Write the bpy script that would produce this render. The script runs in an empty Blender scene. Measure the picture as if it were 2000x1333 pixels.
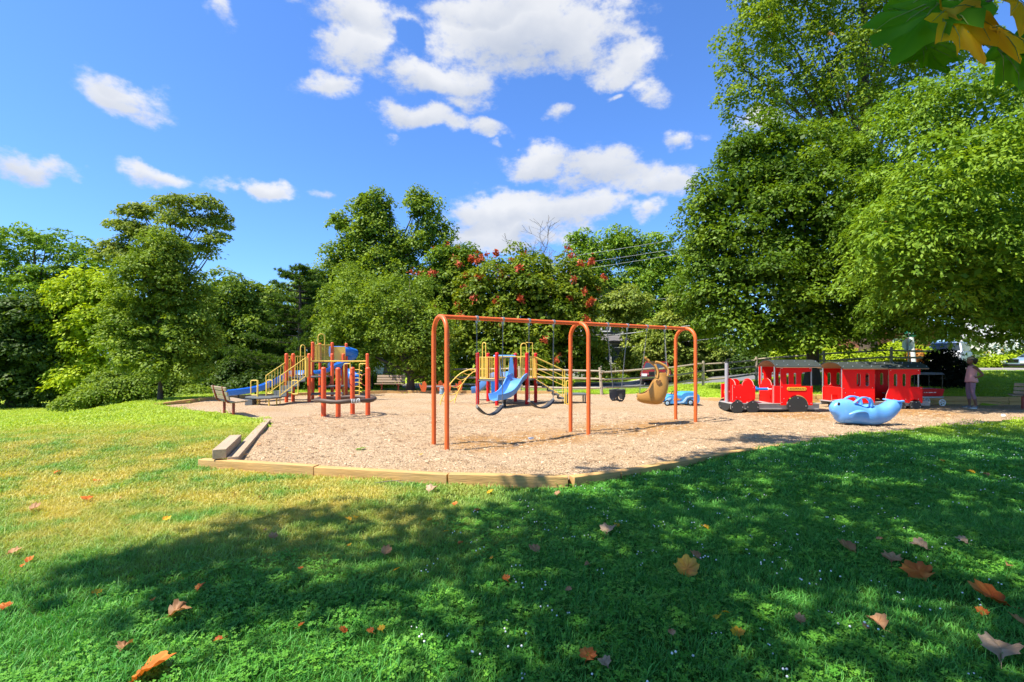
import bpy, bmesh, math, random
import numpy as np
from mathutils import Vector, Matrix, Euler
R = math.radians
scene = bpy.context.scene
C = scene.collection
rnd = random.Random(7)

# ---------------------------------------------------------------- camera
F = 944.0            # focal length of the photograph in its own 2000-wide pixels (17 mm on full frame)
HC = 1.61            # eye height above the wood chips
HOR = 702.0          # row of the horizon
cam_d = bpy.data.cameras.new('camera'); cam = bpy.data.objects.new('camera', cam_d); C.objects.link(cam)
cam.location = (0, 0, HC); cam.rotation_euler = (R(90), 0, 0)
cam_d.sensor_width = 36; cam_d.lens = F * 36 / 2000; cam_d.shift_y = (HOR - 666.5) / 2000
cam_d.clip_start = 0.05; cam_d.clip_end = 2000
scene.camera = cam

# ---------------------------------------------------------------- sun, sky, exposure
LIGHT = Vector((.55, .27, -1.0)).normalized()
EXPOSURE = 1.15
SKY_STRENGTH = 0.13
SUN_STRENGTH = 4.5
sl = bpy.data.lights.new('sun', 'SUN'); sl.energy = SUN_STRENGTH; sl.angle = R(.55); sl.color = (1, .93, .80)
sun = bpy.data.objects.new('sun', sl); C.objects.link(sun); sun.location = (-20, -8, 40)
sun.rotation_euler = LIGHT.to_track_quat('-Z', 'Y').to_euler()
scene.view_settings.view_transform = 'Standard'; scene.view_settings.look = 'None'
scene.view_settings.exposure = EXPOSURE; scene.view_settings.gamma = 1.0
try: scene.view_settings.use_curve_mapping = False
except Exception: pass

world = bpy.data.worlds.new("World"); scene.world = world; world.use_nodes = True
wt = world.node_tree; wt.nodes.clear()
def WN(t, **k):
    n = wt.nodes.new(t)
    for a, b in k.items(): setattr(n, a, b)
    return n
def wl(a, b): wt.links.new(a, b)
def wmath(op, a, b=None, c=None, clamp=False):
    n = WN('ShaderNodeMath', operation=op, use_clamp=clamp)
    for i, v in enumerate((a, b, c)):
        if v is None: continue
        if hasattr(v, 'is_output'): wl(v, n.inputs[i])
        else: n.inputs[i].default_value = v
    return n.outputs[0]
def wmix(fac, a, b):
    n = WN('ShaderNodeMix', data_type='RGBA')
    for i, v in ((0, fac), (6, a), (7, b)):
        if hasattr(v, 'is_output'): wl(v, n.inputs[i])
        else: n.inputs[i].default_value = v
    return n.outputs[2]
sky = WN('ShaderNodeTexSky', sky_type='NISHITA', sun_disc=False)
sky.sun_elevation = math.asin(-LIGHT.z); sky.sun_rotation = math.atan2(-LIGHT.x, -LIGHT.y)
sky.altitude = 0; sky.air_density = 1.0; sky.dust_density = 0.6; sky.ozone_density = 2.5
tint = WN('ShaderNodeMix', data_type='RGBA', blend_type='MULTIPLY'); tint.inputs[0].default_value = 1
wl(sky.outputs[0], tint.inputs[6]); tint.inputs[7].default_value = (.415, .64, .97, 1)
gen = WN('ShaderNodeTexCoord').outputs['Generated']
# clouds: each one an ellipse on the sphere of directions (bearing/height read off the photograph), broken up by noise
CLOUDS = [  # px, py, rx, ry, strength
    (1035, 62, 235, 92, 1.15), (1150, 40, 120, 60, .7), (712, 100, 85, 75, .95), (705, 25, 120, 50, .85), (640, 175, 75, 32, .85), (860, 152, 140, 46, 1.0), (1215, 120, 95, 50, .9), (1286, 172, 48, 34, .85), (930, 10, 120, 40, .8),
    (820, 237, 98, 38, 1.05), (950, 250, 56, 22, .85), (915, 195, 62, 30, .6), (760, 278, 26, 16, .4), (965, 284, 14, 9, .35),
    (1050, 318, 84, 40, .95), (1160, 335, 110, 46, 1.0), (1275, 355, 95, 46, .95), (970, 410, 125, 46, 1.15), (1100, 412, 140, 48, 1.1), (1010, 445, 150, 46, 1.1), (1262, 417, 42, 26, .8), (1130, 470, 100, 22, .5),
    (240, 178, 85, 64, .85), (215, 150, 45, 34, .6), (275, 200, 40, 26, .6), (66, 318, 98, 26, .8), (318, 357, 70, 32, 1.0), (515, 368, 60, 30, 1.05), (428, 366, 30, 16, .35),
    (435, 18, 42, 40, .65), (1331, 266, 42, 24, .85), (1086, 232, 34, 22, .5), (1208, 182, 28, 11, .6), (1500, 245, 60, 30, .8), (630, 388, 30, 14, .45), (1390, 258, 24, 10, .4)]
GAPS = [(797, 62, 32, 34, .9), (560, 120, 60, 60, .6)]
def cloud_dir(px, py): return Vector(((px - 1000) / F, 1, (HOR - py) / F))
specs = []
for px, py, rx, ry, s in CLOUDS:
    c = cloud_dir(px, py); L = c.length; c = c / L
    sc_h = (cloud_dir(px + rx, py).normalized() - c).length; sc_v = (cloud_dir(px, py - ry).normalized() - c).length
    specs.append((c, max(sc_h, .012), max(sc_v, .008), s + .16))
rc = random.Random(5)
for k in range(12):      # the same sky goes on outside the frame
    az = R(rc.uniform(70, 290)); el = R(rc.uniform(14, 62))
    c = Vector((math.sin(az) * math.cos(el), math.cos(az) * math.cos(el), math.sin(el)))
    specs.append((c, rc.uniform(.10, .24), rc.uniform(.04, .09), rc.uniform(.6, .95)))
def vdot(a, vec):
    n = WN('ShaderNodeVectorMath', operation='DOT_PRODUCT'); wl(a, n.inputs[0]); n.inputs[1].default_value = vec; return n.outputs['Value']
# warped direction for ragged outlines
n1 = WN('ShaderNodeTexNoise'); n1.inputs['Scale'].default_value = 9; n1.inputs['Detail'].default_value = 6; wl(gen, n1.inputs['Vector'])
sub = WN('ShaderNodeVectorMath', operation='SUBTRACT'); wl(n1.outputs['Color'], sub.inputs[0]); sub.inputs[1].default_value = (.5, .5, .5)
scl = WN('ShaderNodeVectorMath', operation='SCALE'); wl(sub.outputs[0], scl.inputs[0]); scl.inputs['Scale'].default_value = .10
add = WN('ShaderNodeVectorMath', operation='ADD'); wl(gen, add.inputs[0]); wl(scl.outputs[0], add.inputs[1])
wd = add.outputs[0]
tot = None; low = None
for c, sh, sv, s in specs:
    e1 = Vector((0, 0, 1)).cross(c).normalized(); e2 = c.cross(e1)
    a = vdot(wd, e1 / sh); b = vdot(wd, e2 / sv)
    front = vdot(wd, c * 6)
    q = wmath('MULTIPLY_ADD', a, a, wmath('MULTIPLY', b, b))
    m = wmath('MULTIPLY', wmath('SUBTRACT', 1.0, wmath('MULTIPLY', q, .8)), s)
    m = wmath('MINIMUM', m, wmath('SUBTRACT', front, 3.0))
    tot = m if tot is None else wmath('SMOOTH_MAX', tot, m, .25)
    lw = wmath('MULTIPLY', wmath('SUBTRACT', .25, b), wmath('MAXIMUM', m, 0.0))
    low = lw if low is None else wmath('MAXIMUM', low, lw)
for px, py, rx, ry, s in GAPS:      # blue holes
    c = cloud_dir(px, py).normalized(); sh = (cloud_dir(px + rx, py).normalized() - c).length; sv = (cloud_dir(px, py - ry).normalized() - c).length
    e1 = Vector((0, 0, 1)).cross(c).normalized(); e2 = c.cross(e1); a = vdot(wd, e1 / sh); b = vdot(wd, e2 / sv)
    q = wmath('SUBTRACT', 1.0, wmath('MULTIPLY_ADD', a, a, wmath('MULTIPLY', b, b)))
    q = wmath('MINIMUM', wmath('MULTIPLY', q, s), wmath('SUBTRACT', vdot(wd, c * 6), 3.0)); tot = wmath('SUBTRACT', tot, wmath('MAXIMUM', q, 0.0))
stretch = WN('ShaderNodeMapping'); wl(gen, stretch.inputs[0]); stretch.inputs['Scale'].default_value = (1, 1, 1.7)
n2 = WN('ShaderNodeTexNoise'); n2.inputs['Scale'].default_value = 13; n2.inputs['Detail'].default_value = 9; n2.inputs['Roughness'].default_value = .62; wl(stretch.outputs[0], n2.inputs['Vector'])
n3 = WN('ShaderNodeTexNoise'); n3.inputs['Scale'].default_value = 44; n3.inputs['Detail'].default_value = 9; n3.inputs['Roughness'].default_value = .6; wl(stretch.outputs[0], n3.inputs['Vector'])
dens = wmath('ADD', tot, wmath('MULTIPLY', wmath('SUBTRACT', n2.outputs[0], .55), 2.2))
dens = wmath('ADD', dens, wmath('MULTIPLY', wmath('SUBTRACT', n3.outputs[0], .5), 1.1))
mr = WN('ShaderNodeMapRange', interpolation_type='SMOOTHERSTEP'); wl(dens, mr.inputs[0]); mr.inputs[1].default_value = -.05; mr.inputs[2].default_value = 1.0
cov = wmath('MULTIPLY', mr.outputs[0], .96)
n4 = WN('ShaderNodeTexNoise'); n4.inputs['Scale'].default_value = 5.5; n4.inputs['Detail'].default_value = 4; wl(stretch.outputs[0], n4.inputs['Vector'])
gr = wmath('ADD', wmath('MULTIPLY', low, wmath('SUBTRACT', 1.3, n2.outputs[0])), wmath('MULTIPLY', wmath('SUBTRACT', n4.outputs[0], .42), 1.6), clamp=True)
CLOUD_W = (3.2, 3.25, 3.35, 1); CLOUD_G = (2.0, 2.2, 2.6, 1)
ccol = wmix(gr, CLOUD_W, CLOUD_G)
final = wmix(cov, tint.outputs[2], ccol)
bg = WN('ShaderNodeBackground'); bg.inputs[1].default_value = SKY_STRENGTH; wl(final, bg.inputs[0])
wo = WN('ShaderNodeOutputWorld'); wl(bg.outputs[0], wo.inputs[0])

# ---------------------------------------------------------------- helpers
def G(px, py, z=0.0):
    Y = F * (HC - z) / (py - HOR); return Vector(((px - 1000) / F * Y, Y, z))
def PT(px, py, Y): return Vector(((px - 1000) / F * Y, Y, HC - (py - HOR) / F * Y))
def ss(a, b, x):
    t = np.clip((np.asarray(x, float) - a) / (b - a), 0, 1); return t * t * (3 - 2 * t)

def tag(o, label=None, cat=None, group=None, kind=None):
    if label: o['label'] = label
    if cat: o['category'] = cat
    if group: o['group'] = group
    if kind: o['kind'] = kind
    return o
def thing(name, label, cat, loc=(0, 0, 0), rz=0, group=None):
    o = bpy.data.objects.new(name, None); C.objects.link(o); o.empty_display_size = .2
    o.location = loc; o.rotation_euler = (0, 0, rz)
    return tag(o, label, cat, group)
def link(name, me, parent=None, loc=None, rot=None):
    o = bpy.data.objects.new(name, me); C.objects.link(o)
    if parent: o.parent = parent
    if loc is not None: o.location = loc
    if rot is not None: o.rotation_euler = rot
    return o
def copy_tree(o, parent=None):
    c = o.copy(); C.objects.link(c); c.parent = parent
    for ch in list(o.children): copy_tree(ch, c)
    return c

class MB:
    def __init__(s): s.v = []; s.f = []; s.m = []; s.cur = 0
    def add(s, vs, fs):
        b = len(s.v); s.v += [tuple(p) for p in vs]; s.f += [tuple(b + i for i in f) for f in fs]; s.m += [s.cur] * len(fs); return s
    def box(s, c, size, rot=None):
        hx, hy, hz = (d / 2 for d in size); c = Vector(c)
        vs = [Vector((x, y, z)) for x in (-hx, hx) for y in (-hy, hy) for z in (-hz, hz)]
        if rot is not None:
            m = rot if isinstance(rot, Matrix) else Euler(rot).to_matrix()
            vs = [m @ p for p in vs]
        return s.add([p + c for p in vs], [(0, 1, 3, 2), (4, 6, 7, 5), (0, 4, 5, 1), (2, 3, 7, 6), (0, 2, 6, 4), (1, 5, 7, 3)])
    def beam(s, p0, p1, w, h, up=(0, 0, 1)):
        p0 = Vector(p0); p1 = Vector(p1); d = (p1 - p0); L = d.length; x = d / L; y = Vector(up).cross(x).normalized(); z = x.cross(y)
        return s.box((p0 + p1) / 2, (L, w, h), Matrix((x, y, z)).transposed())
    def tube(s, pts, r, n=8, closed=False, caps=True):
        P = [Vector(p) for p in pts]; N = len(P)
        rs = list(r) if isinstance(r, (list, tuple)) else [r] * N
        T = []
        for i in range(N):
            a = P[(i - 1) % N] if (closed or i > 0) else P[i]; b = P[(i + 1) % N] if (closed or i < N - 1) else P[i]
            T.append((b - a).normalized() if (b - a).length > 1e-9 else Vector((0, 0, 1)))
        ref = Vector((0, 0, 1)) if abs(T[0].z) < .9 else Vector((1, 0, 0))
        u = T[0].cross(ref).normalized(); vs = []
        for i in range(N):
            u = (u - T[i] * u.dot(T[i])).normalized(); w = T[i].cross(u)
            for k in range(n):
                a = 2 * math.pi * k / n
                vs.append(P[i] + (u * math.cos(a) + w * math.sin(a)) * rs[i])
        fs = []
        for i in range(N if closed else N - 1):
            for k in range(n):
                j = (i + 1) % N
                fs.append((i * n + k, i * n + (k + 1) % n, j * n + (k + 1) % n, j * n + k))
        if caps and not closed:
            fs.append(tuple(reversed(range(n)))); fs.append(tuple((N - 1) * n + k for k in range(n)))
        return s.add(vs, fs)
    def cyl(s, p0, p1, r, n=16, r2=None): return s.tube([p0, p1], [r, r if r2 is None else r2], n)
    def grid(s, rows, closed_u=False):
        n = len(rows[0]); vs = [p for row in rows for p in row]; fs = []
        for i in range(len(rows) - 1):
            for k in range(n if closed_u else n - 1):
                fs.append((i * n + k, i * n + (k + 1) % n, (i + 1) * n + (k + 1) % n, (i + 1) * n + k))
        return s.add(vs, fs)
    def loft(s, rows):   # closed rings with end caps
        n = len(rows[0]); s.grid(rows, True); b = len(s.v) - n * len(rows)
        s.f.append(tuple(b + k for k in reversed(range(n)))); s.m.append(s.cur)
        s.f.append(tuple(b + (len(rows) - 1) * n + k for k in range(n))); s.m.append(s.cur); return s
    def ball(s, c, rx, ry=None, rz=None, n=12, m=8):
        ry = rx if ry is None else ry; rz = rx if rz is None else rz; c = Vector(c); rows = []
        for i in range(m + 1):
            t = math.pi * i / m; t = min(max(t, .02), math.pi - .02)
            rows.append([c + Vector((rx * math.sin(t) * math.cos(2 * math.pi * k / n), ry * math.sin(t) * math.sin(2 * math.pi * k / n), -rz * math.cos(t))) for k in range(n)])
        return s.loft(rows)
    def prism(s, poly, depth, o=(0, 0, 0), u=(1, 0, 0), w=(0, 0, 1), holes=()):
        # outline in the u/w plane through o, thickness centred, holes cut through
        o = Vector(o); u = Vector(u); w = Vector(w); nrm = u.cross(w).normalized()
        bm = bmesh.new()
        for lp in [poly] + list(holes):
            vv = [bm.verts.new((p[0], p[1], 0)) for p in lp]
            for i in range(len(vv)): bm.edges.new((vv[i], vv[(i + 1) % len(vv)]))
        bmesh.ops.triangle_fill(bm, use_beauty=True, use_dissolve=False, edges=bm.edges[:])
        bm.verts.ensure_lookup_table(); bm.verts.index_update()
        vs2 = [(x.co.x, x.co.y) for x in bm.verts]; tris = [tuple(q.index for q in f.verts) for f in bm.faces]
        bnd = [tuple(q.index for q in e.verts) for e in bm.edges if len(e.link_faces) == 1]
        bm.free(); N = len(vs2)
        vs = [o + u * p[0] + w * p[1] - nrm * depth / 2 for p in vs2] + [o + u * p[0] + w * p[1] + nrm * depth / 2 for p in vs2]
        s.add(vs, tris + [tuple(i + N for i in reversed(t)) for t in tris])
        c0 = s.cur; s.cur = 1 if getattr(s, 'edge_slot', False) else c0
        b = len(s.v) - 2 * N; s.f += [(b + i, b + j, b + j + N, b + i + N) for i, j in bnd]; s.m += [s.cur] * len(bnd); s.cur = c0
        return s
    def mesh(s, name, mats, off=None, sharp=35):
        me = bpy.data.meshes.new(name)
        vs = s.v if off is None else [(a - off[0], b - off[1], c - off[2]) for a, b, c in s.v]
        me.from_pydata(vs, [], s.f)
        for mt in (mats if isinstance(mats, (list, tuple)) else [mats]): me.materials.append(mt)
        if isinstance(mats, (list, tuple)): me.polygons.foreach_set('material_index', s.m)
        bm = bmesh.new(); bm.from_mesh(me); bmesh.ops.recalc_face_normals(bm, faces=bm.faces[:]); bm.to_mesh(me); bm.free()
        if sharp:
            me.polygons.foreach_set('use_smooth', [True] * len(me.polygons)); me.set_sharp_from_angle(angle=R(sharp))
        me.update(); return me
    def build(s, name, mats, parent=None, world=False, bevel=0, sharp=35, label=None):
        # world=True: the vertices are world coordinates, the parent an unrotated Empty
        off = None
        if world and parent is not None:
            off = Vector(parent.location); p = parent.parent
            while p is not None: off = off + Vector(p.location); p = p.parent
        o = link(name, s.mesh(name, mats, off, sharp), parent)
        if bevel:
            b = o.modifiers.new('bevel', 'BEVEL'); b.width = bevel; b.segments = 2; b.limit_method = 'ANGLE'
        if label: o['label'] = label
        return o

# ---------------------------------------------------------------- materials
def new_mat(name):
    m = bpy.data.materials.new(name); m.use_nodes = True; t = m.node_tree
    return m, t, t.nodes['Principled BSDF'], (lambda ty: t.nodes.new(ty)), (lambda a, b: t.links.new(a, b))
def mat(name, col, rough=.5, metal=0.0, var=.10, scale=6.0, bump=0.0, bscale=80.0, dirt=0.0, dirt_col=(.25, .2, .14), stretch=None, spec=.5):
    m, t, p, N, Lk = new_mat(name)
    tc = N('ShaderNodeTexCoord'); src = tc.outputs['Object']
    if stretch:
        mp = N('ShaderNodeMapping'); mp.inputs['Scale'].default_value = stretch; Lk(src, mp.inputs[0]); src = mp.outputs[0]
    nz = N('ShaderNodeTexNoise'); nz.inputs['Scale'].default_value = scale; nz.inputs['Detail'].default_value = 6; Lk(src, nz.inputs['Vector'])
    mx = N('ShaderNodeMix'); mx.data_type = 'RGBA'; Lk(nz.outputs[0], mx.inputs[0])
    mx.inputs[6].default_value = (*[c * (1 - var) for c in col], 1); mx.inputs[7].default_value = (*[min(1, c * (1 + var)) for c in col], 1)
    out = mx.outputs[2]
    if dirt:
        n2 = N('ShaderNodeTexNoise'); n2.inputs['Scale'].default_value = 3.5; n2.inputs['Detail'].default_value = 8; n2.inputs['Roughness'].default_value = .7; Lk(tc.outputs['Object'], n2.inputs['Vector'])
        mr = N('ShaderNodeMapRange'); Lk(n2.outputs[0], mr.inputs[0]); mr.inputs[1].default_value = .48; mr.inputs[2].default_value = .75; mr.inputs[4].default_value = dirt
        m2 = N('ShaderNodeMix'); m2.data_type = 'RGBA'; Lk(mr.outputs[0], m2.inputs[0]); Lk(out, m2.inputs[6]); m2.inputs[7].default_value = (*dirt_col, 1); out = m2.outputs[2]
    Lk(out, p.inputs['Base Color'])
    rr = N('ShaderNodeMapRange'); Lk(nz.outputs[0], rr.inputs[0]); rr.inputs[3].default_value = max(.03, rough - .08); rr.inputs[4].default_value = min(1, rough + .1); Lk(rr.outputs[0], p.inputs['Roughness'])
    p.inputs['Metallic'].default_value = metal; p.inputs['Specular IOR Level'].default_value = spec
    if bump:
        n3 = N('ShaderNodeTexNoise'); n3.inputs['Scale'].default_value = bscale; n3.inputs['Detail'].default_value = 5; Lk(src, n3.inputs['Vector'])
        b = N('ShaderNodeBump'); b.inputs['Strength'].default_value = bump; b.inputs['Distance'].default_value = .02; Lk(n3.outputs[0], b.inputs['Height']); Lk(b.outputs[0], p.inputs['Normal'])
    return m
def leaf_mat(name, cols, trans=.3, rough=.45, trans_col=None):
    m, t, p, N, Lk = new_mat(name)
    at = N('ShaderNodeAttribute'); at.attribute_name = 'tint'
    rp = N('ShaderNodeValToRGB'); Lk(at.outputs['Fac'], rp.inputs[0]); e = rp.color_ramp.elements
    while len(e) < len(cols): e.new(.5)
    for i, c in enumerate(cols): e[i].position = i / (len(cols) - 1); e[i].color = (*c, 1)
    t.nodes.remove(p); p = N('ShaderNodeBsdfDiffuse'); Lk(rp.outputs[0], p.inputs['Color'])
    tr = N('ShaderNodeBsdfTranslucent'); mx = N('ShaderNodeMix'); mx.data_type = 'RGBA'; mx.blend_type = 'MULTIPLY'; mx.inputs[0].default_value = 1
    Lk(rp.outputs[0], mx.inputs[6]); mx.inputs[7].default_value = (*(trans_col or (1.6, 1.5, .5)), 1); Lk(mx.outputs[2], tr.inputs['Color'])
    ms = N('ShaderNodeMixShader'); ms.inputs[0].default_value = trans; Lk(p.outputs[0], ms.inputs[1]); Lk(tr.outputs[0], ms.inputs[2])
    gl = N('ShaderNodeBsdfGlossy'); gl.inputs['Roughness'].default_value = .5; m3 = N('ShaderNodeMixShader'); m3.inputs[0].default_value = .015; Lk(ms.outputs[0], m3.inputs[1]); Lk(gl.outputs[0], m3.inputs[2])
    Lk(m3.outputs[0], t.nodes['Material Output'].inputs['Surface']); return m

M = {}
M['orange'] = mat('orange powder coat', (.70, .125, .02), .45, var=.12, scale=5, dirt=.25, dirt_col=(.42, .12, .05))
M['orange2'] = mat('red orange powder coat', (.76, .10, .022), .45, var=.12, scale=5, dirt=.2, dirt_col=(.42, .1, .05))
M['red'] = mat('red powder coat', (.62, .010, .012), .4, var=.1, scale=4, dirt=.12, dirt_col=(.4, .04, .04), spec=.35)
M['wire'] = mat('grey overhead cable', (.30, .31, .31), .9, var=.2)
M['chain'] = mat('dull chain steel', (.27, .27, .265), .55, .6, var=.3, scale=30)
M['yellow'] = mat('yellow powder coat', (.82, .55, .09), .45, var=.1, scale=7, dirt=.25, dirt_col=(.55, .40, .14))
M['galv'] = mat('galvanised steel', (.42, .43, .43), .45, .7, var=.2, scale=25)
M['rubber'] = mat('black rubber', (.035, .035, .038), .6, var=.25, scale=12, bump=.2)
M['blue'] = mat('blue moulded plastic', (.09, .27, .62), .38, var=.08, scale=3, dirt=.12, dirt_col=(.25, .38, .6))
M['deepblue'] = mat('deep blue moulded plastic', (.02, .19, .68), .38, var=.08, scale=3)
M['tan'] = mat('tan moulded plastic', (.47, .24, .055), .45, var=.08, scale=4, dirt=.2, dirt_col=(.38, .2, .06))
M['tan_shadow'] = mat('tan plastic painted shadow', (.20, .095, .03), .5, var=.1)  # darker tan: the heart's shadow put into the colour
M['deck'] = mat('grey vinyl coated deck', (.11, .12, .12), .7, var=.2, scale=14, bump=.3, bscale=60)
M['ringbrown'] = mat('brown rubber tube', (.085, .052, .036), .55, var=.25, scale=9, bump=.2)
M['trainred'] = mat('red panel board', (.90, .006, .004), .5, var=.08, scale=3, dirt=.22, dirt_col=(.58, .03, .02), spec=.22)
M['edge_highlight'] = mat('panel edge painted highlight', (.62, .30, .26), .5, var=.12)  # paler edge colour imitates the sun's highlight on the red boards
M['trainblack'] = mat('black wheel board', (.026, .027, .025), .6, var=.25, scale=10)
M['traingrey'] = mat('grey board', (.34, .34, .33), .6, var=.15, scale=10, dirt=.3)
M['traindark'] = mat('dark chassis', (.07, .07, .072), .7, var=.2)
M['roofgrey'] = mat('dark grey roof sheet', (.032, .04, .036), .6, var=.25, scale=9, bump=.15, dirt=.3, dirt_col=(.08, .09, .07))
M['rooflining'] = mat('wooden roof lining', (.32, .20, .11), .6, var=.25, scale=20)
M['plateyellow'] = mat('yellow plate', (.75, .42, .025), .4, var=.08)
M['letter'] = mat('dark letter paint', (.16, .10, .02), .5, var=.1)
M['white'] = mat('white paint', (.78, .78, .76), .5, var=.06)
M['polegrey'] = mat('pale grey painted steel', (.33, .33, .35), .45, var=.1, dirt=.2)
M['chrome'] = mat('bolt steel', (.62, .62, .62), .3, .9, var=.1)
M['whale'] = mat('light blue moulded plastic', (.125, .36, .78), .33, var=.10, scale=2.5, dirt=.35, dirt_col=(.33, .46, .66))  # pale dirt mix puts white highlights into the colour
M['carblue'] = mat('bright blue panel', (.06, .32, .72), .38, var=.08, scale=4)
M['carpale'] = mat('pale blue trim', (.38, .62, .82), .4, var=.08)
M['flame'] = mat('orange flame print', (.80, .34, .06), .45, var=.25, scale=9)
M['black'] = mat('black plastic', (.012, .012, .014), .5, var=.2)
M['glass'] = mat('dark glass', (.03, .04, .05), .08, var=.3, scale=2)
M['timber'] = mat('weathered treated timber', (.54, .32, .11), .8, var=.55, scale=2.2, bump=.5, bscale=10, stretch=(.6, 12, 12), dirt=.35, dirt_col=(.36, .26, .16))
M['timber_old'] = mat('grey treated timber', (.40, .30, .20), .85, var=.42, scale=2.2, bump=.5, bscale=10, stretch=(.6, 12, 12), dirt=.5, dirt_col=(.24, .21, .17))
M['slat'] = mat('silvered bench wood', (.34, .25, .17), .8, var=.35, scale=3, bump=.3, bscale=12, stretch=(1, 14, 14))
M['rail'] = mat('silvered fence wood', (.40, .33, .24), .85, var=.4, scale=3, bump=.4, bscale=12, stretch=(1, 14, 14))
M['maroon'] = mat('red brown bench frame', (.30, .045, .03), .5, var=.15)
M['bark'] = mat('tree bark', (.085, .062, .045), .95, var=.5, scale=4, bump=1, bscale=14, stretch=(3, 3, .6))
M['palebark'] = mat('pale tree bark', (.30, .26, .20), .95, var=.4, scale=3, bump=.8, bscale=10, stretch=(3, 3, .6))
M['twig'] = mat('grey brown twigs', (.20, .15, .12), .95, var=.3)
M['skin'] = mat('brown skin', (.16, .075, .045), .5, var=.12, scale=10)
M['pink'] = mat('pink knit top', (.62, .30, .30), .85, var=.12, scale=12, bump=.2)
M['mauve'] = mat('mauve leggings', (.26, .15, .20), .8, var=.12, scale=12)
M['hair'] = mat('dark hair', (.02, .014, .01), .6, var=.4, scale=30)
M['cap'] = mat('tan cap cloth', (.38, .26, .16), .85, var=.15)
M['shoe'] = mat('grey trainer cloth', (.16, .16, .17), .7, var=.2)
M['teal'] = mat('teal cotton', (.06, .22, .26), .85, var=.15)
M['jean'] = mat('dark denim', (.035, .045, .075), .85, var=.2)
# ================================================================ the setting: ground
MULCH_PX = [(466, 903), (880, 927), (1110, 933), (1200, 922), (1400, 888), (1600, 860), (1760, 844), (2000, 821.5), (2300, 803)]
MULCH = [G(*p).to_2d() for p in MULCH_PX] + [Vector(p) for p in ((23, 16.2), (17.4, 16.9), (15.3, 17.2), (11.5, 18.2), (8.5, 18.5), (7.7, 19.0), (7.2, 22.4), (2.1, 22.5), (-3.6, 22.9), (-5.9, 22.8), (-9.0, 21.6), (-10.9, 20.4), (-11.9, 18.4), (-12.0, 16.4))] \
    + [G(*p).to_2d() for p in ((400, 806), (480, 816), (528, 826))]
MP = np.array([(p.x, p.y) for p in MULCH])
def poly_sd(x, y):      # distance to the outline of the chip bed, negative inside
    x = np.asarray(x, float); y = np.asarray(y, float)
    d = np.full(x.shape, 1e9); ins = np.zeros(x.shape, bool); n = len(MP)
    for i in range(n):
        ax, ay = MP[i]; bx, by = MP[(i + 1) % n]; ex, ey = bx - ax, by - ay
        t = np.clip(((x - ax) * ex + (y - ay) * ey) / (ex * ex + ey * ey), 0, 1)
        d = np.minimum(d, np.hypot(x - ax - t * ex, y - ay - t * ey))
        c = ((ay > y) != (by > y)) & (x < (bx - ax) * (y - ay) / (by - ay + 1e-12) + ax); ins ^= c
    return np.where(ins, -d, d)
def lawn_z(x, y):
    x = np.asarray(x, float); y = np.asarray(y, float)
    z = -.10 + .20 * (1 - ss(1.0, 7.0, y)) + .16 * ss(.5, 6, x)
    z = z + .17 * ss(-4.2, -6.0, x) * ss(7.2, 9.5, y) * (1 - ss(17, 24, y))
    z = np.where((y > 15) & (x > -12), z * (1 - ss(15, 20, y)) - .02 * ss(15, 20, y), z)
    xl = -9.3 - .34 * (y - 8)
    z = z - 1.05 * ss(0, 7.5, xl - x)
    z = z + .75 * ss(9.5, 20, x) * ss(17.0, 24, y) + .22 * ss(8, 9.5, x) * ss(16.2, 18.8, y)
    z = z + .012 * np.sin(x * 2.1 + 1.3 * np.sin(y * 1.7)) + .012 * np.sin(y * 2.7 + x)
    return z
def terrain_z(x, y):
    d = poly_sd(x, y)
    return np.where(d < 0, np.minimum(lawn_z(x, y), -.10), lawn_z(x, y))
def on_ground(px, py):   # where the sight line through a point of the photograph meets the lawn
    z = 0.0
    for _ in range(40):
        p = G(px, py, z); z = .5 * z + .5 * float(lawn_z(p.x, p.y))
    return G(px, py, z)

def np_mesh(name, V, Q, mats, smooth=False):
    me = bpy.data.meshes.new(name); k = Q.shape[1]
    me.vertices.add(len(V)); me.vertices.foreach_set('co', np.ascontiguousarray(V, np.float32).ravel())
    me.loops.add(Q.size); me.loops.foreach_set('vertex_index', np.ascontiguousarray(Q, np.int32).ravel())
    me.polygons.add(len(Q)); me.polygons.foreach_set('loop_start', np.arange(0, Q.size, k, dtype=np.int32))
    me.polygons.foreach_set('loop_total', np.full(len(Q), k, np.int32))
    if smooth: me.polygons.foreach_set('use_smooth', np.ones(len(Q), bool))
    for m in (mats if isinstance(mats, (list, tuple)) else [mats]): me.materials.append(m)
    me.update(calc_edges=True); return me
def grid_mesh(name, xs, ys, zf, m, keep=None):
    X, Y = np.meshgrid(xs, ys); Z = zf(X, Y); V = np.stack([X, Y, Z], -1).reshape(-1, 3)
    nx = len(xs); i = np.arange(len(ys) - 1)[:, None] * nx + np.arange(nx - 1)[None, :]
    Q = np.stack([i, i + 1, i + 1 + nx, i + nx], -1).reshape(-1, 4)
    if keep is not None:
        c = V[Q].mean(1); Q = Q[keep(c[:, 0], c[:, 1])]
        used = np.unique(Q); mp = np.full(len(V), -1); mp[used] = np.arange(len(used)); V = V[used]; Q = mp[Q]
    return np_mesh(name, V, Q, m, True)

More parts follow.
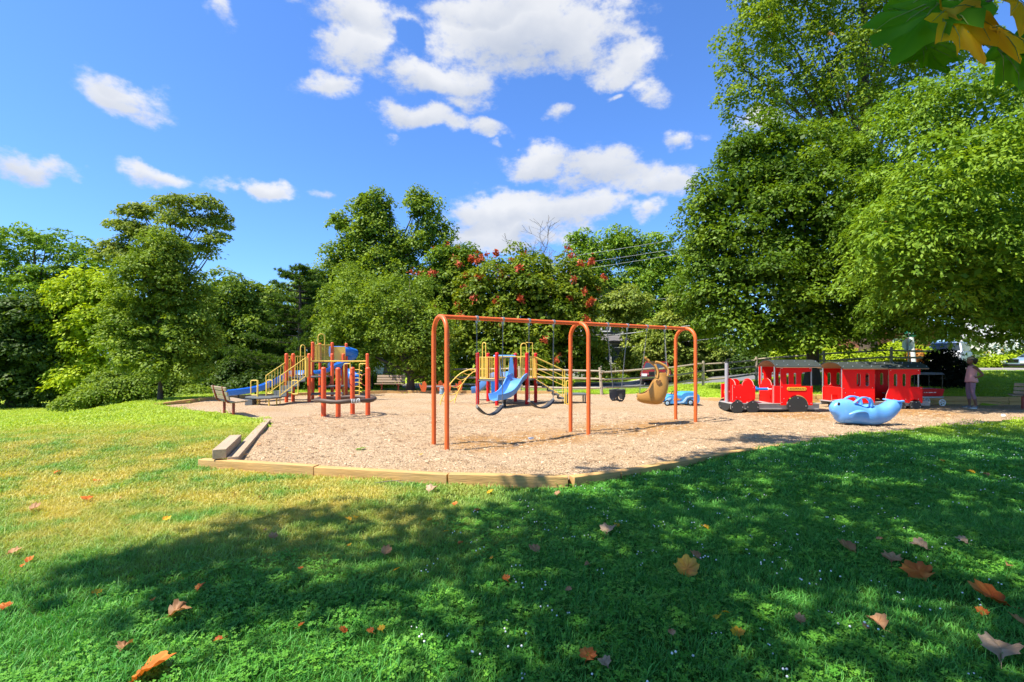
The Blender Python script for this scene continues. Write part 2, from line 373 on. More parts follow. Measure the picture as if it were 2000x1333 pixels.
# lawn soil / far grass
def lawn_colour(t, N, Lk, blades):
    """colour of the turf by place: straw-dry in the open front left, green elsewhere; the same for soil and blades"""
    geo = N('ShaderNodeNewGeometry'); sep = N('ShaderNodeSeparateXYZ'); Lk(geo.outputs['Position'], sep.inputs[0])
    def mr(src, a, b, c=0, d=1):
        n = N('ShaderNodeMapRange'); n.interpolation_type = 'SMOOTHSTEP'; Lk(src, n.inputs[0])
        for i, v in enumerate((a, b, c, d)): n.inputs[i + 1].default_value = v
        return n.outputs[0]
    def mul(a, b):
        n = N('ShaderNodeMath'); n.operation = 'MULTIPLY'; Lk(a, n.inputs[0])
        if hasattr(b, 'is_output'): Lk(b, n.inputs[1])
        else: n.inputs[1].default_value = b
        return n.outputs[0]
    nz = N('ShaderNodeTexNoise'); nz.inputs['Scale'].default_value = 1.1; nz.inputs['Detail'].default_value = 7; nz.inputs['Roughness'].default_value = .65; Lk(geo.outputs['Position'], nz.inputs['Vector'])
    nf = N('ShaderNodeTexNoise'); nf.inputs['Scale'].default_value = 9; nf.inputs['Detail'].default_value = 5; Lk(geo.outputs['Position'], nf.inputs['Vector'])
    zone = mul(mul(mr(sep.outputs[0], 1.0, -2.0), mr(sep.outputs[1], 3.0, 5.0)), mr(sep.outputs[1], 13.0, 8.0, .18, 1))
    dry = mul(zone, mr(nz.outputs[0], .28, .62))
    lush = mr(sep.outputs[1], 8.5, 11.0)
    def mixc(f, a, b):
        n = N('ShaderNodeMix'); n.data_type = 'RGBA'; Lk(f, n.inputs[0])
        for i, v in ((6, a), (7, b)):
            if hasattr(v, 'is_output'): Lk(v, n.inputs[i])
            else: n.inputs[i].default_value = (*v, 1)
        return n.outputs[2]
    if blades:
        oi = N('ShaderNodeObjectInfo')
        green = mixc(oi.outputs['Random'], (.045, .24, .036), (.155, .43, .072))
        lushc = mixc(nz.outputs[0], (.22, .37, .022), (.39, .50, .04))
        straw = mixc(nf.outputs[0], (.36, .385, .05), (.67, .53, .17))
    else:
        green = mixc(nf.outputs[0], (.018, .07, .008), (.06, .15, .018))
        lushc = mixc(nf.outputs[0], (.22, .36, .022), (.37, .48, .04))
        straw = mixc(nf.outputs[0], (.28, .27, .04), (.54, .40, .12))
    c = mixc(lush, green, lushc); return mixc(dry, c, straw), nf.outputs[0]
m, t, p, N, Lk = new_mat('lawn ground')
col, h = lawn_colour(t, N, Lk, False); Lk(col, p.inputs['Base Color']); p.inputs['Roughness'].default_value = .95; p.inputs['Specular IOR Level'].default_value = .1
nb = N('ShaderNodeTexNoise'); nb.inputs['Scale'].default_value = 45; nb.inputs['Detail'].default_value = 4
gp = N('ShaderNodeNewGeometry'); Lk(gp.outputs['Position'], nb.inputs['Vector'])
bp = N('ShaderNodeBump'); bp.inputs['Strength'].default_value = .9; bp.inputs['Distance'].default_value = .05; Lk(nb.outputs[0], bp.inputs['Height']); Lk(bp.outputs[0], p.inputs['Normal'])
M['lawn'] = m
m, t, p, N, Lk = new_mat('grass blades')
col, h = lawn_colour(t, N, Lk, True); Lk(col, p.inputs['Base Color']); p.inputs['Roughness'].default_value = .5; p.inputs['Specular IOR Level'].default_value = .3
tr = N('ShaderNodeBsdfTranslucent'); mx = N('ShaderNodeMix'); mx.data_type = 'RGBA'; mx.blend_type = 'MULTIPLY'; mx.inputs[0].default_value = 1; Lk(col, mx.inputs[6]); mx.inputs[7].default_value = (1.5, 1.4, .6, 1); Lk(mx.outputs[2], tr.inputs[0])
ms = N('ShaderNodeMixShader'); ms.inputs[0].default_value = .3; Lk(p.outputs[0], ms.inputs[1]); Lk(tr.outputs[0], ms.inputs[2]); Lk(ms.outputs[0], t.nodes['Material Output'].inputs[0])
M['blades'] = m

def axis(lo, hi, fine_lo, fine_hi, fine, coarse):
    a = list(np.arange(fine_lo, fine_hi + 1e-6, fine)); s = fine; v = a[0]
    left = []
    while v > lo: s = min(s * 1.25, coarse); v -= s; left.append(v)
    s = fine; v = a[-1]; right = []
    while v < hi: s = min(s * 1.25, coarse); v += s; right.append(v)
    return np.array(left[::-1] + a + right)
xs = axis(-400, 400, -14, 24, .22, 40); ys = axis(-60, 600, -1, 27, .22, 40)
tag(link('lawn', grid_mesh('lawn', xs, ys, terrain_z, M['lawn'])), kind='structure', label='sloping lawn round the playground, dry and yellow at front left')

# wood chips
m, t, p, N, Lk = new_mat('wood chips')
geo = N('ShaderNodeNewGeometry')
vo = N('ShaderNodeTexVoronoi'); vo.inputs['Scale'].default_value = 30; Lk(geo.outputs['Position'], vo.inputs['Vector'])
v2 = N('ShaderNodeTexVoronoi'); v2.inputs['Scale'].default_value = 75; Lk(geo.outputs['Position'], v2.inputs['Vector'])
ra = N('ShaderNodeValToRGB'); e = ra.color_ramp.elements; e[0].color = (.26, .16, .085, 1); e[1].color = (.82, .615, .40, 1); e.new(.45).color = (.56, .395, .24, 1)
sp = N('ShaderNodeSeparateColor'); Lk(v2.outputs['Color'], sp.inputs[0]); Lk(sp.outputs[0], ra.inputs[0])
nz = N('ShaderNodeTexNoise'); nz.inputs['Scale'].default_value = .55; nz.inputs['Detail'].default_value = 6; Lk(geo.outputs['Position'], nz.inputs['Vector'])
mr = N('ShaderNodeMapRange'); mr.inputs[1].default_value = .45; mr.inputs[2].default_value = .75; mr.inputs[4].default_value = .5; Lk(nz.outputs[0], mr.inputs[0])
# worn, orange-brown scrapes where feet drag under each swing (a real wear mark: the same from any side)
wear = None
for sx, sy, rr in [(-.35, 9.55, 1.0), (.75, 10.2, 1.0), (2.5, 11.2, 1.05), (3.7, 11.9, 1.0), (8.2, 14.0, 1.3), (12, 14.6, 1.4)]:
    d = N('ShaderNodeVectorMath'); d.operation = 'DISTANCE'; Lk(geo.outputs['Position'], d.inputs[0]); d.inputs[1].default_value = (sx, sy, 0)
    q = N('ShaderNodeMapRange'); q.interpolation_type = 'SMOOTHSTEP'; Lk(d.outputs['Value'], q.inputs[0]); q.inputs[1].default_value = rr * 1.5; q.inputs[2].default_value = rr * .45; q.inputs[4].default_value = .95
    if wear is None: wear = q.outputs[0]
    else:
        mxm = N('ShaderNodeMath'); mxm.operation = 'MAXIMUM'; Lk(wear, mxm.inputs[0]); Lk(q.outputs[0], mxm.inputs[1]); wear = mxm.outputs[0]
mn = N('ShaderNodeMath'); mn.operation = 'MAXIMUM'; Lk(mr.outputs[0], mn.inputs[0]); Lk(wear, mn.inputs[1])
mk = N('ShaderNodeMath'); mk.operation = 'MULTIPLY'; Lk(mn.outputs[0], mk.inputs[0])
n5 = N('ShaderNodeTexNoise'); n5.inputs['Scale'].default_value = 3.5; n5.inputs['Detail'].default_value = 6; Lk(geo.outputs['Position'], n5.inputs['Vector'])
m5 = N('ShaderNodeMapRange'); m5.inputs[1].default_value = .22; m5.inputs[2].default_value = .52; Lk(n5.outputs[0], m5.inputs[0]); Lk(m5.outputs[0], mk.inputs[1])
mx = N('ShaderNodeMix'); mx.data_type = 'RGBA'; Lk(mk.outputs[0], mx.inputs[0]); Lk(ra.outputs[0], mx.inputs[6])
mo = N('ShaderNodeMix'); mo.data_type = 'RGBA'; Lk(sp.outputs[1], mo.inputs[0]); mo.inputs[6].default_value = (.33, .16, .05, 1); mo.inputs[7].default_value = (.62, .35, .13, 1); Lk(mo.outputs[2], mx.inputs[7])
Lk(mx.outputs[2], p.inputs['Base Color']); p.inputs['Roughness'].default_value = .9; p.inputs['Specular IOR Level'].default_value = .15
bp = N('ShaderNodeBump'); bp.inputs['Strength'].default_value = .8; bp.inputs['Distance'].default_value = .03; Lk(v2.outputs['Distance'], bp.inputs['Height'])
b2 = N('ShaderNodeBump'); b2.inputs['Strength'].default_value = .6; b2.inputs['Distance'].default_value = .05; Lk(vo.outputs['Distance'], b2.inputs['Height']); Lk(bp.outputs[0], b2.inputs['Normal']); Lk(b2.outputs[0], p.inputs['Normal'])
M['chips'] = m
def mulch_z(x, y): return .018 * np.sin(x * 1.9 + np.sin(y * 1.4)) * np.sin(y * 1.6 + 1) + .012 * np.sin(x * 4.3 + y * 3.1) - .05 * np.exp(-((x + .35) ** 2 + (y - 9.55) ** 2)) - .05 * np.exp(-((x - .75) ** 2 + (y - 10.2) ** 2)) - .05 * np.exp(-((x - 2.5) ** 2 + (y - 11.2) ** 2))
def mulch_sheet():
    xs = np.arange(-12.6, 23.4, .2); ys = np.arange(6.2, 23.2, .2)
    X, Y = np.meshgrid(xs, ys); d = poly_sd(X, Y)
    # pull the fringe vertices onto the outline so that the edge is clean
    P = np.stack([X, Y], -1).reshape(-1, 2); dd = d.reshape(-1); n = len(MP); best = np.full(len(P), 1e9); near = P.copy()
    for i in range(n):
        a = MP[i]; b = MP[(i + 1) % n]; e = b - a; t = np.clip(((P - a) @ e) / (e @ e), 0, 1); q = a + t[:, None] * e; l = np.hypot(*(P - q).T)
        k = l < best; best[k] = l[k]; near[k] = q[k]
    out = dd > 0; P[out] = near[out]
    V = np.column_stack([P, mulch_z(P[:, 0], P[:, 1])]); nx = len(xs)
    i = np.arange(len(ys) - 1)[:, None] * nx + np.arange(nx - 1)[None, :]
    Q = np.stack([i, i + 1, i + 1 + nx, i + nx], -1).reshape(-1, 4); Q = Q[(dd[Q] < .0).any(1)]
    used = np.unique(Q); mp = np.full(len(V), -1); mp[used] = np.arange(len(used)); return np_mesh('wood_chip_bed', V[used], mp[Q], M['chips'], True)
tag(link('wood_chip_bed', mulch_sheet()), kind='structure', label='pale wood chip bed under the play equipment')

# road, driveway and pavement beyond the fence
M['asphalt'] = mat('worn asphalt', (.15, .15, .155), .9, var=.2, scale=1.5, bump=.4, bscale=90, dirt=.3, dirt_col=(.22, .21, .2))
M['concrete'] = mat('pale concrete', (.46, .42, .37), .9, var=.15, scale=2, bump=.3, bscale=70, dirt=.4, dirt_col=(.33, .3, .25))
def strip(name, pts, w0, w1, m, label, lift=.012, h=.0):
    rows = []
    P = [Vector(p) for p in pts]; Q = []
    for i in range(len(P) - 1):
        for k in range(8): Q.append(P[i].lerp(P[i + 1], k / 8))
    Q.append(P[-1])
    for i, q in enumerate(Q):
        tg = (Q[min(i + 1, len(Q) - 1)] - Q[max(i - 1, 0)]).normalized(); nn = Vector((-tg.y, tg.x)); row = []
        for k in range(7):
            a = q + nn * (w0 + (w1 - w0) * k / 6); row.append((a.x, a.y, float(lawn_z(a.x, a.y)) + lift))
        rows.append(row)
    b = MB(); b.grid(rows)
    if h:
        low = [[(x, y, z - h) for x, y, z in r] for r in rows]
        b.grid([[r[0] for r in rows], [r[0] for r in low]]); b.grid([[r[-1] for r in rows], [r[-1] for r in low]])
    return tag(b.build(name, m, sharp=0), label=label, kind='structure')
strip('road', [(-7, 25.3), (2, 25.6), (10, 27.8), (18, 28.6), (26, 26.8), (34, 23.5), (60, 16)], -.8, 4.6, M['asphalt'], 'grey asphalt road running behind the fence', .02)
strip('driveway', [(2, 31), (9, 33), (14, 34.5), (15, 48)], -1.2, 1.3, M['concrete'], 'pale concrete drive beyond the road', .03)
strip('kerb', [(-7, 30.0), (1.6, 30.35), (10, 32.6), (18, 33.4), (26, 31.6), (38, 27)], -.1, .1, M['concrete'], 'concrete kerb along the far side of the road', .13, .13)
strip('pavement', [(-6.5, 23.7), (0, 23.8), (2.6, 23.9)], -.55, .55, M['concrete'], 'concrete path beside the chip bed', .03)

# ---------------------------------------------------------------- timbers edging the bed
def timber_run(root, pts, off, z0, h, w, mt, lmax=2.4, seed=0):
    """squared timbers laid end to end along a line; each one a part of its own"""
    r = random.Random(seed)
    for i in range(len(pts) - 1):
        a = Vector(pts[i]); b = Vector(pts[i + 1]); L = (b - a).length; n = max(1, math.ceil(L / lmax)); d = (b - a) / L; nn = Vector((d.y, -d.x))
        for k in range(n):
            p0 = a + d * (L * k / n) + nn * off; p1 = a + d * (L * (k + 1) / n) + nn * off; l = (p1 - p0).length - .006
            zz = z0 + r.uniform(-.008, .008); c = (p0 + p1) / 2 + nn * r.uniform(-.006, .006)
            mb = MB(); mb.box((0, 0, 0), (l, w, h)); o = mb.build('timber', mt, root, bevel=.008)
            o.location = Vector((c.x, c.y, zz + h / 2)) - Vector(root.location); o.rotation_euler = (0, 0, math.atan2(d.y, d.x) + r.uniform(-.004, .004))
front = [MULCH[i] for i in range(0, 9)]
corner = front[0] + (front[0] - front[1]).normalized() * .62
root = thing('timber_border', 'low sawn timber edging along the front of the chip bed nearest the lawn', 'timber edging', (0, 7, 0))
timber_run(root, [corner] + front[1:], .08, -.14, .175, .135, M['timber'], seed=2)
root = thing('timber_border', 'weathered grey timber edging running back from the front left corner, stepped at its end', 'timber edging', (-5, 10, 0))
la = Vector((front[0].x - .02, front[0].y + .03)); lb = MULCH[-1]
timber_run(root, [lb + (la - lb).normalized() * .0, la], .08, -.10, .19, .16, M['timber_old'], lmax=2.6, seed=4)
dl = (lb - la).normalized(); nl = Vector((-dl.y, dl.x))
timber_run(root, [la + dl * 1.55 + nl * .12, la + nl * .12], .14, .06, .15, .19, M['timber_old'], lmax=2, seed=5)
root = thing('timber_border', 'low timber edging along the shaded back left of the chip bed', 'timber edging', (-8, 21, 0))
timber_run(root, [MULCH[i] for i in (22, 21, 20, 19, 18, 17, 16)][::-1] if False else [MULCH[i] for i in range(16, 23)], .08, -.08, .2, .14, M['timber'], seed=6)
root = thing('timber_border', 'stepped timber retaining wall behind the toy train', 'timber edging', (12, 18, 0))
back = [Vector((23, 16.2)), Vector((17.4, 16.9)), Vector((15.3, 17.2)), Vector((11.5, 18.2)), Vector((8.5, 18.5)), Vector((7.7, 19.0))]
timber_run(root, back, .08, -.06, .17, .15, M['timber'], seed=8)
timber_run(root, back[:5], .11, .115, .165, .15, M['timber'], seed=9)
timber_run(root, [Vector((7.7, 19.0)), Vector((7.2, 22.4))], .08, -.06, .13, .14, M['timber'], seed=10)
# ================================================================ trees and shrubs
GREENS = {
    'maple': [(.020, .052, .008), (.042, .096, .012), (.088, .160, .018)],
    'light': [(.038, .095, .014), (.070, .148, .022), (.115, .210, .034)],
    'mid': [(.036, .078, .016), (.070, .132, .022), (.120, .198, .032)],
    'dusty': [(.048, .086, .024), (.086, .142, .036), (.145, .205, .058)],
    'lime': [(.075, .145, .010), (.135, .225, .014), (.21, .31, .022)],
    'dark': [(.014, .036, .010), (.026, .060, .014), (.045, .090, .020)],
    'pine': [(.014, .042, .014), (.028, .070, .020), (.060, .115, .028)],
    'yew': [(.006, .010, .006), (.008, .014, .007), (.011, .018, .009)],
    'berry': [(.030, .065, .010), (.060, .110, .014), (.115, .165, .022)],
    'pale': [(.050, .095, .026), (.090, .150, .042), (.16, .22, .075)],
    'bloom': [(.20, .19, .02), (.34, .26, .02), (.42, .24, .015)],
}
for k, v in GREENS.items():
    if k not in ('yew', 'bloom'): v = [(r * 2.3, g * 1.85, b * 1.0) for r, g, b in v]
    M['leaf_' + k] = leaf_mat(k + ' foliage', v, .10 if k == 'yew' else .32)
M['leaf_red'] = leaf_mat('red seed bunches', [(.34, .05, .022), (.46, .085, .035), (.52, .14, .06)], .2)
M['leaf_rust'] = leaf_mat('rusty dying leaves', [(.28, .10, .02), (.40, .17, .03), (.36, .22, .05)], .3)

def rand_dirs(g, n):
    v = g.normal(size=(n, 3)); return v / np.linalg.norm(v, axis=1)[:, None]
def leaf_quads(g, pos, nrm, size, asp, tan=None, fold=.0):
    n = len(pos); nrm = nrm / np.linalg.norm(nrm, axis=1)[:, None]
    if tan is None: tan = rand_dirs(g, n)
    t = tan - nrm * (tan * nrm).sum(1)[:, None]; t /= np.linalg.norm(t, axis=1)[:, None] + 1e-9
    s = np.cross(nrm, t); L = (size * g.uniform(.65, 1.25, n))[:, None]; W = L * asp * .5
    V = np.stack([pos - t * L * .5, pos + s * W - t * L * .05 + nrm * L * fold, pos + t * L * .5, pos - s * W - t * L * .05 + nrm * L * fold], 1)
    return V.reshape(-1, 3)
def make_crown(name, lobes, n_leaves, size, mats, seed, clus=.55, per=70, flat=.5, asp=.6, up=.75, droop=.0, inner=.45, special=None, spec_frac=.0, spec_n=30, weep=0.0, core=.12):
    """leaves in tufts spread over the shells of several lobes: gaps between tufts, lit tops and shaded undersides"""
    g = np.random.default_rng(seed); lobes = np.array(lobes, float)
    ncl = max(8, n_leaves // per); wgt = (lobes[:, 3] * lobes[:, 5]); wgt /= wgt.sum()
    cen = []; out = []
    while len(cen) < ncl:
        k = g.choice(len(lobes), p=wgt); c = lobes[k, :3]; r = lobes[k, 3:6]; d = rand_dirs(g, 1)[0]
        rad = inner + (1 - inner) * g.random() ** .6; p = c + d * r * rad
        q = (p - lobes[:, :3]) / lobes[:, 3:6]; dist = np.sqrt((q * q).sum(1)); dist[k] = 9
        if dist.min() < .62 and g.random() < .85: continue
        cen.append(p); out.append(d * (1 / r)); 
    cen = np.array(cen); out = np.array(out); out /= np.linalg.norm(out, axis=1)[:, None]
    csz = clus * g.uniform(.55, 1.35, len(cen)); ctint = g.uniform(0, 1, len(cen))
    num = np.maximum(6, (per * (csz / clus) ** 2 * g.uniform(.6, 1.3, len(cen)))).astype(int); idx = np.repeat(np.arange(len(cen)), num); n = len(idx)
    ax = out * .65 + np.array([0, 0, .75]); ax /= np.linalg.norm(ax, axis=1)[:, None]
    o = rand_dirs(g, n); dt = (o * ax[idx]).sum(1); flip = dt < -.15; o[flip] -= 2 * dt[flip][:, None] * ax[idx][flip]
    rad = g.uniform(.35, 1.0, n) ** .5 * (1 + .25 * np.sin(o[:, 0] * 5 + cen[idx][:, 0] * 3) * np.sin(o[:, 1] * 5 + cen[idx][:, 2]))
    dr = o.copy(); o = o * rad[:, None]; o[:, 2] *= flat; o[:, 2] -= (o[:, 0] ** 2 + o[:, 1] ** 2) * .30 * (1 + droop)
    if weep: o[:, 2] -= np.abs(g.normal(size=n)) * weep
    pos = cen[idx] + o * csz[idx][:, None] * 1.15
    nrm = np.array([0, 0, 1.0]) * up * .7 + dr * .6 + g.normal(size=(n, 3)) * .36
    tan = dr + out[idx] * .5 + g.normal(size=(n, 3)) * .6 + np.array([0, 0, -droop])
    V = leaf_quads(g, pos, nrm, size, asp, tan, .06)
    tint = np.clip(.5 * ctint[idx] + .5 * g.random(n), 0, 1); mi = np.zeros(n, np.int32)
    if core:      # inner leaves close the heart of the crown
        nc = int(n_leaves * core); k = g.choice(len(lobes), nc, p=wgt); p2 = lobes[k, :3] + rand_dirs(g, nc) * lobes[k, 3:6] * (g.uniform(.05, .55, nc) ** .5)[:, None]
        V = np.vstack([V, leaf_quads(g, p2, g.normal(size=(nc, 3)) + [0, 0, .6], size * 1.5, min(.8, asp * 1.3))]); tint = np.concatenate([tint, g.random(nc) * .6]); mi = np.concatenate([mi, np.zeros(nc, np.int32)])
    if special is not None and spec_frac > 0:
        ns = int(len(cen) * spec_frac); sel = g.choice(len(cen), ns); up_b = sel[out[sel][:, 2] > -.35]
        p2 = cen[up_b] + out[up_b] * csz[up_b][:, None] * 1.15 + np.array([0, 0, .1]); i2 = np.repeat(np.arange(len(p2)), spec_n)
        pos2 = p2[i2] + g.normal(size=(len(i2), 3)) * clus * .15
        V2 = leaf_quads(g, pos2, g.normal(size=(len(i2), 3)) + out[up_b][i2], size * .8, .55)
        V = np.vstack([V, V2]); tint = np.concatenate([tint, g.random(len(i2))]); mi = np.concatenate([mi, np.ones(len(i2), np.int32)])
    n = len(tint); me = np_mesh(name, V, np.arange(4 * n).reshape(n, 4), mats)
    a = me.attributes.new('tint', 'FLOAT', 'FACE'); a.data.foreach_set('value', tint.astype(np.float32))
    me.polygons.foreach_set('material_index', mi)
    return me, cen
def make_trunk(name, mt, h, r, lobes, seed, cen=None, limbs=14, lean=(0, 0), fork=.3, base_flare=1.5, twigs=0):
    """tapered trunk with limbs that reach into the lobes of the crown"""
    g = np.random.default_rng(seed); b = MB(); pts = []; rad = []
    n = 10
    for i in range(n + 1):
        t = i / n; pts.append((lean[0] * t * h + .08 * h * .1 * math.sin(3 * t + seed), lean[1] * t * h + .03 * math.sin(4 * t), h * t - .15 * (i == 0)))
        rad.append(r * ((1 - t) ** .8 * .9 + .1) * (base_flare if i == 0 else 1.0))
    b.tube(pts, rad, 10); lobes = np.array(lobes, float)
    tg = [lobes[i % len(lobes), :3] + g.normal(size=3) * lobes[i % len(lobes), 3:6] * .3 for i in range(limbs)]
    if cen is not None and twigs: tg += [cen[g.integers(len(cen))] for _ in range(twigs)]
    for k, e in enumerate(tg):
        t0 = min(.96, max(fork, (e[2] / h) * g.uniform(.35, .7))); i = t0 * n; j = min(int(i), n - 1); s = np.array(pts[j]) + (np.array(pts[j + 1]) - np.array(pts[j])) * (i - j)
        r0 = (rad[j] * .55) * (1 if k < limbs else .45); mid = s + (e - s) * .5 + np.array([0, 0, .12 * np.linalg.norm(e - s)]) + g.normal(size=3) * .12
        P = []
        for q in range(7):
            u = q / 6; P.append((1 - u) ** 2 * s + 2 * u * (1 - u) * mid + u * u * e + g.normal(size=3) * .03 * (0 < q < 6))
        b.tube(P, [max(.008, r0 * (1 - .85 * q / 6)) for q in range(7)], 6)
    return b.mesh(name, mt, None, 60)
def tree(name, label, cat, loc, lobes, n, size, mats, seed, h=None, r=.2, bark='bark', group=None, limbs=12, twigs=0, lean=(0, 0), fork=.3, rz=0, **kw):
    t = thing(name, label, cat, (loc[0], loc[1], float(terrain_z(loc[0], loc[1]))) if len(loc) == 2 else loc, rz, group)
    mats = mats if isinstance(mats, list) else [mats]
    me, cen = make_crown('crown', lobes, n, size, mats, seed, **kw); cr = link('crown', me, t)
    if h: link('trunk', make_trunk('trunk', M[bark], h, r, lobes, seed + 1, cen, limbs, lean, fork, twigs=twigs), t)
    return t
def lobes_px(base, Y, items, depth=.8):
    """lobes given by centre and half size in the photograph, stood at distance Y (+dy), relative to the tree's base"""
    out = []
    for it in items:
        px, py, rx, ry = it[:4]; dy = it[4] if len(it) > 4 else 0
        c = PT(px, py, Y + dy); k = (Y + dy) / F; out.append((c.x - base[0], c.y - base[1], c.z - base[2], rx * k, rx * k * depth, ry * k))
    return out
def tree_px(name, label, cat, bx, Y, items, n, size, mats, seed, depth=.8, **kw):
    X = (bx - 1000) / F * Y; base = (X, Y, float(terrain_z(X, Y))); return tree(name, label, cat, base, lobes_px(base, Y, items, depth), n, size, mats, seed, **kw)
L = lambda k: M['leaf_' + k]

# --- the big trees on the right
tree_px('maple_tree', 'big dense dark green maple with a rounded crown behind the toy train', 'tree', 1588, 22.2,
    [(1520, 330, 130, 90), (1440, 430, 105, 120, -.6), (1560, 440, 130, 120, -1.2), (1660, 400, 110, 110), (1405, 560, 85, 95, -.4), (1500, 580, 110, 100, -2.0), (1620, 580, 110, 110, -1.8), (1710, 560, 90, 100), (1450, 640, 70, 55, -1.0), (1560, 650, 90, 40, -1.5), (1690, 635, 80, 32), (1450, 345, 70, 65, -.2), (1400, 440, 50, 70, -.2), (1480, 300, 60, 50, .3), (1590, 285, 90, 50, .5), (1390, 500, 60, 110, .6)],
    105000, .165, [L('maple'), M['leaf_rust']], 11, h=7.5, r=.30, fork=.22, limbs=18, twigs=20, clus=.60, per=190, flat=.62, special=True, spec_frac=.006, spec_n=16, depth=1.0)
tree_px('zelkova_tree', 'large light green drooping-leaved tree filling the right edge of the picture', 'tree', 2130, 17.0,
    [(1930, 220, 130, 100), (1820, 330, 120, 90, 1), (1960, 380, 140, 110, -.5), (1780, 440, 110, 80, .4), (1715, 345, 60, 60, 1.5), (1770, 240, 80, 60, 1.5), (1900, 500, 130, 90, -1), (1740, 540, 90, 60, 0), (2030, 520, 130, 110, -1), (1850, 610, 100, 55, -.6), (1960, 625, 105, 45, -.8), (2080, 300, 150, 140, 0), (2110, 600, 120, 80), (1700, 430, 60, 50, .8), (2010, 140, 90, 60, .5), (1770, 610, 60, 30, .2), (1850, 560, 110, 60, 4), (1960, 560, 110, 70, 4), (1750, 550, 80, 55, 4), (2040, 560, 110, 80, 5), (1800, 430, 110, 85, -2.4), (1910, 330, 120, 100, -3), (1725, 490, 70, 55, -2), (1960, 470, 110, 80, -3), (1830, 540, 100, 55, -2.2), (1950, 662, 50, 14, -.6)],
    128000, .165, [L('light'), M['leaf_rust']], 12, h=9, r=.36, fork=.2, limbs=18, twigs=16, clus=.62, per=135, flat=.42, asp=.42, droop=.7, special=True, spec_frac=.008, spec_n=12, depth=1.0)
tree_px('tulip_tree', 'very tall open-crowned tree with dark limbs and sky showing through, above the dense maple', 'tree', 1690, 30.0,
    [(1480, 70, 80, 75), (1560, 40, 90, 80, 1), (1640, 110, 90, 80, -1), (1470, 190, 70, 50), (1560, 190, 90, 60, 1), (1660, 200, 90, 70), (1740, 60, 90, 90), (1760, 180, 80, 80, 1), (1430, 130, 30, 40), (1600, -60, 130, 80), (1750, -80, 120, 90), (1500, -50, 80, 70), (1840, 60, 80, 90), (1700, -180, 130, 80)],
    62000, .20, [L('mid'), M['leaf_rust']], 13, h=25, r=.42, fork=.45, limbs=9, twigs=16, core=.02, clus=.50, per=36, flat=.7, asp=.7, inner=.25, special=True, spec_frac=.012, spec_n=12)
# --- middle
tree_px('red_seeded_maple', 'round maple hung with clusters of red seeds behind the red play tower', 'tree', 1030, 31.0,
    [(1040, 540, 90, 55), (970, 590, 80, 70, -1), (1060, 620, 90, 80, -1.5), (1120, 580, 55, 70), (940, 660, 70, 60, -1), (1010, 690, 80, 50, -2), (1100, 690, 75, 50, -1), (1160, 690, 40, 45, -.5), (1030, 730, 90, 30, 0), (910, 560, 40, 60, 1)],
    46000, .25, [L('berry'), L('red')], 21, h=8, r=.25, fork=.2, limbs=12, clus=.72, per=130, special=True, spec_frac=.42, spec_n=34, flat=.6)
tree_px('red_seeded_maple', 'smaller red-seeded maple at the left shoulder of the round one', 'tree', 862, 33.0,
    [(880, 530, 50, 50), (850, 590, 50, 70), (900, 520, 35, 40, 1), (840, 660, 55, 60, -1), (880, 690, 50, 50, -1), (830, 710, 45, 40, -1)],
    22000, .25, [L('maple'), L('red')], 22, h=8, r=.22, limbs=8, clus=.72, per=130, special=True, spec_frac=.20, spec_n=28, flat=.6)
tree_px('hornbeam_tree', 'bushy small-leaved green tree with a dark trunk behind the far park bench', 'tree', 803, 23.6,
    [(740, 600, 90, 55, 1), (650, 640, 50, 50, 3), (840, 640, 45, 50, 1), (690, 560, 55, 40, 3.5), (790, 570, 60, 45, 2.5), (700, 660, 80, 60, 1.8), (790, 640, 70, 60), (670, 700, 55, 40, 2.2), (750, 690, 70, 36, 1.5), (820, 690, 55, 50, -.2), (700, 585, 70, 35, 1.5), (850, 730, 40, 30, .2)],
    58000, .135, L('mid'), 23, h=4.5, r=.2, fork=.15, limbs=12, clus=.45, per=110, flat=.75)
tree_px('tall_poplar', 'tallest tree of the middle with two rounded heads against the blue sky', 'tree', 760, 46.0,
    [(712, 405, 26, 38), (745, 412, 28, 36), (722, 450, 40, 36), (668, 440, 22, 18), (650, 430, 12, 10), (690, 490, 45, 40), (815, 405, 12, 28), (832, 412, 24, 34), (835, 465, 38, 40), (868, 450, 10, 22), (770, 490, 45, 40), (660, 520, 40, 30), (740, 540, 90, 45), (876, 500, 14, 32), (630, 550, 40, 30), (610, 560, 26, 24), (850, 550, 45, 40), (740, 610, 130, 60), (640, 620, 60, 60), (850, 600, 60, 60), (600, 600, 40, 60)],
    60000, .30, L('mid'), 24, h=17, r=.4, limbs=18, twigs=20, clus=.85, per=95, flat=.85, inner=.35)
tree_px('bare_tree', 'leafless grey-brown tree top rising behind the round red-seeded maple', 'tree', 1030, 47.0, [(1030, 560, 60, 20)], 300, .3, L('berry'), 25)
tree_px('locust_tree', 'feathery light green trees with pale trunks beside the power lines', 'tree', 1180, 42.0,
    [(1150, 510, 40, 50), (1210, 480, 50, 40, 1), (1270, 500, 55, 50, 1), (1170, 570, 60, 55), (1250, 570, 70, 55, .6), (1310, 540, 45, 60, 1), (1200, 640, 70, 50), (1280, 640, 70, 50), (1130, 470, 22, 26), (1330, 620, 40, 60)],
    44000, .30, L('light'), 26, h=11, r=.22, bark='palebark', limbs=14, twigs=24, fork=.15, clus=.65, per=48, flat=.5, asp=.45, droop=.5, inner=.3)
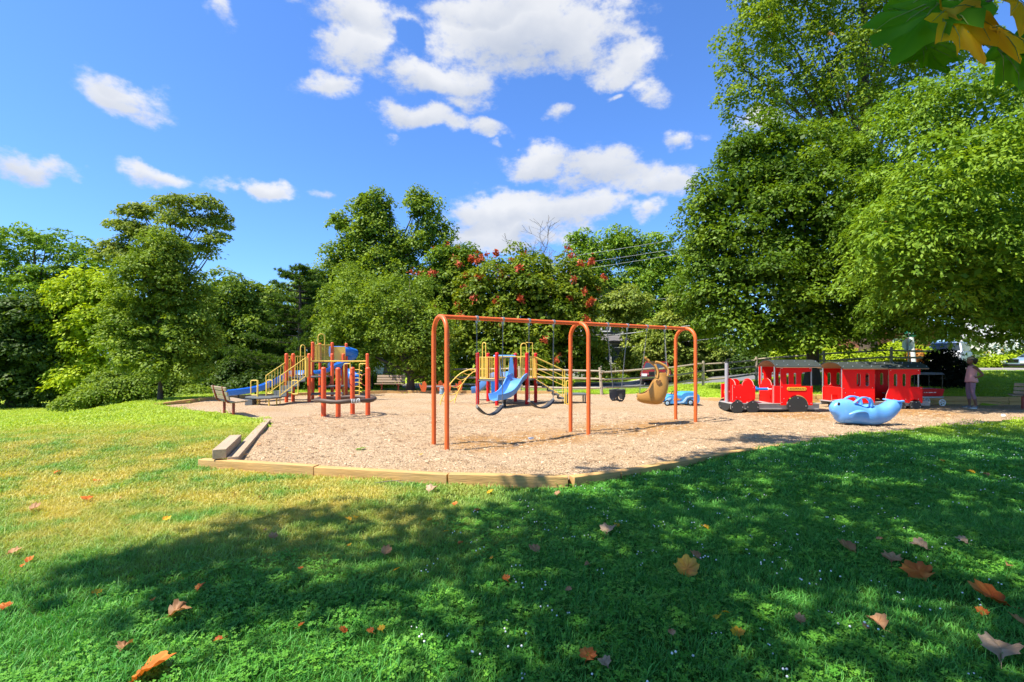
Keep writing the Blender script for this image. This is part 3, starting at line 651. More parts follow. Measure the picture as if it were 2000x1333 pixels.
tree_px('vine_covered_tree', 'pale grey-green vine-covered tree to the left of the dense maple', 'tree', 1345, 33.0,
    [(1330, 610, 45, 40), (1300, 660, 50, 50, -.5), (1360, 650, 45, 60), (1330, 700, 55, 30, -.6), (1270, 700, 32, 40, -.8), (1385, 690, 40, 40), (1228, 600, 42, 45, 2.5), (1245, 655, 24, 40, 2), (1190, 610, 30, 36, 3)],
    34000, .20, L('pale'), 27, h=5, r=.2, limbs=8, clus=.45, per=60)
# --- left
tree_px('honey_locust', 'tall open flat-topped locust showing dark branches against the sky at left', 'tree', 335, 40.0,
    [(262, 412, 26, 14), (240, 440, 30, 16), (300, 412, 40, 14, 1), (345, 395, 36, 12), (398, 398, 30, 16), (425, 428, 24, 14, 1), (420, 465, 26, 16), (360, 430, 45, 18), (280, 455, 45, 18), (330, 475, 40, 18), (395, 490, 26, 10), (225, 490, 35, 24), (280, 510, 50, 24)],
    22000, .30, L('dusty'), 31, h=14, r=.3, limbs=16, twigs=40, fork=.4, clus=.60, per=40, flat=.30, asp=.45, inner=.3, core=.03)
tree_px('locust_tree', 'light green feathery locust at the far left skyline', 'tree', 70, 42.0,
    [(40, 470, 60, 35), (110, 480, 50, 35), (150, 510, 40, 35), (20, 530, 70, 45), (100, 545, 60, 40), (-40, 480, 60, 50), (190, 530, 40, 35), (60, 600, 110, 60), (180, 590, 60, 60)],
    28000, .30, L('light'), 32, h=13, r=.28, limbs=14, twigs=30, fork=.35, clus=.65, per=48, flat=.35, asp=.45, inner=.3, core=.04)
tree_px('box_elder', 'yellow-green bushy tree with drooping tufts at left behind the lone slender tree', 'tree', 150, 29.0,
    [(165, 570, 60, 40), (130, 620, 45, 45), (190, 640, 60, 55, -.5), (130, 700, 45, 40), (170, 730, 50, 45, -.6), (215, 590, 45, 50), (110, 745, 30, 25)],
    36000, .24, L('lime'), 33, h=5, r=.2, limbs=10, clus=.7, per=120, flat=.45, asp=.45, droop=.6)
tree_px('dogwood_tree', 'lone slender tree with a brown trunk at the left end of the chip bed', 'tree', 314, 19.0,
    [(320, 490, 40, 45), (300, 560, 75, 55), (350, 570, 55, 55, .4), (270, 620, 60, 45), (340, 650, 75, 50), (270, 690, 60, 40, -.3), (350, 705, 60, 40, -.2), (310, 530, 60, 40), (230, 655, 30, 30), (385, 640, 26, 40)],
    42000, .125, L('mid'), 34, h=5.4, r=.085, fork=.2, limbs=14, twigs=16, clus=.40, per=100, flat=.55, asp=.55)
tree_px('hedge_tree', 'dark green mass of foliage at the far left edge above the mown lawn', 'tree', 20, 28.0,
    [(20, 640, 70, 60), (60, 700, 60, 55), (-30, 700, 70, 70), (20, 750, 80, 40), (90, 765, 40, 26), (60, 620, 50, 45)],
    34000, .22, L('dark'), 35, h=4, r=.2, limbs=6, clus=.5, per=80)
tree_px('linden_tree', 'broad yellow-green tree standing left of the dark pine', 'tree', 455, 29.0,
    [(440, 570, 55, 40), (410, 620, 50, 55), (480, 640, 55, 60), (430, 690, 65, 50, -.5), (390, 700, 45, 55), (480, 720, 55, 45, -.4), (510, 580, 40, 35, 1), (420, 750, 60, 30)],
    44000, .18, L('mid'), 36, h=6, r=.2, limbs=10, clus=.62, per=140)
tree_px('shrub', 'low leafy shrub under the lone slender tree at left', 'shrub', 250, 22.5,
    [(200, 770, 42, 20), (255, 760, 45, 26, .5), (150, 785, 30, 12), (300, 755, 35, 30, .8), (225, 745, 40, 22, 1.2), (370, 775, 40, 18, 1), (340, 760, 30, 28, 1.5)],
    26000, .13, L('mid'), 37, clus=.40, per=80)
# pine
def pine(loc, label, h, seed):
    g = np.random.default_rng(seed); t = thing('pine_tree', label, 'tree', (*loc, float(terrain_z(*loc)))); b = MB()
    b.tube([(0, 0, -.1), (.05, 0, h * .5), (0, .05, h)], [.2, .13, .02], 8); P = []; Nn = []; T = []
    z = 1.0
    while z < h - .15:
        rr = (1 - z / h) ** .75 * h * .5 + .3
        for k in range(g.integers(6, 9)):
            a = g.uniform(0, 6.28); l = rr * g.uniform(.6, 1.15); rise = l * g.uniform(.05, .35); pts = []
            for q in range(5):
                u = q / 4; pts.append((math.cos(a) * l * u, math.sin(a) * l * u, z + rise * u * u - .08 * u))
            b.tube(pts, [.035 * (1 - .8 * q / 4) for q in range(5)], 5)
            for q in range(int(7 + 6 * l)):
                u = g.uniform(.3, 1.02); c = np.array([math.cos(a) * l * u, math.sin(a) * l * u, z + rise * u * u - .08 * u]) + g.normal(size=3) * np.array([.16, .16, .05]) * (.5 + .5 * l * .4)
                for w in range(34):
                    d = g.normal(size=3) * .6 + np.array([math.cos(a) * .7, math.sin(a) * .7, .55]); d /= np.linalg.norm(d); P.append(c + d * .085); T.append(d)
        z += g.uniform(.28, .42)
    P = np.array(P); T = np.array(T); V = leaf_quads(g, P, np.cross(T, rand_dirs(g, len(P))) + [0, 0, .2], .21, .12, T)
    me = np_mesh('crown', V, np.arange(4 * len(P)).reshape(-1, 4), L('pine')); a = me.attributes.new('tint', 'FLOAT', 'FACE'); a.data.foreach_set('value', np.clip(g.normal(.5, .25, len(P)), 0, 1).astype(np.float32))
    link('crown', me, t); b.build('trunk', M['bark'], t, sharp=60)
pine(((585 - 1000) / F * 27.5, 27.5), 'dark shaggy pine with sparse tips against the sky behind the left play tower', 7.2, 41)
pine(((532 - 1000) / F * 31.5, 31.5), 'second darker pine half hidden to the left of the shaggy one', 6.4, 43)
pine(((618 - 1000) / F * 33, 33.0), 'third pine set back between the shaggy one and the tall twin-headed tree', 7.0, 44)
# bare top
bt = [o for o in C.objects if o.name.startswith('bare_tree')][0]
def bare(parent, seed):
    g = random.Random(seed); b = MB()
    def br(p, d, l, r, lev):
        pts = [p]; q = p; dd = d.copy()
        for i in range(4):
            dd = (dd + Vector((g.gauss(0, .12), g.gauss(0, .12), g.gauss(.03, .08)))).normalized(); q = q + dd * (l / 4); pts.append(q)
        b.tube(pts, [max(.012, r * (1 - .5 * i / 4)) for i in range(5)], 5 if lev < 2 else 3, caps=False)
        if lev < 6:
            for k in range(3 if lev else 5):
                i = g.randint(2, 4); nd = (dd + Vector((g.gauss(0, .55), g.gauss(0, .55), g.gauss(.1, .3)))).normalized(); br(pts[i], nd, l * g.uniform(.55, .8), r * .5, lev + 1)
    br(Vector((0, 0, 0)), Vector((0, 0, 1)), 6.6, .20, 0); br(Vector((0, 0, 5)), Vector((-.35, 0, 1)).normalized(), 4.5, .10, 1); br(Vector((0, 0, 5)), Vector((.4, 0, 1)).normalized(), 4.5, .10, 1)
    o = b.build('trunk', M['twig'], parent, sharp=0); return o
for ch in list(bt.children): bpy.data.objects.remove(ch)
bare(bt, 4); bt.scale = (1.3, 1.0, .77)
# fillers further back, as one far-off wood
def wood():
    lob = []; g = random.Random(3)
    for px in range(-500, 2600, 70):
        Y = g.uniform(52, 64); top = 585 + g.uniform(-25, 30); c = PT(px, top + 60, Y); k = Y / F
        lob.append((c.x, c.y, c.z, 60 * k, 50 * k, 70 * k)); c = PT(px + 30, 705, Y - 4); lob.append((c.x, c.y, c.z, 70 * k, 50 * k, 65 * k))
    me, _ = make_crown('distant_trees', lob, 70000, .55, [L('dark')], 51, clus=1.5, per=55, inner=.6)
    tag(link('distant_trees', me), 'far belt of trees closing the view beyond the road', None, None, 'stuff')
wood()
# shrubs beyond the fence
SHR = [
    ('flowering_shrub', 'yellow-green shrub with orange blossoms behind the red play tower', 1085, 27.6, [(1075, 738, 22, 14), (1095, 745, 20, 10)], 6000, .13, [L('lime'), L('bloom')], dict(special=True, spec_frac=.25, spec_n=14, clus=.25, per=40)),
    ('flowering_shrub', 'low bed of orange flowers by the grey house', 1175, 36, [(1180, 738, 30, 7), (1205, 737, 22, 6)], 5000, .14, [L('mid'), L('rust')], dict(special=True, spec_frac=.5, spec_n=18, clus=.3, per=40)),
    ('shrub', 'bright yellow-green bush seen through the arched ladder', 890, 29.0, [(885, 732, 32, 20), (915, 738, 26, 18), (850, 738, 22, 14)], 12000, .14, [L('lime')], dict(clus=.35, per=50)),
    ('shrub', 'yellowish bush beside the far park bench', 715, 27.5, [(722, 748, 34, 16), (755, 748, 28, 14), (690, 752, 30, 14)], 10000, .13, [L('lime')], dict(clus=.32, per=50)),
    ('flowering_shrub', 'bush with small white blossoms behind the split rail fence', 1340, 29.5, [(1330, 738, 30, 18), (1360, 742, 22, 12), (1310, 745, 20, 12)], 10000, .13, [L('pale')], dict(clus=.3, per=45)),
    ('shrub', 'round grey-green bush left of the red car', 1240, 37.0, [(1240, 700, 24, 26), (1262, 715, 24, 22), (1222, 715, 16, 16)], 12000, .18, [L('dusty')], dict(clus=.5, per=50)),
    ('shrub', 'yellow-green bush just behind the stop sign', 1745, 30.0, [(1740, 692, 50, 20), (1690, 700, 40, 14), (1780, 695, 34, 20, .5)], 16000, .15, [L('lime')], dict(clus=.4, per=50)),
    ('shrub', 'bright leafy bush seen under the dense maple', 1550, 29.0, [(1548, 695, 32, 18), (1620, 692, 40, 14, 1), (1650, 700, 26, 12)], 12000, .16, [L('lime')], dict(clus=.4, per=50)),
    ('shrub', 'long bank of yellow-green bushes beyond the road at the right edge', 1960, 33.0, [(1930, 710, 34, 16), (1965, 712, 34, 15), (2000, 705, 40, 20), (2050, 700, 50, 24), (1900, 716, 20, 10), (2110, 700, 50, 24)], 20000, .17, [L('lime'), L('bloom')], dict(special=True, spec_frac=.05, spec_n=14, clus=.42, per=50)),
    ('shrub', 'rusty-leaved shrub beside the white post', 1788, 28.5, [(1788, 700, 10, 24), (1782, 720, 8, 12)], 2500, .16, [L('rust')], dict(clus=.25, per=40)),
    ('yew_bush', 'very dark mound-shaped bush in deep shade behind the woman', 1842, 20.4, [(1842, 728, 40, 36), (1822, 742, 24, 30), (1862, 742, 26, 30), (1840, 700, 26, 16), (1842, 758, 44, 20)], 30000, .07, [L('yew')], dict(clus=.22, per=70, inner=.6, depth=.9)),
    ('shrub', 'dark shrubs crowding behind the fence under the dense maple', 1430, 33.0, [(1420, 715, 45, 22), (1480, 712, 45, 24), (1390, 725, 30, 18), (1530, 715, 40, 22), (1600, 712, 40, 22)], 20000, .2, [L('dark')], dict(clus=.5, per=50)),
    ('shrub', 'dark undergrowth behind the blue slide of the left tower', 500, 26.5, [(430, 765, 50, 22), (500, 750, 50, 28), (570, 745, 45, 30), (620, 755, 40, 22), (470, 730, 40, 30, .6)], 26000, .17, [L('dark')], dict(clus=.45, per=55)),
]
for i, (nm, lab, bx, Y, it, n, sz, ms_, kw) in enumerate(SHR):
    tree_px(nm, lab, 'shrub', bx, Y, it, n, sz, ms_, 100 + i, **kw)

# the tree that shades the foreground: trunk behind the camera on the right, crown overhead, twigs hanging into the top corner
def shade_tree():
    g = np.random.default_rng(77); base = np.array([3.2, -3.4, float(lawn_z(3.2, -3.4))])
    t = thing('sycamore_maple', 'tree overhead whose big green, yellow and brown leaves hang into the top right corner', 'tree', tuple(base))
    l = np.array(LIGHT)
    edge = np.array([(-6.3, 1.6), (-3.8, 3.55), (-2.6, 5.0), (-1.2, 5.75), (.5, 6.5), (2.0, 7.6), (4.2, 8.7), (6.5, 9.9), (9.0, 11.2), (13.5, 13.0), (20, 14.5)])
    flecks = [((-2.6, 2.75), .55), ((-1.5, 2.45), .5), ((-.6, 3.0), .3), ((.0, 2.5), .25), ((-.35, 4.7), .35), ((-1.25, 4.85), .3), ((1.55, 4.5), .35), ((1.05, 6.2), .5), ((2.3, 3.2), .28), ((1.9, 2.75), .2), ((4.4, 6.2), .3), ((8.2, 9.3), .5), ((-3.4, 3.0), .4), ((-.2, 6.0), .45), ((3.3, 8.6), .35)]
    cen = []
    while len(cen) < 4200:
        x = g.uniform(-7, 20); y = g.uniform(-3, 14.6); lim = np.interp(x, edge[:, 0], edge[:, 1]) + .35 * math.sin(x * 2.3) + .2 * math.sin(x * 5.1 + 1)
        patch = ((x - 5.9) / 1.7) ** 2 + ((y - 9.65 - .1 * math.sin(x * 3)) / .45) ** 2 < 1
        if y > lim - .25 and not patch: continue
        if x < -.35 and y < 2.78 + .12 * math.sin(x * 5): continue
        if any(math.hypot(x - a, (y - b)) < r * 1.05 for (a, b), r in flecks): continue
        if g.random() < .03 * (1 + math.sin(x * 1.9) * math.sin(y * 2.2)): continue
        zt_ = g.uniform(6.5, 9.0 + max(0, y) * .55); k = (zt_ - float(0)) / -l[2]; p = np.array([x, y, 0.0]) - l * k
        if p[1] > .3 and p[2] < HC + .80 * p[1] + .8: continue        # the crown hangs above the view
        cen.append(p)
    cen = np.array(cen); idx = np.repeat(np.arange(len(cen)), 21); n = len(idx)
    pos = cen[idx] + g.normal(size=(n, 3)) * [.20, .20, .12]; nrm = g.normal(size=(n, 3)) * .45 + [0, 0, 1]
    V = leaf_quads(g, pos - base, nrm, .17, .85); me = np_mesh('crown', V, np.arange(4 * n).reshape(-1, 4), L('mid')); a = me.attributes.new('tint', 'FLOAT', 'FACE'); a.data.foreach_set('value', g.random(n).astype(np.float32)); link('crown', me, t)
    b = MB(); top = np.array([.6, .8, 8.5]); b.tube([(0, 0, -.2), (.05, 0, 1.5), (.0, .1, 3.2), (-.2, .3, 5.5), (-.4, .6, 8.0), (-.6, .8, 10)], [.55, .36, .33, .26, .18, .08], 12)
    for k in range(26):
        e = cen[g.integers(len(cen))] - base; s = np.array([-.1, .2, g.uniform(3.5, 7.5)]); m_ = (s + e) / 2 + [0, 0, .8]
        b.tube([(1 - u) ** 2 * s + 2 * u * (1 - u) * m_ + u * u * e for u in np.linspace(0, 1, 7)], [.11 * (1 - .85 * u) for u in np.linspace(0, 1, 7)], 6)
    # hanging twig near the lens
    tip = [PT(2240, -330, 1.9), PT(2080, -110, 1.55), PT(1960, -10, 1.35), PT(1880, 25, 1.28)]
    b.tube([Vector(cen[np.argmin(np.linalg.norm(cen - np.array(tip[0]), axis=1))]) - Vector(base)] + [q - Vector(base) for q in tip], [.02, .008, .006, .004, .003], 6)
    b.build('trunk', M['bark'], t, sharp=60)
    return t
SHADE = shade_tree()
# ================================================================ fence, houses, cars, signs, wires
def gz(x, y): return float(terrain_z(x, y))
root = thing('split_rail_fence', 'weathered split rail fence of posts and three rails between the chip bed and the road', 'fence', (10, 25, 0))
FP = [(-3.2, 24.6), (.4, 22.9), (4.15, 22.3), (7.1, 23.8), (10.0, 25.3), (13.2, 26.1), (16.4, 25.4), (19.3, 24.6), (21.7, 24.0)]
rf = random.Random(6); tops = []
for i, (x, y) in enumerate(FP):
    z = gz(x, y); hh = 1.32 + rf.uniform(-.05, .08); b = MB(); tl = (rf.uniform(-.05, .05), rf.uniform(-.04, .04)) if i != 2 else (-.10, .02)
    b.tube([(0, 0, -.1), (tl[0] * .6, tl[1] * .6, hh * .6), (tl[0], tl[1], hh)], [.075, .068, .06], 7); o = b.build('post', M['rail'], root, sharp=30); o.location = Vector((x, y, z)) - root.location
for i in range(len(FP) - 1):
    a = FP[i]; c = FP[i + 1]
    for k, h in enumerate((.36, .76, 1.14)):
        b = MB(); p0 = Vector((a[0], a[1], gz(*a) + h + rf.uniform(-.05, .05))); p1 = Vector((c[0], c[1], gz(*c) + h + rf.uniform(-.05, .05))); d = (p1 - p0).normalized()
        mid = (p0 + p1) / 2 + Vector((0, 0, rf.uniform(-.05, .01)))
        b.tube([p0 - d * .12, p0 + d * .3, mid, p1 - d * .3, p1 + d * .12], [.025, .05, .056, .05, .025], 6); b.build('rail', M['rail'], root, world=True, sharp=25)

M['siding_grey'] = mat('grey clapboard', (.115, .14, .145), .8, var=.12)
M['siding_white'] = mat('white clapboard', (.66, .67, .66), .7, var=.06)
M['roof'] = mat('grey shingles', (.13, .12, .12), .9, var=.3, scale=12, bump=.4)
M['trim'] = mat('white trim paint', (.72, .72, .70), .6, var=.05)
M['pane'] = mat('window glass', (.04, .05, .06), .06, var=.3, scale=1)
def wall_boards(b, c, w, h, d):      # clapboards: courses of lapped boards on the front, plain box behind
    b.box((c[0], c[1] + .03, c[2] + h / 2), (w, d, h)); n = int(h / .16)
    for k in range(n):
        z = c[2] + h * (k + .5) / n; b.box((c[0], c[1] - d / 2 + .02, z), (w, .05, h / n * .96), (R(7), 0, 0))
def window(parent, c, w, h, bars=1):
    f = MB(); t = .09
    for sx in (-1, 1): f.box((c[0] + sx * (w / 2 + t / 2), c[1], c[2]), (t, .12, h + 2 * t))
    for sz in (-1, 1): f.box((c[0], c[1], c[2] + sz * (h / 2 + t / 2)), (w, .12, t))
    f.box((c[0], c[1] + .01, c[2]), (w, .07, .05))
    for k in range(1, bars + 1): f.box((c[0] - w / 2 + w * k / (bars + 1), c[1] + .01, c[2]), (.035, .06, h))
    o = f.build('window', M['trim'], parent, sharp=0); g = MB(); g.box((c[0], c[1] + .045, c[2]), (w, .02, h)); g.build('pane', M['pane'], o, sharp=0); return o
def gable_roof(b, c, w, d, h, over=.35):
    x0, x1 = c[0] - w / 2 - over, c[0] + w / 2 + over; y0, y1 = c[1] - d / 2 - over, c[1] + d / 2 + over; z = c[2]; t = .16
    for dz in (0,):
        b.add([(x0, y0, z), (x1, y0, z), (x1, c[1], z + h), (x0, c[1], z + h), (x0, y0, z + t), (x1, y0, z + t), (x1, c[1], z + h + t), (x0, c[1], z + h + t)], [(0, 1, 2, 3), (7, 6, 5, 4), (0, 4, 5, 1), (0, 3, 7, 4), (1, 5, 6, 2), (3, 2, 6, 7)])
        b.add([(x0, y1, z), (x1, y1, z), (x1, c[1] + .002, z + h), (x0, c[1] + .002, z + h), (x0, y1, z + t), (x1, y1, z + t), (x1, c[1] + .002, z + h + t), (x0, c[1] + .002, z + h + t)], [(3, 2, 1, 0), (4, 5, 6, 7), (1, 5, 4, 0), (4, 7, 3, 0), (2, 6, 5, 1), (7, 6, 2, 3)])
# grey house with a white porch
Yh = 39.0; cx = (1185 - 1000) / F * Yh
h = thing('grey_house', 'grey clapboard house with a white porch half hidden by trees behind the bucket swing', 'house', (cx, Yh, gz(cx, Yh)))
b = MB(); wall_boards(b, (-1.5, 3.5, 0), 6.0, 6.4, 5); b.build('wall', M['siding_grey'], h, sharp=0)
b = MB(); gable_roof(b, (-1.5, 3.5, 6.4), 6.0, 5, 2.0); b.build('roof', M['roof'], h, sharp=0)
b = MB(); b.box((1.52, .93, 3.2), (.16, .16, 6.4)); b.build('corner_board', M['trim'], h)
window(h, (.1, .93, 4.6), .62, 1.25, 0); window(h, (-2.4, .93, 4.6), .8, 1.3, 0); window(h, (-.4, .93, 1.9), 1.0, 1.4, 1)
po = MB(); po.box((-.6, -.1, .35), (4.4, 2.0, .2)); po = po.build('porch', M['trim'], h, sharp=0)
for x in (-2.7, -1.3, .1, 1.5): b = MB(); b.box((x, -1.0, 1.65), (.13, .13, 2.4)); b.build('column', M['trim'], po)
b = MB(); b.box((-.6, -1.05, 1.30), (4.3, .06, .07))
for k in range(30): b.box((-2.7 + k * .146, -1.05, .86), (.075, .03, .86))
b.build('railing', M['trim'], po, sharp=0)
b = MB(); b.box((-.6, -.15, 2.95), (4.8, 2.3, .18)); b.add([(-3.1, -1.4, 3.05), (1.9, -1.4, 3.05), (1.9, .95, 3.7), (-3.1, .95, 3.7), (-3.1, .95, 3.05), (1.9, .95, 3.05)], [(0, 1, 2, 3), (0, 3, 4), (1, 5, 2), (0, 4, 5, 1)]); b.build('porch_roof', M['roof'], po, sharp=0)
# white house at the right edge
Yw = 46.0; cx = (2010 - 1000) / F * Yw
h = thing('white_house', 'white clapboard house peeping between leaves at the right edge', 'house', (cx, Yw, gz(cx, Yw) + .9))
b = MB(); wall_boards(b, (0, 2.5, -1), 4.2, 5.2, 5); b.build('wall', M['siding_white'], h, sharp=0); b = MB(); gable_roof(b, (0, 2.5, 4.2), 4.2, 5, 1.8); b.build('roof', M['roof'], h, sharp=0)
window(h, (-.75, -.06, 1.25), .75, 1.0, 1); window(h, (1.0, -.06, 1.25), .75, 1.0, 1)
Yw = 47.0; cx = (730 - 1000) / F * Yw
h = thing('white_house', 'white house corner glimpsed behind the bushy tree left of the swings', 'house', (cx, Yw, gz(cx, Yw)))
b = MB(); wall_boards(b, (-1.5, 2.5, 0), 5, 3.0, 5); b.build('wall', M['siding_white'], h, sharp=0); b = MB(); gable_roof(b, (-1.5, 2.5, 3.0), 5, 5, 1.9); b.build('roof', M['roof'], h, sharp=0); window(h, (-.2, -.06, 1.6), .8, 1.1, 1)
Yw = 50.0; cx = (1745 - 1000) / F * Yw
h = thing('brick_house', 'low brick house with a pale roof seen beyond the bushes over the train roof', 'house', (cx, Yw, gz(cx, Yw) + .5))
M['brick'] = mat('red brick', (.30, .10, .06), .9, var=.25, scale=10)
b = MB(); b.box((0, 2.5, 1.5), (9, 5, 3)); b.build('wall', M['brick'], h, sharp=0); b = MB(); gable_roof(b, (0, 2.5, 3.0), 9, 5, 2.0); b.build('roof', M['roof'], h, sharp=0); window(h, (-2.5, -.05, 1.6), 1.1, 1.2, 1); window(h, (0.5, -.05, 1.6), 1.1, 1.2, 1)

# parked vehicles: shaped body, glasshouse, wheels, lights
def vehicle(name, label, cat, loc, rz, paint, suv=True, L_=4.5, W_=1.8, H_=1.65, group='vehicles parked along the road'):
    t = thing(name, label, cat, loc, rz, group); hl = L_ / 2
    if suv: prof = [(-hl, .35), (-hl, .95), (-hl + .1, 1.02), (-hl + .95, 1.08), (hl - .12, 1.05), (hl, .9), (hl, .35)]; cab = [(-hl + .9, 1.06), (-hl + 1.5, H_ - .04), (-hl + 1.75, H_), (hl - .35, H_ - .03), (hl - .12, 1.06)]
    else: prof = [(-hl, .32), (-hl, .68), (-hl + .2, .78), (-hl + 1.1, .90), (hl - .6, .95), (hl - .05, .88), (hl, .4)]; cab = [(-hl + 1.0, .88), (-hl + 1.75, H_ - .04), (-hl + 2.1, H_), (hl - 1.2, H_ - .03), (hl - .4, .93)]
    def shell(p, w0, w1, zlo, zhi):
        b = MB(); rows = []
        for s in (-1, -.93, .93, 1):
            rows.append([(x * (1 if abs(s) < 1 else .985), s * (w0 + (w1 - w0) * (z - zlo) / (zhi - zlo)) / 2, z) for x, z in p])
        b.loft(rows); return b
    shell(prof, W_, W_ * .97, .3, 1.1).build('body', paint, t, bevel=.03)
    shell([(x, z) for x, z in cab], W_ * .93, W_ * .76, cab[0][1], H_).build('cabin', paint, t, bevel=.03)
    zc = (cab[0][1] + H_) / 2
    for s in (-1, 1):
        b = MB(); y0 = s * W_ * .93 / 2; y1 = s * W_ * .78 / 2; z0 = cab[0][1] + .05; z1 = H_ - .1; xs_ = np.linspace(cab[0][0] + .35, cab[-1][0] - .15, 4)
        for k in range(3):
            xa, xb = xs_[k] + .03, xs_[k + 1] - .03; sh = .28 if k == 0 else .05
            b.add([(xa, y0 + s * .012, z0), (xb, y0 + s * .012, z0), (xb - (.1 if k == 2 else 0), y1 + s * .02, z1), (xa + sh, y1 + s * .02, z1)], [(0, 1, 2, 3)])
        b.build('side_window', M['glass'], t, sharp=0)
    for e, nm in ((0, 'windscreen'), (-1, 'rear_window')):
        (xa, za), (xb, zb) = (cab[0], cab[1]) if e == 0 else (cab[-1], cab[-2]); d = -.012 if e == 0 else .012
        pa = (xa + (xb - xa) * .12 + d * 1.5, za + (zb - za) * .12); pb = (xa + (xb - xa) * .9 + d * 1.5, za + (zb - za) * .9)
        b = MB(); b.add([(pa[0], -W_ * .41, pa[1]), (pa[0], W_ * .41, pa[1]), (pb[0], W_ * .35, pb[1]), (pb[0], -W_ * .35, pb[1])], [(0, 1, 2, 3)]); b.build(nm, M['glass'], t, sharp=0)
    for x in (-hl + .85, hl - .85):
        for s in (-1, 1):
            b = MB(); b.cyl((x, s * (W_ / 2 - .2), .33), (x, s * (W_ / 2 + .015), .33), .33, 18); w = b.build('wheel', M['rubber'], t, bevel=.02); b = MB(); b.cyl((x, s * (W_ / 2 + .01), .33), (x, s * (W_ / 2 + .025), .33), .20, 14); b.build('rim', M['chrome'], w)
    for s in (-1, 1):
        b = MB(); b.box((-hl - .005, s * W_ * .36, .74 if suv else .62), (.06, .32, .15)); b.build('headlight', M['white'], t, bevel=.015)
        b = MB(); b.box((hl + .0, s * W_ * .42, .85), (.06, .16, .2)); b.build('tail_light', M['red'], t, bevel=.01)
    b = MB(); b.box((-hl - .03, 0, .42), (.12, W_ * .92, .16)); b.build('bumper', M['chrome'] if suv else M['black'], t, bevel=.03)
    b = MB(); b.box((-hl - .01, 0, .72), (.05, W_ * .42, .2))
    for k in range(4): b.box((-hl - .04, 0, .65 + k * .045), (.02, W_ * .42, .018))
    b.build('grille', M['black'], t, sharp=0); return t
M['carred'] = mat('dark red car paint', (.15, .007, .012), .25, var=.08); M['carwhite'] = mat('white car paint', (.70, .71, .73), .25, var=.04); M['carsilver'] = mat('silver blue car paint', (.28, .38, .50), .25, .3, var=.06)
p = PT(1282, 760, 30.5); vehicle('parked_car', 'dark red car parked beyond the fence behind the tan swing seat', 'car', (p.x * 30.2 / 30.5, 30.2, gz(p.x, 30.2) - .12), R(72), M['carred'], False, 4.3, 1.75, 1.42)
p = PT(1845, 0, 33); vehicle('parked_van', 'pale parked van showing between the white post and the dark mound bush', 'van', (p.x - .2, 32.5, gz(p.x, 32.5) + .1), R(40), M['carwhite'], True, 4.8, 1.9, 1.75)
p = PT(2012, 0, 31); vehicle('parked_car', 'silver blue car nose at the right edge beyond the road', 'car', (p.x + 1.6, 31.5, gz(p.x, 31.5) - .15), R(0), M['carsilver'], False, 4.4, 1.75, 1.4)
p = PT(1110, 0, 40); vehicle('parked_car', 'white car far off behind the middle swing arch', 'car', (p.x, 36.5, gz(p.x, 40)), R(8), M['carwhite'], False, 4.4, 1.75, 1.4)

# blue bin in the shade
p = PT(1456, 0, 34); t = thing('recycling_bin', 'blue bin in the dark shade behind the fence', 'bin', (p.x, 34, gz(p.x, 34) + .1)); t.scale = (.8, .8, .95)
b = MB(); b.loft([[(-.26, -.26, 0), (.26, -.26, 0), (.26, .26, 0), (-.26, .26, 0)], [(-.32, -.32, .95), (.32, -.32, .95), (.32, .32, .95), (-.32, .32, .95)]]); b.build('body', M['deepblue'], t, bevel=.03, sharp=30); b = MB(); b.box((0, 0, 1.0), (.7, .7, .08)); b.build('lid', M['deepblue'], t, bevel=.03)

# stop sign seen from the back, street name plates
Ys = 25.8; p = PT(1775, 0, Ys); x = p.x; z0 = gz(x, Ys); zc = PT(1775, 674, Ys).z
t = thing('stop_sign', 'grey back of an octagonal road sign with green street plates above the train roof', 'road sign', (x, Ys, z0))
b = MB(); b.cyl((-.02, 0, -.1), (-.02, 0, zc - z0 + .75), .03, 8); b.build('post', M['galv'], t)
b = MB(); q = [(.34 * math.cos(R(22.5 + 45 * k)), .34 * math.sin(R(22.5 + 45 * k))) for k in range(8)]; b.prism(q, .012, (0, .05, zc - z0)); b.build('sign_plate', M['galv'], t)
M['signgreen'] = mat('green sign face', (.01, .25, .13), .4, var=.08)
b = MB(); b.box((.16, 0, zc - z0 + .50), (.62, .012, .17)); o = b.build('street_plate', M['signgreen'], t)
b = MB(); b.box((.0, .0, zc - z0 + .70), (.012, .6, .17)); b.build('street_plate', M['signgreen'], t)
Ys = 27.5; p = PT(1783, 0, Ys); x = p.x; z0 = gz(x, Ys)
t = thing('white_post', 'leaning white post beside the back of the octagonal sign', 'post', (x, Ys, z0)); b = MB(); b.tube([(.10, 0, -.1), (-.02, 0, 1.2), (-.12, 0, 2.4)], [.12, .11, .10], 10); b.build('shaft', M['white'], t, sharp=60)
b = MB(); b.tube([(-.12, 0, 2.4), (-.13, 0, 2.5)], [.11, .07], 10); b.build('cap', M['galv'], t)

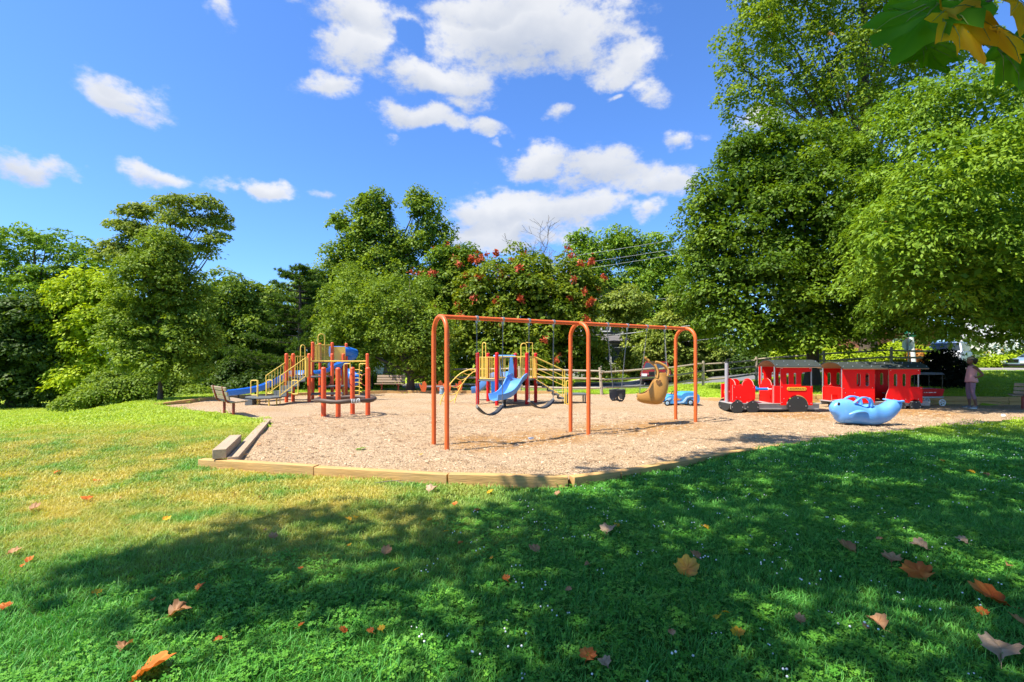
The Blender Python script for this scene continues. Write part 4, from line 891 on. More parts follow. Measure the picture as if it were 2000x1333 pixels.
# wires
WIRES = [((930, 520, 40), (1360, 455, 34), 'uppermost of the thin wires crossing the sky left of the dense maple'), ((930, 535, 40), (1370, 472, 34), 'second wire from the top crossing in front of the feathery locust'), ((930, 548, 40), (1375, 482, 34), 'third wire from the top crossing in front of the feathery locust'),
         ((1080, 599, 38), (1385, 565, 33), 'pale wire crossing the trees midway above the right swing arch'), ((1120, 655, 38), (1390, 623, 30), 'thick grey cable just above the right end of the swing frame'), ((1110, 678, 38), (1390, 655, 31), 'thin low wire passing behind the right swing arch')]
for i, (a, c, lab) in enumerate(WIRES):
    pa = PT(*a); pc = PT(*c); ext = (pc - pa) * .35; pa = pa - ext; pc = pc + ext; t = tag(thing('overhead_wire', lab, 'wire', tuple((pa + pc) / 2), 0, 'overhead wires over the road')); b = MB()
    b.tube([pa.lerp(pc, u) - Vector((0, 0, .35 * 4 * u * (1 - u))) for u in np.linspace(0, 1, 15)], .040 if i == 4 else .014, 5); b.build('cable', M['wire'], t, world=True)
# globe street lamp among the trees
Yl = 26.0; p = PT(727, 603, Yl); z0 = gz(p.x, Yl)
t = thing('street_lamp', 'small cream globe lamp on a thin pole among the leaves', 'street lamp', (p.x, Yl, z0)); b = MB(); b.cyl((0, 0, -.1), (0, 0, p.z - z0 - .1), .045, 8, .035); b.build('pole', M['black'], t)
b = MB(); b.ball((0, 0, p.z - z0), .15, n=16, m=10); b.build('globe', mat('cream lamp globe', (.62, .52, .27), .35, var=.08), t, sharp=80); b = MB(); b.cyl((0, 0, p.z - z0 - .19), (0, 0, p.z - z0 - .1), .07, 10); b.build('collar', M['black'], t)
# ================================================================ swings
SA = Vector((-1.33, 8.95, 0)); SB = Vector((4.47, 12.46, 0)); sd = (SB - SA); SL = sd.length; srz = math.atan2(sd.y, sd.x); HT = 2.40
sw = thing('swing_frame', 'long orange swing frame of three hooped arches and a top rail', 'swing frame', SA, srz)
def hoop(w, h, r, n=14, axis='y', cx=0.0):
    pts = [(cx, -w, -.1), (cx, -w, h - w)] + [(cx, -w * math.cos(math.pi * k / n), h - w + w * math.sin(math.pi * k / n)) for k in range(1, n)] + [(cx, w, h - w), (cx, w, -.1)]
    return pts
for x in (0, SL * .485, SL):
    b = MB(); b.tube(hoop(.31, HT, .043, 18, cx=x), .044, 14); b.build('arch', M['orange'], sw, sharp=60)
for x0, x1 in ((0, SL * .485), (SL * .485, SL)):
    b = MB(); b.cyl((x0 + .03, 0, HT - .002), (x1 - .03, 0, HT - .002), .041, 14); b.build('top_rail', M['orange'], sw)
HX = [.757, 1.340, 1.962, 2.587, 4.105, 4.730, 5.376, 6.005]
for x in HX:
    b = MB(); b.cyl((x - .022, 0, HT), (x + .022, 0, HT), .052, 14); b.box((x, 0, HT - .065), (.03, .03, .06)); b.tube([(x, .02 * math.sin(a), HT - .105 + .02 * math.cos(a)) for a in np.linspace(0, 2 * math.pi, 9)[:-1]], .006, 5, True); b.build('swing_hanger', M['galv'], sw)
def chain(b, p0, p1):
    p0 = Vector(p0); p1 = Vector(p1); L_ = (p1 - p0).length; n = int(L_ / .036); d = (p1 - p0).normalized(); s = d.cross(Vector((0, 1, 0))).normalized(); w = d.cross(s)
    for k in range(n):
        c = p0 + d * (L_ * (k + .5) / n); a, q = (s, w) if k % 2 else (w, s)
        for sg in (-1, 1): b.beam(c - d * .021 + a * .008 * sg, c + d * .021 + a * .008 * sg, .006, .006, q)
        b.beam(c - d * .019 - a * .009, c - d * .019 + a * .009, .006, .006, d if abs(d.z) < .5 else (0, 1, 0)); 
def swing_thing(name, label, x, **k): return thing(name, label, 'swing', (SA.x + math.cos(srz) * x, SA.y + math.sin(srz) * x, 0), srz, k.get('group'))
def belt(x0, x1, ztop, zlow, label):
    xm = (x0 + x1) / 2; t = swing_thing('belt_swing', label, xm, group='black belt swings under the orange frame'); hw = (x1 - x0) / 2 - .01
    for s, x in ((-1, x0 - xm), (1, x1 - xm)):
        b = MB(); chain(b, (x, 0, HT - .12), (s * hw, 0, ztop + .03)); b.build('chain', M['chain'], t, sharp=0)
        b = MB(); b.add([(s * hw, -.055, ztop - .02), (s * hw, .055, ztop - .02), (s * hw, 0, ztop + .06), (s * hw + s * .008, -.055, ztop - .02), (s * hw + s * .008, .055, ztop - .02), (s * hw + s * .008, 0, ztop + .06)], [(0, 1, 2), (5, 4, 3), (0, 3, 4, 1), (1, 4, 5, 2), (2, 5, 3, 0)]); b.build('shackle', M['galv'], t, sharp=0)
    b = MB(); rows = []
    for k in range(21):
        u = k / 20 * 2 - 1; xx = hw * u; z = zlow + (ztop - zlow) * abs(u) ** 2.0; w = .075 * (1 if abs(u) < .8 else 1 - (abs(u) - .8) * 1.6); tx = 2 * (ztop - zlow) * u / hw; nrm = Vector((-tx, 0, 1)).normalized() * .012
        rows.append([(xx + nrm.x, -w, z + nrm.z), (xx + nrm.x, w, z + nrm.z), (xx - nrm.x, w, z - nrm.z), (xx - nrm.x, -w, z - nrm.z)])
    b.loft(rows); b.build('seat', M['rubber'], t)
belt(HX[0], HX[1], .69, .52, 'black sagging belt swing hanging in front of the left half of the red tower')
belt(HX[2], HX[3], .75, .59, 'black sagging belt swing hanging at the right side of the red tower')
# infant bucket seat
t = swing_thing('bucket_swing', 'black rubber bucket swing with leg holes under the right half of the frame', (HX[4] + HX[5]) / 2); xm = (HX[4] + HX[5]) / 2
for s in (-1, 1):
    b = MB(); chain(b, ((HX[5] if s > 0 else HX[4]) - xm, 0, HT - .12), (s * .135, 0, .93)); b.build('chain', M['chain'], t, sharp=0)
b = MB(); out = []
def bucket_panel(y): return ([(-.15, .90), (-.05, .885), (.05, .885), (.15, .90), (.145, .78), (.11, .68), (.05, .63), (-.05, .63), (-.11, .68), (-.145, .78)], [[(-.075, .80), (-.085, .74), (-.06, .675), (0, .655), (.06, .675), (.085, .74), (.075, .80), (0, .82)]])
o_, h_ = bucket_panel(0); b.prism(o_, .02, (0, -.11, 0), holes=h_); b.prism(o_, .02, (0, .11, 0), holes=h_)
for s in (-1, 1): b.prism([(-.11, .885), (.11, .885), (.11, .74), (.06, .67), (-.06, .67), (-.11, .74)], .02, (s * .142, 0, 0), u=(0, 1, 0))
b.box((0, 0, .66), (.07, .22, .03)); b.build('seat', M['rubber'], t, bevel=.008)
b = MB(); b.tube([(.152 * c_, .122 * s_, .895) for c_, s_ in [(1, -.8), (1, .8), (.8, 1), (-.8, 1), (-1, .8), (-1, -.8), (-.8, -1), (.8, -1)]], .016, 6, True); b.build('rim', M['rubber'], t)
# high-backed moulded seat with harness bar, twisted to face left
xm = (HX[6] + HX[7]) / 2; t = thing('adaptive_swing', 'tan moulded high-backed swing seat with a raised harness bar', 'swing', (SA.x + math.cos(srz) * xm, SA.y + math.sin(srz) * xm, 0), R(-12))
k_ = 11.9 / F / 10.53
def sq(cx, cy, y=0.0): return ((cx - 560) * k_, y, HC - ((690 + cy / 10.53) - HOR) / F * 11.9)
outer = [(186, 965), (240, 1000), (320, 1025), (420, 1038), (520, 1046), (600, 1046), (650, 1030), (700, 985), (745, 900), (775, 800), (795, 690), (797, 580), (788, 480), (770, 425), (755, 402)]
inner = [(192, 838), (240, 838), (300, 828), (350, 806), (390, 770), (420, 740), (440, 705), (470, 640), (500, 585), (530, 550), (560, 530), (590, 500), (610, 450), (620, 420), (630, 402)]
def dens_(pl, n=30):
    pl = [Vector((a, c_, 0)) for a, c_ in pl]; outp = []
    for q in range(n):
        u = q / (n - 1) * (len(pl) - 1); i = min(int(u), len(pl) - 2); outp.append(pl[i].lerp(pl[i + 1], u - i))
    return outp
O = dens_(outer); I = dens_(inner); rows = []
for q in range(30):
    o3 = Vector(sq(O[q].x, O[q].y)); i3 = Vector(sq(I[q].x, I[q].y)); u = q / 29; w = .17 + .05 * math.sin(math.pi * min(1, u * 1.2)); row = []
    for k in range(13):
        a = math.pi * k / 12; cs = math.cos(a); sn = math.sin(a) ** .55 if 0 < k < 12 else 0; yy = -w * (abs(cs) ** .5) * (1 if cs > 0 else -1) if abs(cs) > 1e-6 else 0
        pnt = i3.lerp(o3, sn); row.append((pnt.x, yy, pnt.z))
    rows.append(row)
b = MB(); b.grid(rows); shell_ = b.build('seat_shell', M['tan'], t, sharp=50); s_ = shell_.modifiers.new('thick', 'SOLIDIFY'); s_.thickness = .02; s_.offset = 0
bd = shell_.modifiers.new('bev', 'BEVEL'); bd.width = .006; bd.segments = 2; bd.limit_method = 'ANGLE'
for y in (-.19, .19):
    b = MB()
    pl = [(575, 505), (590, 440), (592, 390), (575, 320), (550, 270), (505, 225), (450, 185), (390, 130), (335, 85)]
    b.tube([sq(a, c_, y * (1 - .35 * i / 8)) for i, (a, c_) in enumerate(pl)], .024, 8); b.build('harness_arm', M['tan'], t, sharp=60)
    pl = [(780, 465), (795, 400), (795, 350), (770, 300), (730, 255), (680, 225), (620, 195), (560, 178)]
    b = MB(); b.tube([sq(a, c_, y * (1 - .2 * i / 7)) for i, (a, c_) in enumerate(pl)], .026, 8); b.build('harness_arm', M['tan'], t, sharp=60)
b = MB(); b.loft([[sq(440, 165, y), sq(500, 172, y), sq(600, 176, y), sq(640, 205, y), sq(600, 222, y), sq(520, 215, y), sq(450, 195, y)] for y in (-.14, .14)]); b.build('chest_plate', M['tan'], t, bevel=.008)
heart = [(0, -.085), (-.05, -.03), (-.062, .01), (-.05, .04), (-.025, .045), (0, .02), (.025, .045), (.05, .04), (.062, .01), (.05, -.03)]
hc = sq(597, 580)
for y in (-.225, .225):
    b = MB(); b.prism(heart, .012, (hc[0], y, hc[2])); b.build('heart_shadow', M['tan_shadow'], t)  # thin heart plate whose dark colour stands in for a shadow
b = MB(); b.ball((sq(575, 505)[0], 0, sq(575, 505)[2]), .03, .22, .03, 10, 6); b.build('hinge', M['tan'], t, sharp=80)
fl = sq(190, 885)
b = MB(); b.box((fl[0] - .006, 0, fl[2] - .01), (.012, .12, .05)); b.build('foot_strap', M['black'], t)
rot = Matrix.Rotation(R(-12), 3, 'Z').inverted()
for hx, foot in ((HX[6], sq(235, 838)), (HX[7], sq(770, 430))):
    top = Vector((SA.x + math.cos(srz) * hx, SA.y + math.sin(srz) * hx, HT - .12)) - Vector(t.location); top = rot @ top
    for y in (-.17, .17):
        b = MB(); chain(b, tuple(top), (foot[0], y, foot[2])); b.build('chain', M['chain'], t, sharp=0)

# ================================================================ ring of posts
RC = G(675, 812.5); rp = thing('bouncing_ring', 'brown rubber ring held between four short orange posts', 'play ring', (RC.x, RC.y, 0))
for px, py, tp in ((632, 814, 717.5), (660.5, 816, 718.5), (688.5, 809.5, 717.5), (718.5, 811.5, 717.5)):
    q = G(px, py) - RC; h = HC - (tp - HOR) / F * (q + RC).y
    b = MB(); b.cyl((q.x, q.y, -.1), (q.x, q.y, h - .05), .068, 18); b.tube([(q.x, q.y, h - .05 + .055 * math.sin(a)) for a in np.linspace(0, 1.5, 6)], [.070 * math.cos(a) + .002 for a in np.linspace(0, 1.5, 6)], 18); p_ = b.build('post', M['orange2'], rp, sharp=50)
    inn = Vector((-q.x, -q.y, 0)).normalized()
    b = MB(); b.tube([Vector((q.x, q.y, 0)) + inn * (.07 + .12 * math.sin(a)) + Vector((0, 0, 1.02 - .17 * math.cos(a))) for a in np.linspace(0, math.pi, 10)], .012, 6); b.build('hand_loop', M['maroon'], p_)
b = MB(); n = 40; rr = .80
b.tube([(rr * math.cos(2 * math.pi * k / n), rr * .93 * math.sin(2 * math.pi * k / n), .47 + .012 * math.sin(5 * 2 * math.pi * k / n)) for k in range(n)], [.058 * (1.0 + (.06 if k % 5 else -.12)) for k in range(n)], 12, True); ring = b.build('rubber_ring', M['ringbrown'], rp, sharp=80)
b = MB()
for k in range(6):
    a = R(-62 + k * 3.0); c_ = Vector((rr * math.cos(a), rr * .93 * math.sin(a), .47)); rad_ = Vector((math.cos(a), math.sin(a), 0)); b.tube([c_ + (rad_ * math.cos(w) + Vector((0, 0, 1)) * math.sin(w)) * .063 for w in np.linspace(0, 2 * math.pi, 13)[:-1]], .008, 5, True)
b.build('lacing', M['white'], ring)
for k in range(4):
    a = R(45 + 90 * k); b = MB(); b.tube([(rr * math.cos(a), rr * .93 * math.sin(a), .47), (0, 0, .41)], .010, 5); b.build('web_rope', M['black'], rp)

# ================================================================ benches
def bench(label, loc, rz, ft=None, w=1.8):
    t = thing('park_bench', label, 'bench', loc, rz, 'slatted park benches round the chip bed')    # faces local -y
    for s in (-1, 1):
        x = s * (w / 2 - .28); b = MB(); b.cyl((x, .0, -.05), (x, .0, .40), .038, 10); b.build('leg', M['maroon'], t)
        b = MB(); b.tube([(x, -.30, .425), (x, .02, .405), (x, .14, .42), (x, .19, .47), (x, .24, .64), (x, .28, .86)], .026, 8); b.build('side_frame', M['maroon'], t, sharp=60)
    for k in range(4): b = MB(); b.box((0, -.25 + k * .105, .448 - .008 * k + .002), (w, .09, .036)); b.build('seat_slat', M['slat'], t, bevel=.006)
    for k in range(3): b = MB(); b.box((0, .178 + k * .038, .545 + k * .125), (w, .036, .10), (R(-15), 0, 0)); b.build('back_slat', M['slat'], t, bevel=.006)
    return t
q = G(447, 812.5); bench('slatted bench with red-brown legs at the left end of the chip bed beside the lawn', (q.x, q.y, 0), R(135), w=1.45)
q = G(762, 768); bench('slatted bench facing the playground beyond the brown ring', (q.x, q.y, 0), R(0), w=1.35)
q = G(2072, 803); bench('slatted bench cut by the right edge beyond the woman', (q.x, q.y + .3, 0), R(150))

# ================================================================ play towers
def post(t, x, y, h, m, r=.062):
    b = MB(); b.cyl((x, y, -.1), (x, y, h - .04), r, 16); b.tube([(x, y, h - .04 + .05 * math.sin(a)) for a in np.linspace(0, 1.5, 6)], [(r + .004) * math.cos(a) + .002 for a in np.linspace(0, 1.5, 6)], 16); return b.build('post', m, t, world=True, sharp=50)
def guard(t, p, q, z0, z1, nb=9, hoop_at=None, hoop_h=.4, hoop_w=.11, m='yellow', inset=.09):
    p = Vector((*p, 0)); q = Vector((*q, 0)); d = (q - p).normalized(); p = p + d * inset; q = q - d * inset; L_ = (q - p).length; up = Vector((0, 0, 1)); b = MB()
    b.tube([p + up * z0, p + up * z1, q + up * z1, q + up * z0], .017, 8, True)
    for k in range(1, nb + 1): c = p + d * (L_ * k / (nb + 1)); b.cyl(c + up * z0, c + up * z1, .010, 6)
    o = b.build('guard_panel', M[m], t, world=True)
    if hoop_at is not None:
        c = p + d * L_ * hoop_at; b = MB(); b.tube([c - d * hoop_w + up * z0] + [c + d * (-hoop_w * math.cos(a)) + up * (z1 + hoop_h - hoop_w + hoop_w * math.sin(a)) for a in np.linspace(0, math.pi, 12)] + [c + d * hoop_w + up * z0], .018, 8); b.build('arch_bar', M[m], t, world=True, sharp=60)
    return o
def deck(t, pts, z, th=.05, m='deck'):
    b = MB(); c = sum((Vector((*p, 0)) for p in pts), Vector()) / len(pts); pp = [Vector((*p, 0)).lerp(c, -.04) for p in pts]; b.loft([[(p.x, p.y, z - th) for p in pp], [(p.x, p.y, z) for p in pp]]); return b.build('deck', M[m], t, world=True, bevel=.008)
def trough(t, path, w, m, depth=.16, flat=.0, side=None, name='slide'):
    """open slide: U section swept along a path; path points (x,y,z), level side to side"""
    P = [Vector(p) for p in path]; rows = []; rows2 = []
    for i, p in enumerate(P):
        d = (P[min(i + 1, len(P) - 1)] - P[max(i - 1, 0)]); hd = Vector((d.x, d.y, 0)).normalized(); s = Vector((-hd.y, hd.x, 0)); nn = d.normalized().cross(s) * -1; nn = nn if nn.z > 0 else -nn
        prof = [(-w / 2 - .045, depth - .05), (-w / 2 - .04, depth), (-w / 2, depth), (-w / 2 + .03, depth * .55), (-w / 2 + .09, .015), (0, 0), (w / 2 - .09, .015), (w / 2 - .03, depth * .55), (w / 2, depth), (w / 2 + .04, depth), (w / 2 + .045, depth - .05), (w / 2 - .0, .0), (0, -.04), (-w / 2 + .0, 0)]
        rows.append([p + s * a + nn * c_ for a, c_ in prof])
    b = MB(); b.loft(rows); return b.build(name, M[m], t, world=True, sharp=40)
def curve(pts, n=24):   # Catmull-Rom
    P = [Vector(p) for p in pts]; out = []
    for i in range(len(P) - 1):
        p0, p1, p2, p3 = P[max(i - 1, 0)], P[i], P[i + 1], P[min(i + 2, len(P) - 1)]
        for k in range(max(2, n // (len(P) - 1))):
            u = k / max(2, n // (len(P) - 1)); out.append(.5 * ((2 * p1) + (p2 - p0) * u + (2 * p0 - 5 * p1 + 4 * p2 - p3) * u * u + (3 * p1 - p0 - 3 * p2 + p3) * u ** 3))
    return out + [P[-1]]
def loop_handle(t, px0, py0, px1, py1, Y, m='yellow', r=.018):
    a = PT(px0, py0, Y); c = PT(px1, py1, Y); cr = .05; b = MB()
    b.tube(curve([(a.x, Y, a.z - cr), (a.x + cr * .3, Y, a.z - cr * .3), (a.x + cr, Y, a.z), (c.x - cr, Y, a.z), (c.x - cr * .3, Y, a.z - cr * .3), (c.x, Y, a.z - cr), (c.x, Y, c.z + cr), (c.x - cr * .3, Y, c.z + cr * .3), (c.x - cr, Y, c.z), (a.x + cr, Y, c.z), (a.x + cr * .3, Y, c.z + cr * .3), (a.x, Y, c.z + cr)], 36), r, 8, True); return b.build('hand_loop', M[m], t, world=True, sharp=60)

# ---- left tower
A2 = (-8.40, 18.0); A = (-7.62, 18.15); B_ = (-8.02, 19.45); C1 = (-7.18, 19.3); C2 = (-7.42, 19.95); D = (-6.98, 20.0); E = (-5.70, 19.05); Bk = (-8.3, 20.9); Dk = (-7.2, 21.0)
lt = thing('play_tower', 'left play tower of rust-orange posts with yellow bars, grey steps and blue slides', 'play tower', (-7.5, 19, 0))
for p, h in ((A2, 1.82), ((A2[0] + .16, A2[1] + .2), 1.82), (A, 1.82), (B_, 2.30), (C1, 1.83), (C2, 2.30), (D, 1.84), (E, 1.83), (Bk, 2.3), (Dk, 2.3)): post(lt, *p, h, M['orange2'], .062)
deck(lt, [A2, A, C1, B_], .95); deck(lt, [B_, C2, Dk, Bk], 1.52); deck(lt, [C1, D, C2], 1.22)
b = MB(); b.box(((A[0] + C1[0]) / 2 + .30, (A[1] + C1[1]) / 2 + .25, .55), (.95, .5, .06), (0, 0, R(20))); b.box(((A[0] + C1[0]) / 2 + .25, (A[1] + C1[1]) / 2 - .02, .28), (1.15, .6, .06), (0, 0, R(20))); b.build('step_deck', M['deck'], lt, world=True, bevel=.01)
guard(lt, B_, C2, 1.56, 2.20, 12, .42, .44, .13); guard(lt, C2, Dk, 1.56, 2.1, 8); guard(lt, A2, B_, 1.0, 1.72, 9, .62, .45, .13); guard(lt, B_, Bk, 1.56, 2.2, 10)
b = MB(); b.prism([(-.28, 0), (.28, 0), (.28, .55), (-.28, .55)], .03, (C2[0] + .22, C2[1] + .1, 1.58), u=(.93, .3, 0)); b.build('barrier_board', M['yellow'], lt, world=True)
guard(lt, (-7.75, 19.9), (-7.12, 20.2), .98, 1.50, 9)
for i in range(5):      # stairs up from the transfer deck
    pass
sdir = Vector((.45, .89, 0)).normalized(); sx_ = Vector((sdir.y, -sdir.x, 0)); mid = (Vector((*A2, 0)) + Vector((*A, 0))) / 2 + Vector((0.06, .02, 0))
for k in range(4):
    c_ = mid - sdir * (.16 + .27 * k); z = .95 - .165 * (k + 1); b = MB(); b.box(c_ + Vector((0, 0, z)), (.68, .28, .035), Matrix((sx_, sdir, Vector((0, 0, 1)))).transposed()); b.box(c_ + sdir * .135 + Vector((0, 0, z + .085)), (.68, .02, .15), Matrix((sx_, sdir, Vector((0, 0, 1)))).transposed()); b.build('step', M['deck'], lt, world=True)
for s in (-1, 1):
    t0 = mid + sx_ * .37 * s - sdir * .04; b0 = mid + sx_ * .37 * s - sdir * 1.12; b = MB(); up = Vector((0, 0, 1))
    b.tube([b0 + up * .05, b0 + up * 1.02, t0 + up * 1.66, t0 + up * .95], .018, 8); b.tube([b0 + up * .34, t0 + up * .98], .014, 6)
    for k in range(1, 9): u = k / 9; c_ = b0.lerp(t0, u); b.cyl(c_ + up * (.34 + .64 * u), c_ + up * (1.02 + .64 * u), .009, 6)
    b.build('stair_rail', M['yellow'], lt, world=True)
    b = MB(); b.box(t0 + up * 1.3 + sdir * .05, (.05, .12, .72), Matrix((sx_, sdir, up)).transposed()); b.build('rail_plate', M['yellow'], lt, world=True, bevel=.01)
td = mid - sdir * 1.2; b = MB(); b.loft([[td + sx_ * a + sdir * c_ + Vector((0, 0, z)) for a, c_ in ((.42, .12), (-.36, .12), (-.95, -.05), (-.75, -.45), (.05, -.50), (.42, -.3))] for z in (.24, .30)]); b.build('transfer_deck', M['deck'], lt, world=True, bevel=.01)
for a, c_ in ((.3, -.3), (-.7, -.3), (-.6, 0), (.3, 0)): q = td + sx_ * a + sdir * c_; b = MB(); b.cyl((q.x, q.y, -.1), (q.x, q.y, .25), .025, 8); b.build('leg', M['yellow'], lt, world=True)
loop_handle(lt, 490, 743.5, 504, 772, 16.9); loop_handle(lt, 521, 743, 532, 769, 17.1); loop_handle(lt, 570, 743.5, 582, 770, 16.9)
b = MB(); q = PT(503.3, 0, 16.9); b.cyl((q.x, q.y, -.1), (q.x, q.y, PT(0, 743.5, 16.9).z), .03, 10); b.build('handle_post', M['yellow'], lt, world=True)
b = MB(); q = PT(490, 0, 16.95); b.box((q.x, q.y, .1), (.26, .3, .2)); b.build('step_block', M['deck'], lt, world=True, bevel=.01)
b = MB(); b.tube([(A[0], A[1], 1.53), (D[0] * .5 + A[0] * .5, (A[1] + D[1]) / 2 - .3, 1.53), (E[0], E[1], 1.53)], .028, 10); b.build('overhead_bar', M['yellow'], lt, world=True)
s1 = curve([(-8.3, 19.0, .98), (-8.75, 19.05, .93), (-9.3, 18.9, .62), (-9.75, 18.6, .40), (-10.25, 18.2, .30), (-10.6, 17.95, .27)], 30); trough(lt, s1, .46, 'deepblue', .19)
b = MB(); b.cyl((-10.3, 18.2, -.1), (-10.3, 18.2, .28), .03, 8); b.cyl((-9.85, 18.55, -.1), (-9.85, 18.55, .36), .03, 8); b.build('slide_leg', M['black'], lt, world=True)
# spiral tube slide at the back
pts = []; 
for k in range(44):
    u = k / 43; a = R(10) - u * R(410); pts.append((-7.50 + .46 * math.cos(a), 21.62 + .46 * math.sin(a), 1.92 - 1.42 * u))
pts = [(-7.75, 20.55, 1.93), (-7.45, 20.75, 1.94), (-7.2, 21.1, 1.94)] + pts[2:]
b = MB(); b.tube(pts, .23, 16); b.build('tube_slide', M['deepblue'], lt, world=True, sharp=50)
trough(lt, curve([(-8.0, 19.75, 1.05), (-7.8, 19.55, 1.02), (-7.45, 19.5, 1.10), (-7.1, 19.7, 1.30), (-6.9, 19.95, 1.42)], 20), .36, 'deepblue', .14, name='crawl_chute')
# rung climbers
for (xa, xb, Yc) in ((672, 684, 19.6), (702, 715, 19.1)):
    loop_handle(lt, xa, 711, xb, 775, Yc, 'yellow', .02)
b = MB()
for k in range(7):
    z = .12 + k * .17; b.tube(curve([(-6.55, 19.7, z), (-6.25, 19.55, z + .05), (-5.95, 19.2, z)], 8), .014, 6)
b.build('climber_rungs', M['yellow'], lt, world=True)

# ---- red tower
rt = thing('play_tower', 'middle play tower of bright red posts with yellow bars and a pale blue front slide', 'play tower', (0, 17.4, 0))
P1 = (-1.23, 17.3); P2 = (-.90, 18.2); P3 = (-.53, 16.9); P4 = (.13, 18.4); P5 = (.53, 17.3); P6 = (.89, 18.2)
for p in (P1, P2, P3, P4, P5, P6): post(rt, *p, 1.84, M['red'], .064)
deck(rt, [P1, P3, P5, P6, P4, P2], .88)
guard(rt, P1, P3, .92, 1.68, 8, .3, .52, .07); guard(rt, P1, P2, .92, 1.68, 6); guard(rt, P2, P4, .92, 1.68, 4); guard(rt, P4, P6, .92, 1.68, 5)
guard(rt, (P3[0] + .02, P3[1]), (-.19, 17.05), .92, 1.64, 2, inset=.06); guard(rt, (.27, 17.25), (P5[0] + .02, P5[1]), .92, 1.68, 5, .55, .5, .1, inset=.04); guard(rt, P5, P6, .92, 1.68, 4)
b = MB(); b.tube([(P3[0], P3[1], 1.7), (P5[0], P5[1], 1.7)], .017, 8); b.tube([(P5[0], P5[1], 1.7), (P6[0], P6[1], 1.7)], .017, 8); b.build('top_bar', M['yellow'], rt, world=True)
sl_ = curve([(.30, 17.5, .90), (.22, 17.2, .90), (.12, 16.95, .80), (-.02, 16.7, .55), (-.2, 16.45, .36), (-.42, 16.25, .27), (-.62, 16.12, .25)], 30); trough(rt, sl_, .56, 'blue', .20)
for q, z in ((sl_[6], .9), (sl_[2], 1.0)):
    pass
b = MB(); b.cyl((-.25, 16.5, -.1), (-.25, 16.5, .3), .05, 10); b.build('slide_leg', M['black'], rt, world=True)
trough(rt, curve([(-.2, 18.5, .92), (-.6, 18.85, .86), (-1.0, 19.1, .55), (-1.35, 19.2, .33), (-1.6, 19.2, .28)], 20), .5, 'blue', .22)
b = MB(); b.prism([(-.10, 0), (.14, 0), (.14, .30), (.07, .80), (0, .80)], .05, (-.06, 18.25, .95)); b.build('slide_hood', M['blue'], rt, world=True, bevel=.015)
b = MB(); b.prism([(-.10, 0), (.14, 0), (.14, .30), (.07, .80), (0, .80)], .05, (-.55, 18.35, .95)); b.build('slide_hood', M['blue'], rt, world=True, bevel=.015)
b = MB(); b.box((-.28, 18.35, 1.72), (.86, .14, .10)); b.build('hood_bar', M['blue'], rt, world=True, bevel=.04)
b = MB(); b.box((-.35, 18.6, .55), (.9, .04, .5)); b.build('back_panel', M['deepblue'], rt, world=True, bevel=.01)
# stair on the right with two handrails
top = Vector((.92, 17.75, .88)); sdn = Vector((.97, .0, -.62)); up = Vector((0, 0, 1))
for k in range(5):
    c_ = top + Vector((.11 + .19 * k, 0, -.14 * (k + 1))); b = MB(); b.box(c_, (.24, .62, .035)); b.box(c_ + Vector((-.1, 0, .07)), (.02, .62, .13)); b.build('step', M['deck'], rt, world=True)
for y in (-.36, .36):
    b = MB(); p0 = top + Vector((-.05, y, 0)); p1 = top + Vector((.98, y, -.70))
    b.tube([p0 + up * .05, p0 + up * .80, p1 + up * 1.02, p1 - up * .18], .018, 8)
    for dz in (.62, .45, .28): b.tube([p0 + up * (dz - .05), p1 + up * (dz + .18)], .011, 6)
    b.tube([p0 + up * .0, p1 + up * .05], .014, 6); b.build('stair_rail', M['yellow'], rt, world=True)
b = MB(); b.tube([(.74, 17.4, .9), (.74, 17.4, 2.2), (.5, 17.5, 2.22)], .016, 6); b.build('arch_bar', M['yellow'], rt, world=True)
b = MB(); b.loft([[(1.95, 17.4, z), (2.75, 17.45, z), (2.7, 18.1, z), (1.95, 18.1, z)] for z in (.30, .36)]); b.build('transfer_deck', M['deck'], rt, world=True, bevel=.01)
for x, y in ((2.0, 17.5), (2.65, 17.5), (2.65, 18.0), (2.0, 18.0)): b = MB(); b.cyl((x, y, -.1), (x, y, .31), .025, 8); b.build('leg', M['black'], rt, world=True)
loop_handle(rt, 1106, 744, 1111, 790, 17.2)
# arched ladder on the left
rows_ = []
for (tx, ty), (fx, fy) in ((P1, (-2.55, 17.1)), ((P2[0] - .04, P2[1] - .05), (-2.14, 17.95))):
    arc = curve([(tx + (fx - tx) * u, ty + (fy - ty) * u, z) for u, z in ((0, 1.22), (.22, 1.24), (.5, 1.06), (.76, .68), (.93, .28), (1.0, -.05))], 30); rows_.append(arc); b = MB(); b.tube(arc, .019, 8); b.build('ladder_side', M['yellow'], rt, world=True, sharp=60)
for k in (6, 10, 14, 18, 22, 26):
    a = rows_[0][k]; c_ = rows_[1][k]; m_ = (a + c_) / 2 - Vector((0, 0, .10)); b = MB(); b.tube(curve([a, m_, c_], 8), .014, 6); b.build('rung', M['yellow'], rt, world=True, sharp=60)
